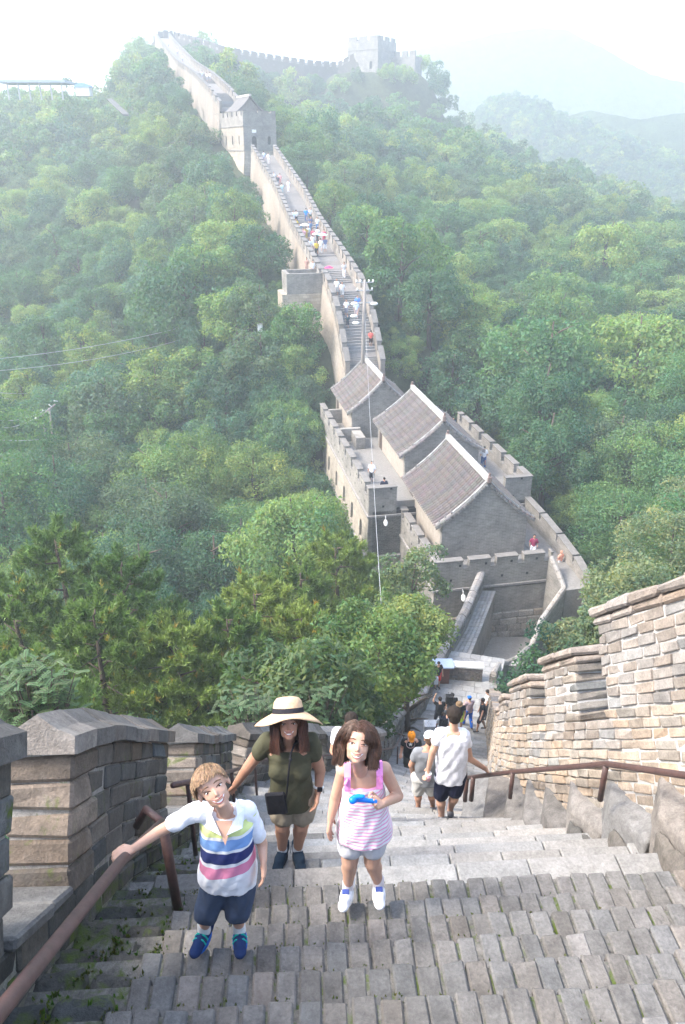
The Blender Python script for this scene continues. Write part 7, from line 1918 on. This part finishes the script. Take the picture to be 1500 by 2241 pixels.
for s, off, c1_, lb in ((32, .2, (.75, .75, .8), 'hazy walker in white on the upper wall'), (36, -.4, (.5, .6, .8), 'hazy walker in pale blue on the upper wall'), (33, .9, (.7, .7, .75), 'hazy walker by the right battlements of the upper wall'), (75, 0, (.7, .7, .7), 'hazy walker in grey farther up the upper wall'), (95, .3, (.7, .5, .5), 'hazy walker in pink near the summit'), (120, -.3, (.6, .6, .65), 'hazy walker just below the summit')):
    on(F3, s, off, lb, c1_, (.3, .3, .35), 0, 1.8)
p = Q2(2.2, .9, 3.0); r = walker(550, 240, 146, 'visitor in white behind the tower battlements, left one', wh_, wh_, 180, 1.7, GW); r.location = p
p = Q2(4.4, .9, 3.0); r = walker(550, 240, 146, 'visitor in pink behind the tower battlements, right one', (.7, .3, .35), wh_, 180, 1.7, GW); r.location = p
def umbrella(s, off, col, lab, z=2.05, rr_=.62):
    c, r_ = F2(s); p = c+r_*off; root = empty('umbrella', (p.x, p.y, p.z+.9), lab, 'umbrella'); mb = MB(); mb.sm = False; n = 10; vs = [(0, 0, z-.9+.22)]; 
    for q, (ra, zz_) in enumerate(((.5, .15), (1, 0))):
        for k in range(n): t = 2*pi*k/n; vs.append((cos(t)*ra*rr_, sin(t)*ra*rr_, z-.9+zz_))
    fs = [(0, 1+k, 1+(k+1) % n) for k in range(n)]+[(1+k, 1+n+k, 1+n+(k+1) % n, 1+(k+1) % n) for k in range(n)]; mb.add(vs, fs); mb.build('canopy', cloth(col, 'umbrella_cloth'), root)
    mb = MB(); mb.tube([(0, 0, 0), (0, 0, z-.9+.2)], .012, 5); mb.build('shaft', M_GREYMETAL, root)
umbrella(15.4, -1.1, (.82, .78, .6), 'cream umbrella over the crowd on the wall walk'); umbrella(10.8, .25, (.4, .8, .68), 'mint green umbrella over walkers on the wall walk'); umbrella(12.0, -.5, (.8, .82, .82), 'small white umbrella by the mint green one', 1.8, .3); umbrella(.3, -1.0, (.8, .05, .15), 'red umbrella near the side bastion', 1.6, .5)
# ================================================================ handrails
def rail(root, pts, r=.026, nm='rail'):
    mb = MB(); mb.sm = True; mb.tube(pts, r, 12); return mb.build(nm, M_RUST, root)
hr = empty('handrail', (0, 0, 0), 'rusty brown steel handrail along the left wall, gripped by the boy', 'handrail')
E1 = atd(356, 1800, 3.3); E0 = atd(-6, 2222, 1.33); Em = atd(268, 1878, 2.52)
d0 = (Em-E0); rail(hr, [E0-d0.normalized()*.9, E0, Em.lerp((E0+E1)/2, .15), E1])
rail(hr, [E1, E1+Vector((-.12, .1, .0)), atd(300, 1808, 3.42)], .024, 'wall_bracket')
pb_ = atd(386, 1975, 3.3); rail(hr, [E1+Vector((0, 0, -.01)), Vector((E1.x+.03, E1.y-.02, -Dc(3.25)-.12))], .03, 'post')
for k, yy in enumerate((1.2,)): rail(hr, [Vector((XL(yy), yy, -Dc(yy)+.5)), Vector((XL(yy)+.3, yy, -Dc(yy)+.52))], .02, 'wall_bracket')
h2 = empty('handrail', (0, 0, 0), 'thin brown handrail low on the left wall behind the woman and farther down', 'handrail')
pts = [Vector((XL(y)+(.32 if y < 9.5 else .22), y, -Dc(y)+.75)) for y in np.arange(4.1, 22, .7)]; rail(h2, pts, .022)
for y in np.arange(4.6, 21, 2.1): rail(h2, [Vector((XL(y)+.3, y, -Dc(y)+.74)), Vector((XL(y)+.3, y, -Dc(y)-.05))], .02, 'post')
h3 = empty('handrail', (0, 0, 0), 'rusty handrail on short posts above the saw-toothed plinth at the right', 'handrail')
q = [atd(1700, 1712, 3.45), atd(1500, 1697, 4.0), atd(1405, 1683, 4.45), atd(1330, 1672, 4.88), atd(1125, 1689, 6.67), atd(1022, 1702, 7.55)]
rail(h3, q, .026)
for (px, py, d, py2) in ((1327, 1674, 4.9, 1718), (1123, 1690, 6.68, 1722), (1036, 1701, 7.4, 1718), (1022, 1703, 7.55, 1722)):
    a = atd(px, py, d); b = Vector((a.x, a.y-.01, a.z-.38)); rail(h3, [a, b], .025 if d < 7 else .03, 'post')
# ================================================================ poles and wires
def utility_pole(base, top, lab, arms, r=.13):
    root = empty('utility_pole', base, lab, 'utility pole'); T = Vector(top)-Vector(base); mb = MB(); mb.sm = True; mb.tube([(0, 0, -3), T*.5, T], [r*1.3, r*1.1, r*.7], 10); mb.build('shaft', M_CONC, root)
    for (t, L, ang, ins) in arms:
        c = T*t; v = Vector((cos(ang), sin(ang), 0)); mb = MB(); mb.tube([c-v*L, c+v*L], .05, 6); mb.build('crossarm', M_GREYMETAL, root)
        for s in ins:
            mb = MB(); mb.sm = True; mb.tube([c+v*L*s, c+v*L*s+Vector((0, 0, .22))], [.06, .08], 8); mb.build('insulator', M_WHITE, root)
    return root, T
pb = atd(794, 800, 70.5); pt = atd(799, 612, 70.5)
pp, T = utility_pole(pb, pt, 'tall pale pole with crossarms and lamps rising beside the steep flight', [(.97, .75, .1, (-1, -.5, .5, 1)), (.88, .75, .2, (-.9, .9)), (.74, .8, .15, ())], .16)
for s, t in ((-1, .74), (1, .74), (-1.0, .60), (-.8, .52)):
    mb = MB(); mb.sm = True; c = T*t+Vector((s*.9, -.2, -.05)); mb.ball(c, (.34, .22, .16), None, 10); mb.build('lamp', M_WHITE, pp)
def wire(a, b, sag, lab, r=.02, grp=None):
    a, b = Vector(a), Vector(b); pts = [a.lerp(b, t)+Vector((0, 0, -4*sag*t*(1-t))) for t in np.linspace(0, 1, 22)]
    mb = MB(); mb.sm = True; mb.tube([p-a for p in pts], r, 5); o = mb.build('cable', M_GREYMETAL); o.location = a; tag(o, lab, 'cable', grp)
wire(atd(800, 700, 70.5), atd(836, 1345, 24.5), .7, 'thin pale cable hanging in front of the tower terrace', .011)
hp = empty('utility_pole', ray(105, 975, 66), 'twin-legged wooden power pole among trees on the left slope', 'utility pole')
l = hp.location; a1, a2, b1, b2 = [ray(*q)-l for q in ((93, 905, 66), (108, 893, 67), (104, 985, 66), (118, 975, 67))]
for a, b in ((a1, b1), (a2, b2)): mb = MB(); mb.sm = True; mb.tube([a, b+(b-a)*.3], [.09, .12], 8); mb.build('leg', M_CONC, hp)
c = (a2-a1).normalized(); mb = MB(); mb.tube([a1-c*.9-Vector((0, 0, .1)), a2+c*.9-Vector((0, 0, .1))], .07, 6); mb.build('crossarm', M_CONC, hp)
for s in (-1., .2, 1.4, 2.4): mb = MB(); mb.tube([a1+c*s, a1+c*s*.8+Vector((0, 0, .28))], .05, 6); mb.build('insulator', M_WHITE, hp)
W_ = 'power lines over the left slope'
wire(ray(88, 908, 66), ray(-60, 925, 62), .8, 'power line leaving the twin pole, lowest strand', .03, W_)
wire(ray(100, 897, 66), ray(-60, 905, 62), .8, 'power line leaving the twin pole, upper strand', .03, W_)
wire(ray(-60, 955, 58), ray(85, 962, 62), .2, 'short power line beside the foot of the twin pole', .035, W_)
wire(ray(-60, 790, 72), ray(600, 652, 98), 1.2, 'uppermost long power line crossing the left slope', .03, W_)
wire(ray(-60, 815, 72), ray(535, 697, 96), 1.2, 'second long power line crossing the left slope', .03, W_)
wire(ray(-60, 850, 74), ray(225, 800, 100), 1.8, 'curved pale power line above the twin pole', .035, W_)
wire(ray(-60, 856, 74), ray(212, 838, 98), 1.6, 'shorter curved power line just over the twin pole', .035, W_)
# ================================================================ station and chute at the upper left
st = empty('cable_station', ray(70, 215, 205), 'pale station with a long thin flat roof on posts at the upper left', 'building'); l = st.location
a, b = ray(5, 183, 205)-l, ray(152, 184, 205)-l
mb = MB(); mb.cuboid([Vector((x, y, z)) for z in (a.z, a.z+.55) for y in (-3, 5) for x in (a.x, b.x)], (1, 1, 1)); mb.build('roof', plain('station_roof', (.3, .36, .42), .5), st)
for t in np.linspace(.12, .92, 6):
    x = lerp(a.x, b.x, t); mb = MB(); mb.tube([(x, -2, a.z), (x, -2, a.z-3.5)], .18, 6); mb.build('post', M_GREYMETAL, st)
kb = empty('kiosk', ray(184, 198, 203), 'small white kiosk with a blue curved roof beside the station', 'kiosk')
mb = MB(); mb.box(-1.6, 1.6, -1.2, 1.2, -1.2, .6, None, .05); mb.build('walls', M_WHITE, kb); mb = MB(); mb.prism([(1.8*cos(t), -1.4, .6+.9*sin(t)) for t in np.linspace(0, pi, 9)], (0, 2.8, 0)); mb.build('roof', plain('blue_roof', (.2, .35, .6), .5), kb)
ch = empty('slide_track', ray(255, 240, 190), 'straight grey chute running down the upper left hillside', 'chute'); l = ch.location
a, b = ray(240, 216, 193)-l, ray(276, 250, 187)-l
for k, off in enumerate((-.6, .6)):
    mb = MB(); o_ = Vector((off, 0, 0)); mb.tube([a+o_, b+o_], .1, 6, (.13, .13, .12)); mb.build('side_rail', M_GREYB, ch)
mb = MB(); mb.cuboid([a+Vector((-.55, 0, -.3)), a+Vector((.55, 0, -.3)), b+Vector((-.55, 0, -.3)), b+Vector((.55, 0, -.3)), a+Vector((-.55, 0, 0)), a+Vector((.55, 0, 0)), b+Vector((-.55, 0, 0)), b+Vector((.55, 0, 0))], (.1, .1, .1)); mb.build('track_bed', M_GREYB, ch)
bx = empty('utility_box', ray(570, 716, 79), 'small white box in a clearing left of the side bastion', 'box'); mb = MB(); mb.box(-.25, .25, -.25, .25, -.7, .25, None, .03); mb.build('cabinet', M_WHITE, bx); mb = MB(); mb.box(-.3, .3, -.3, .3, .26, .32, None, .01); mb.build('lid', M_GREYMETAL, bx)
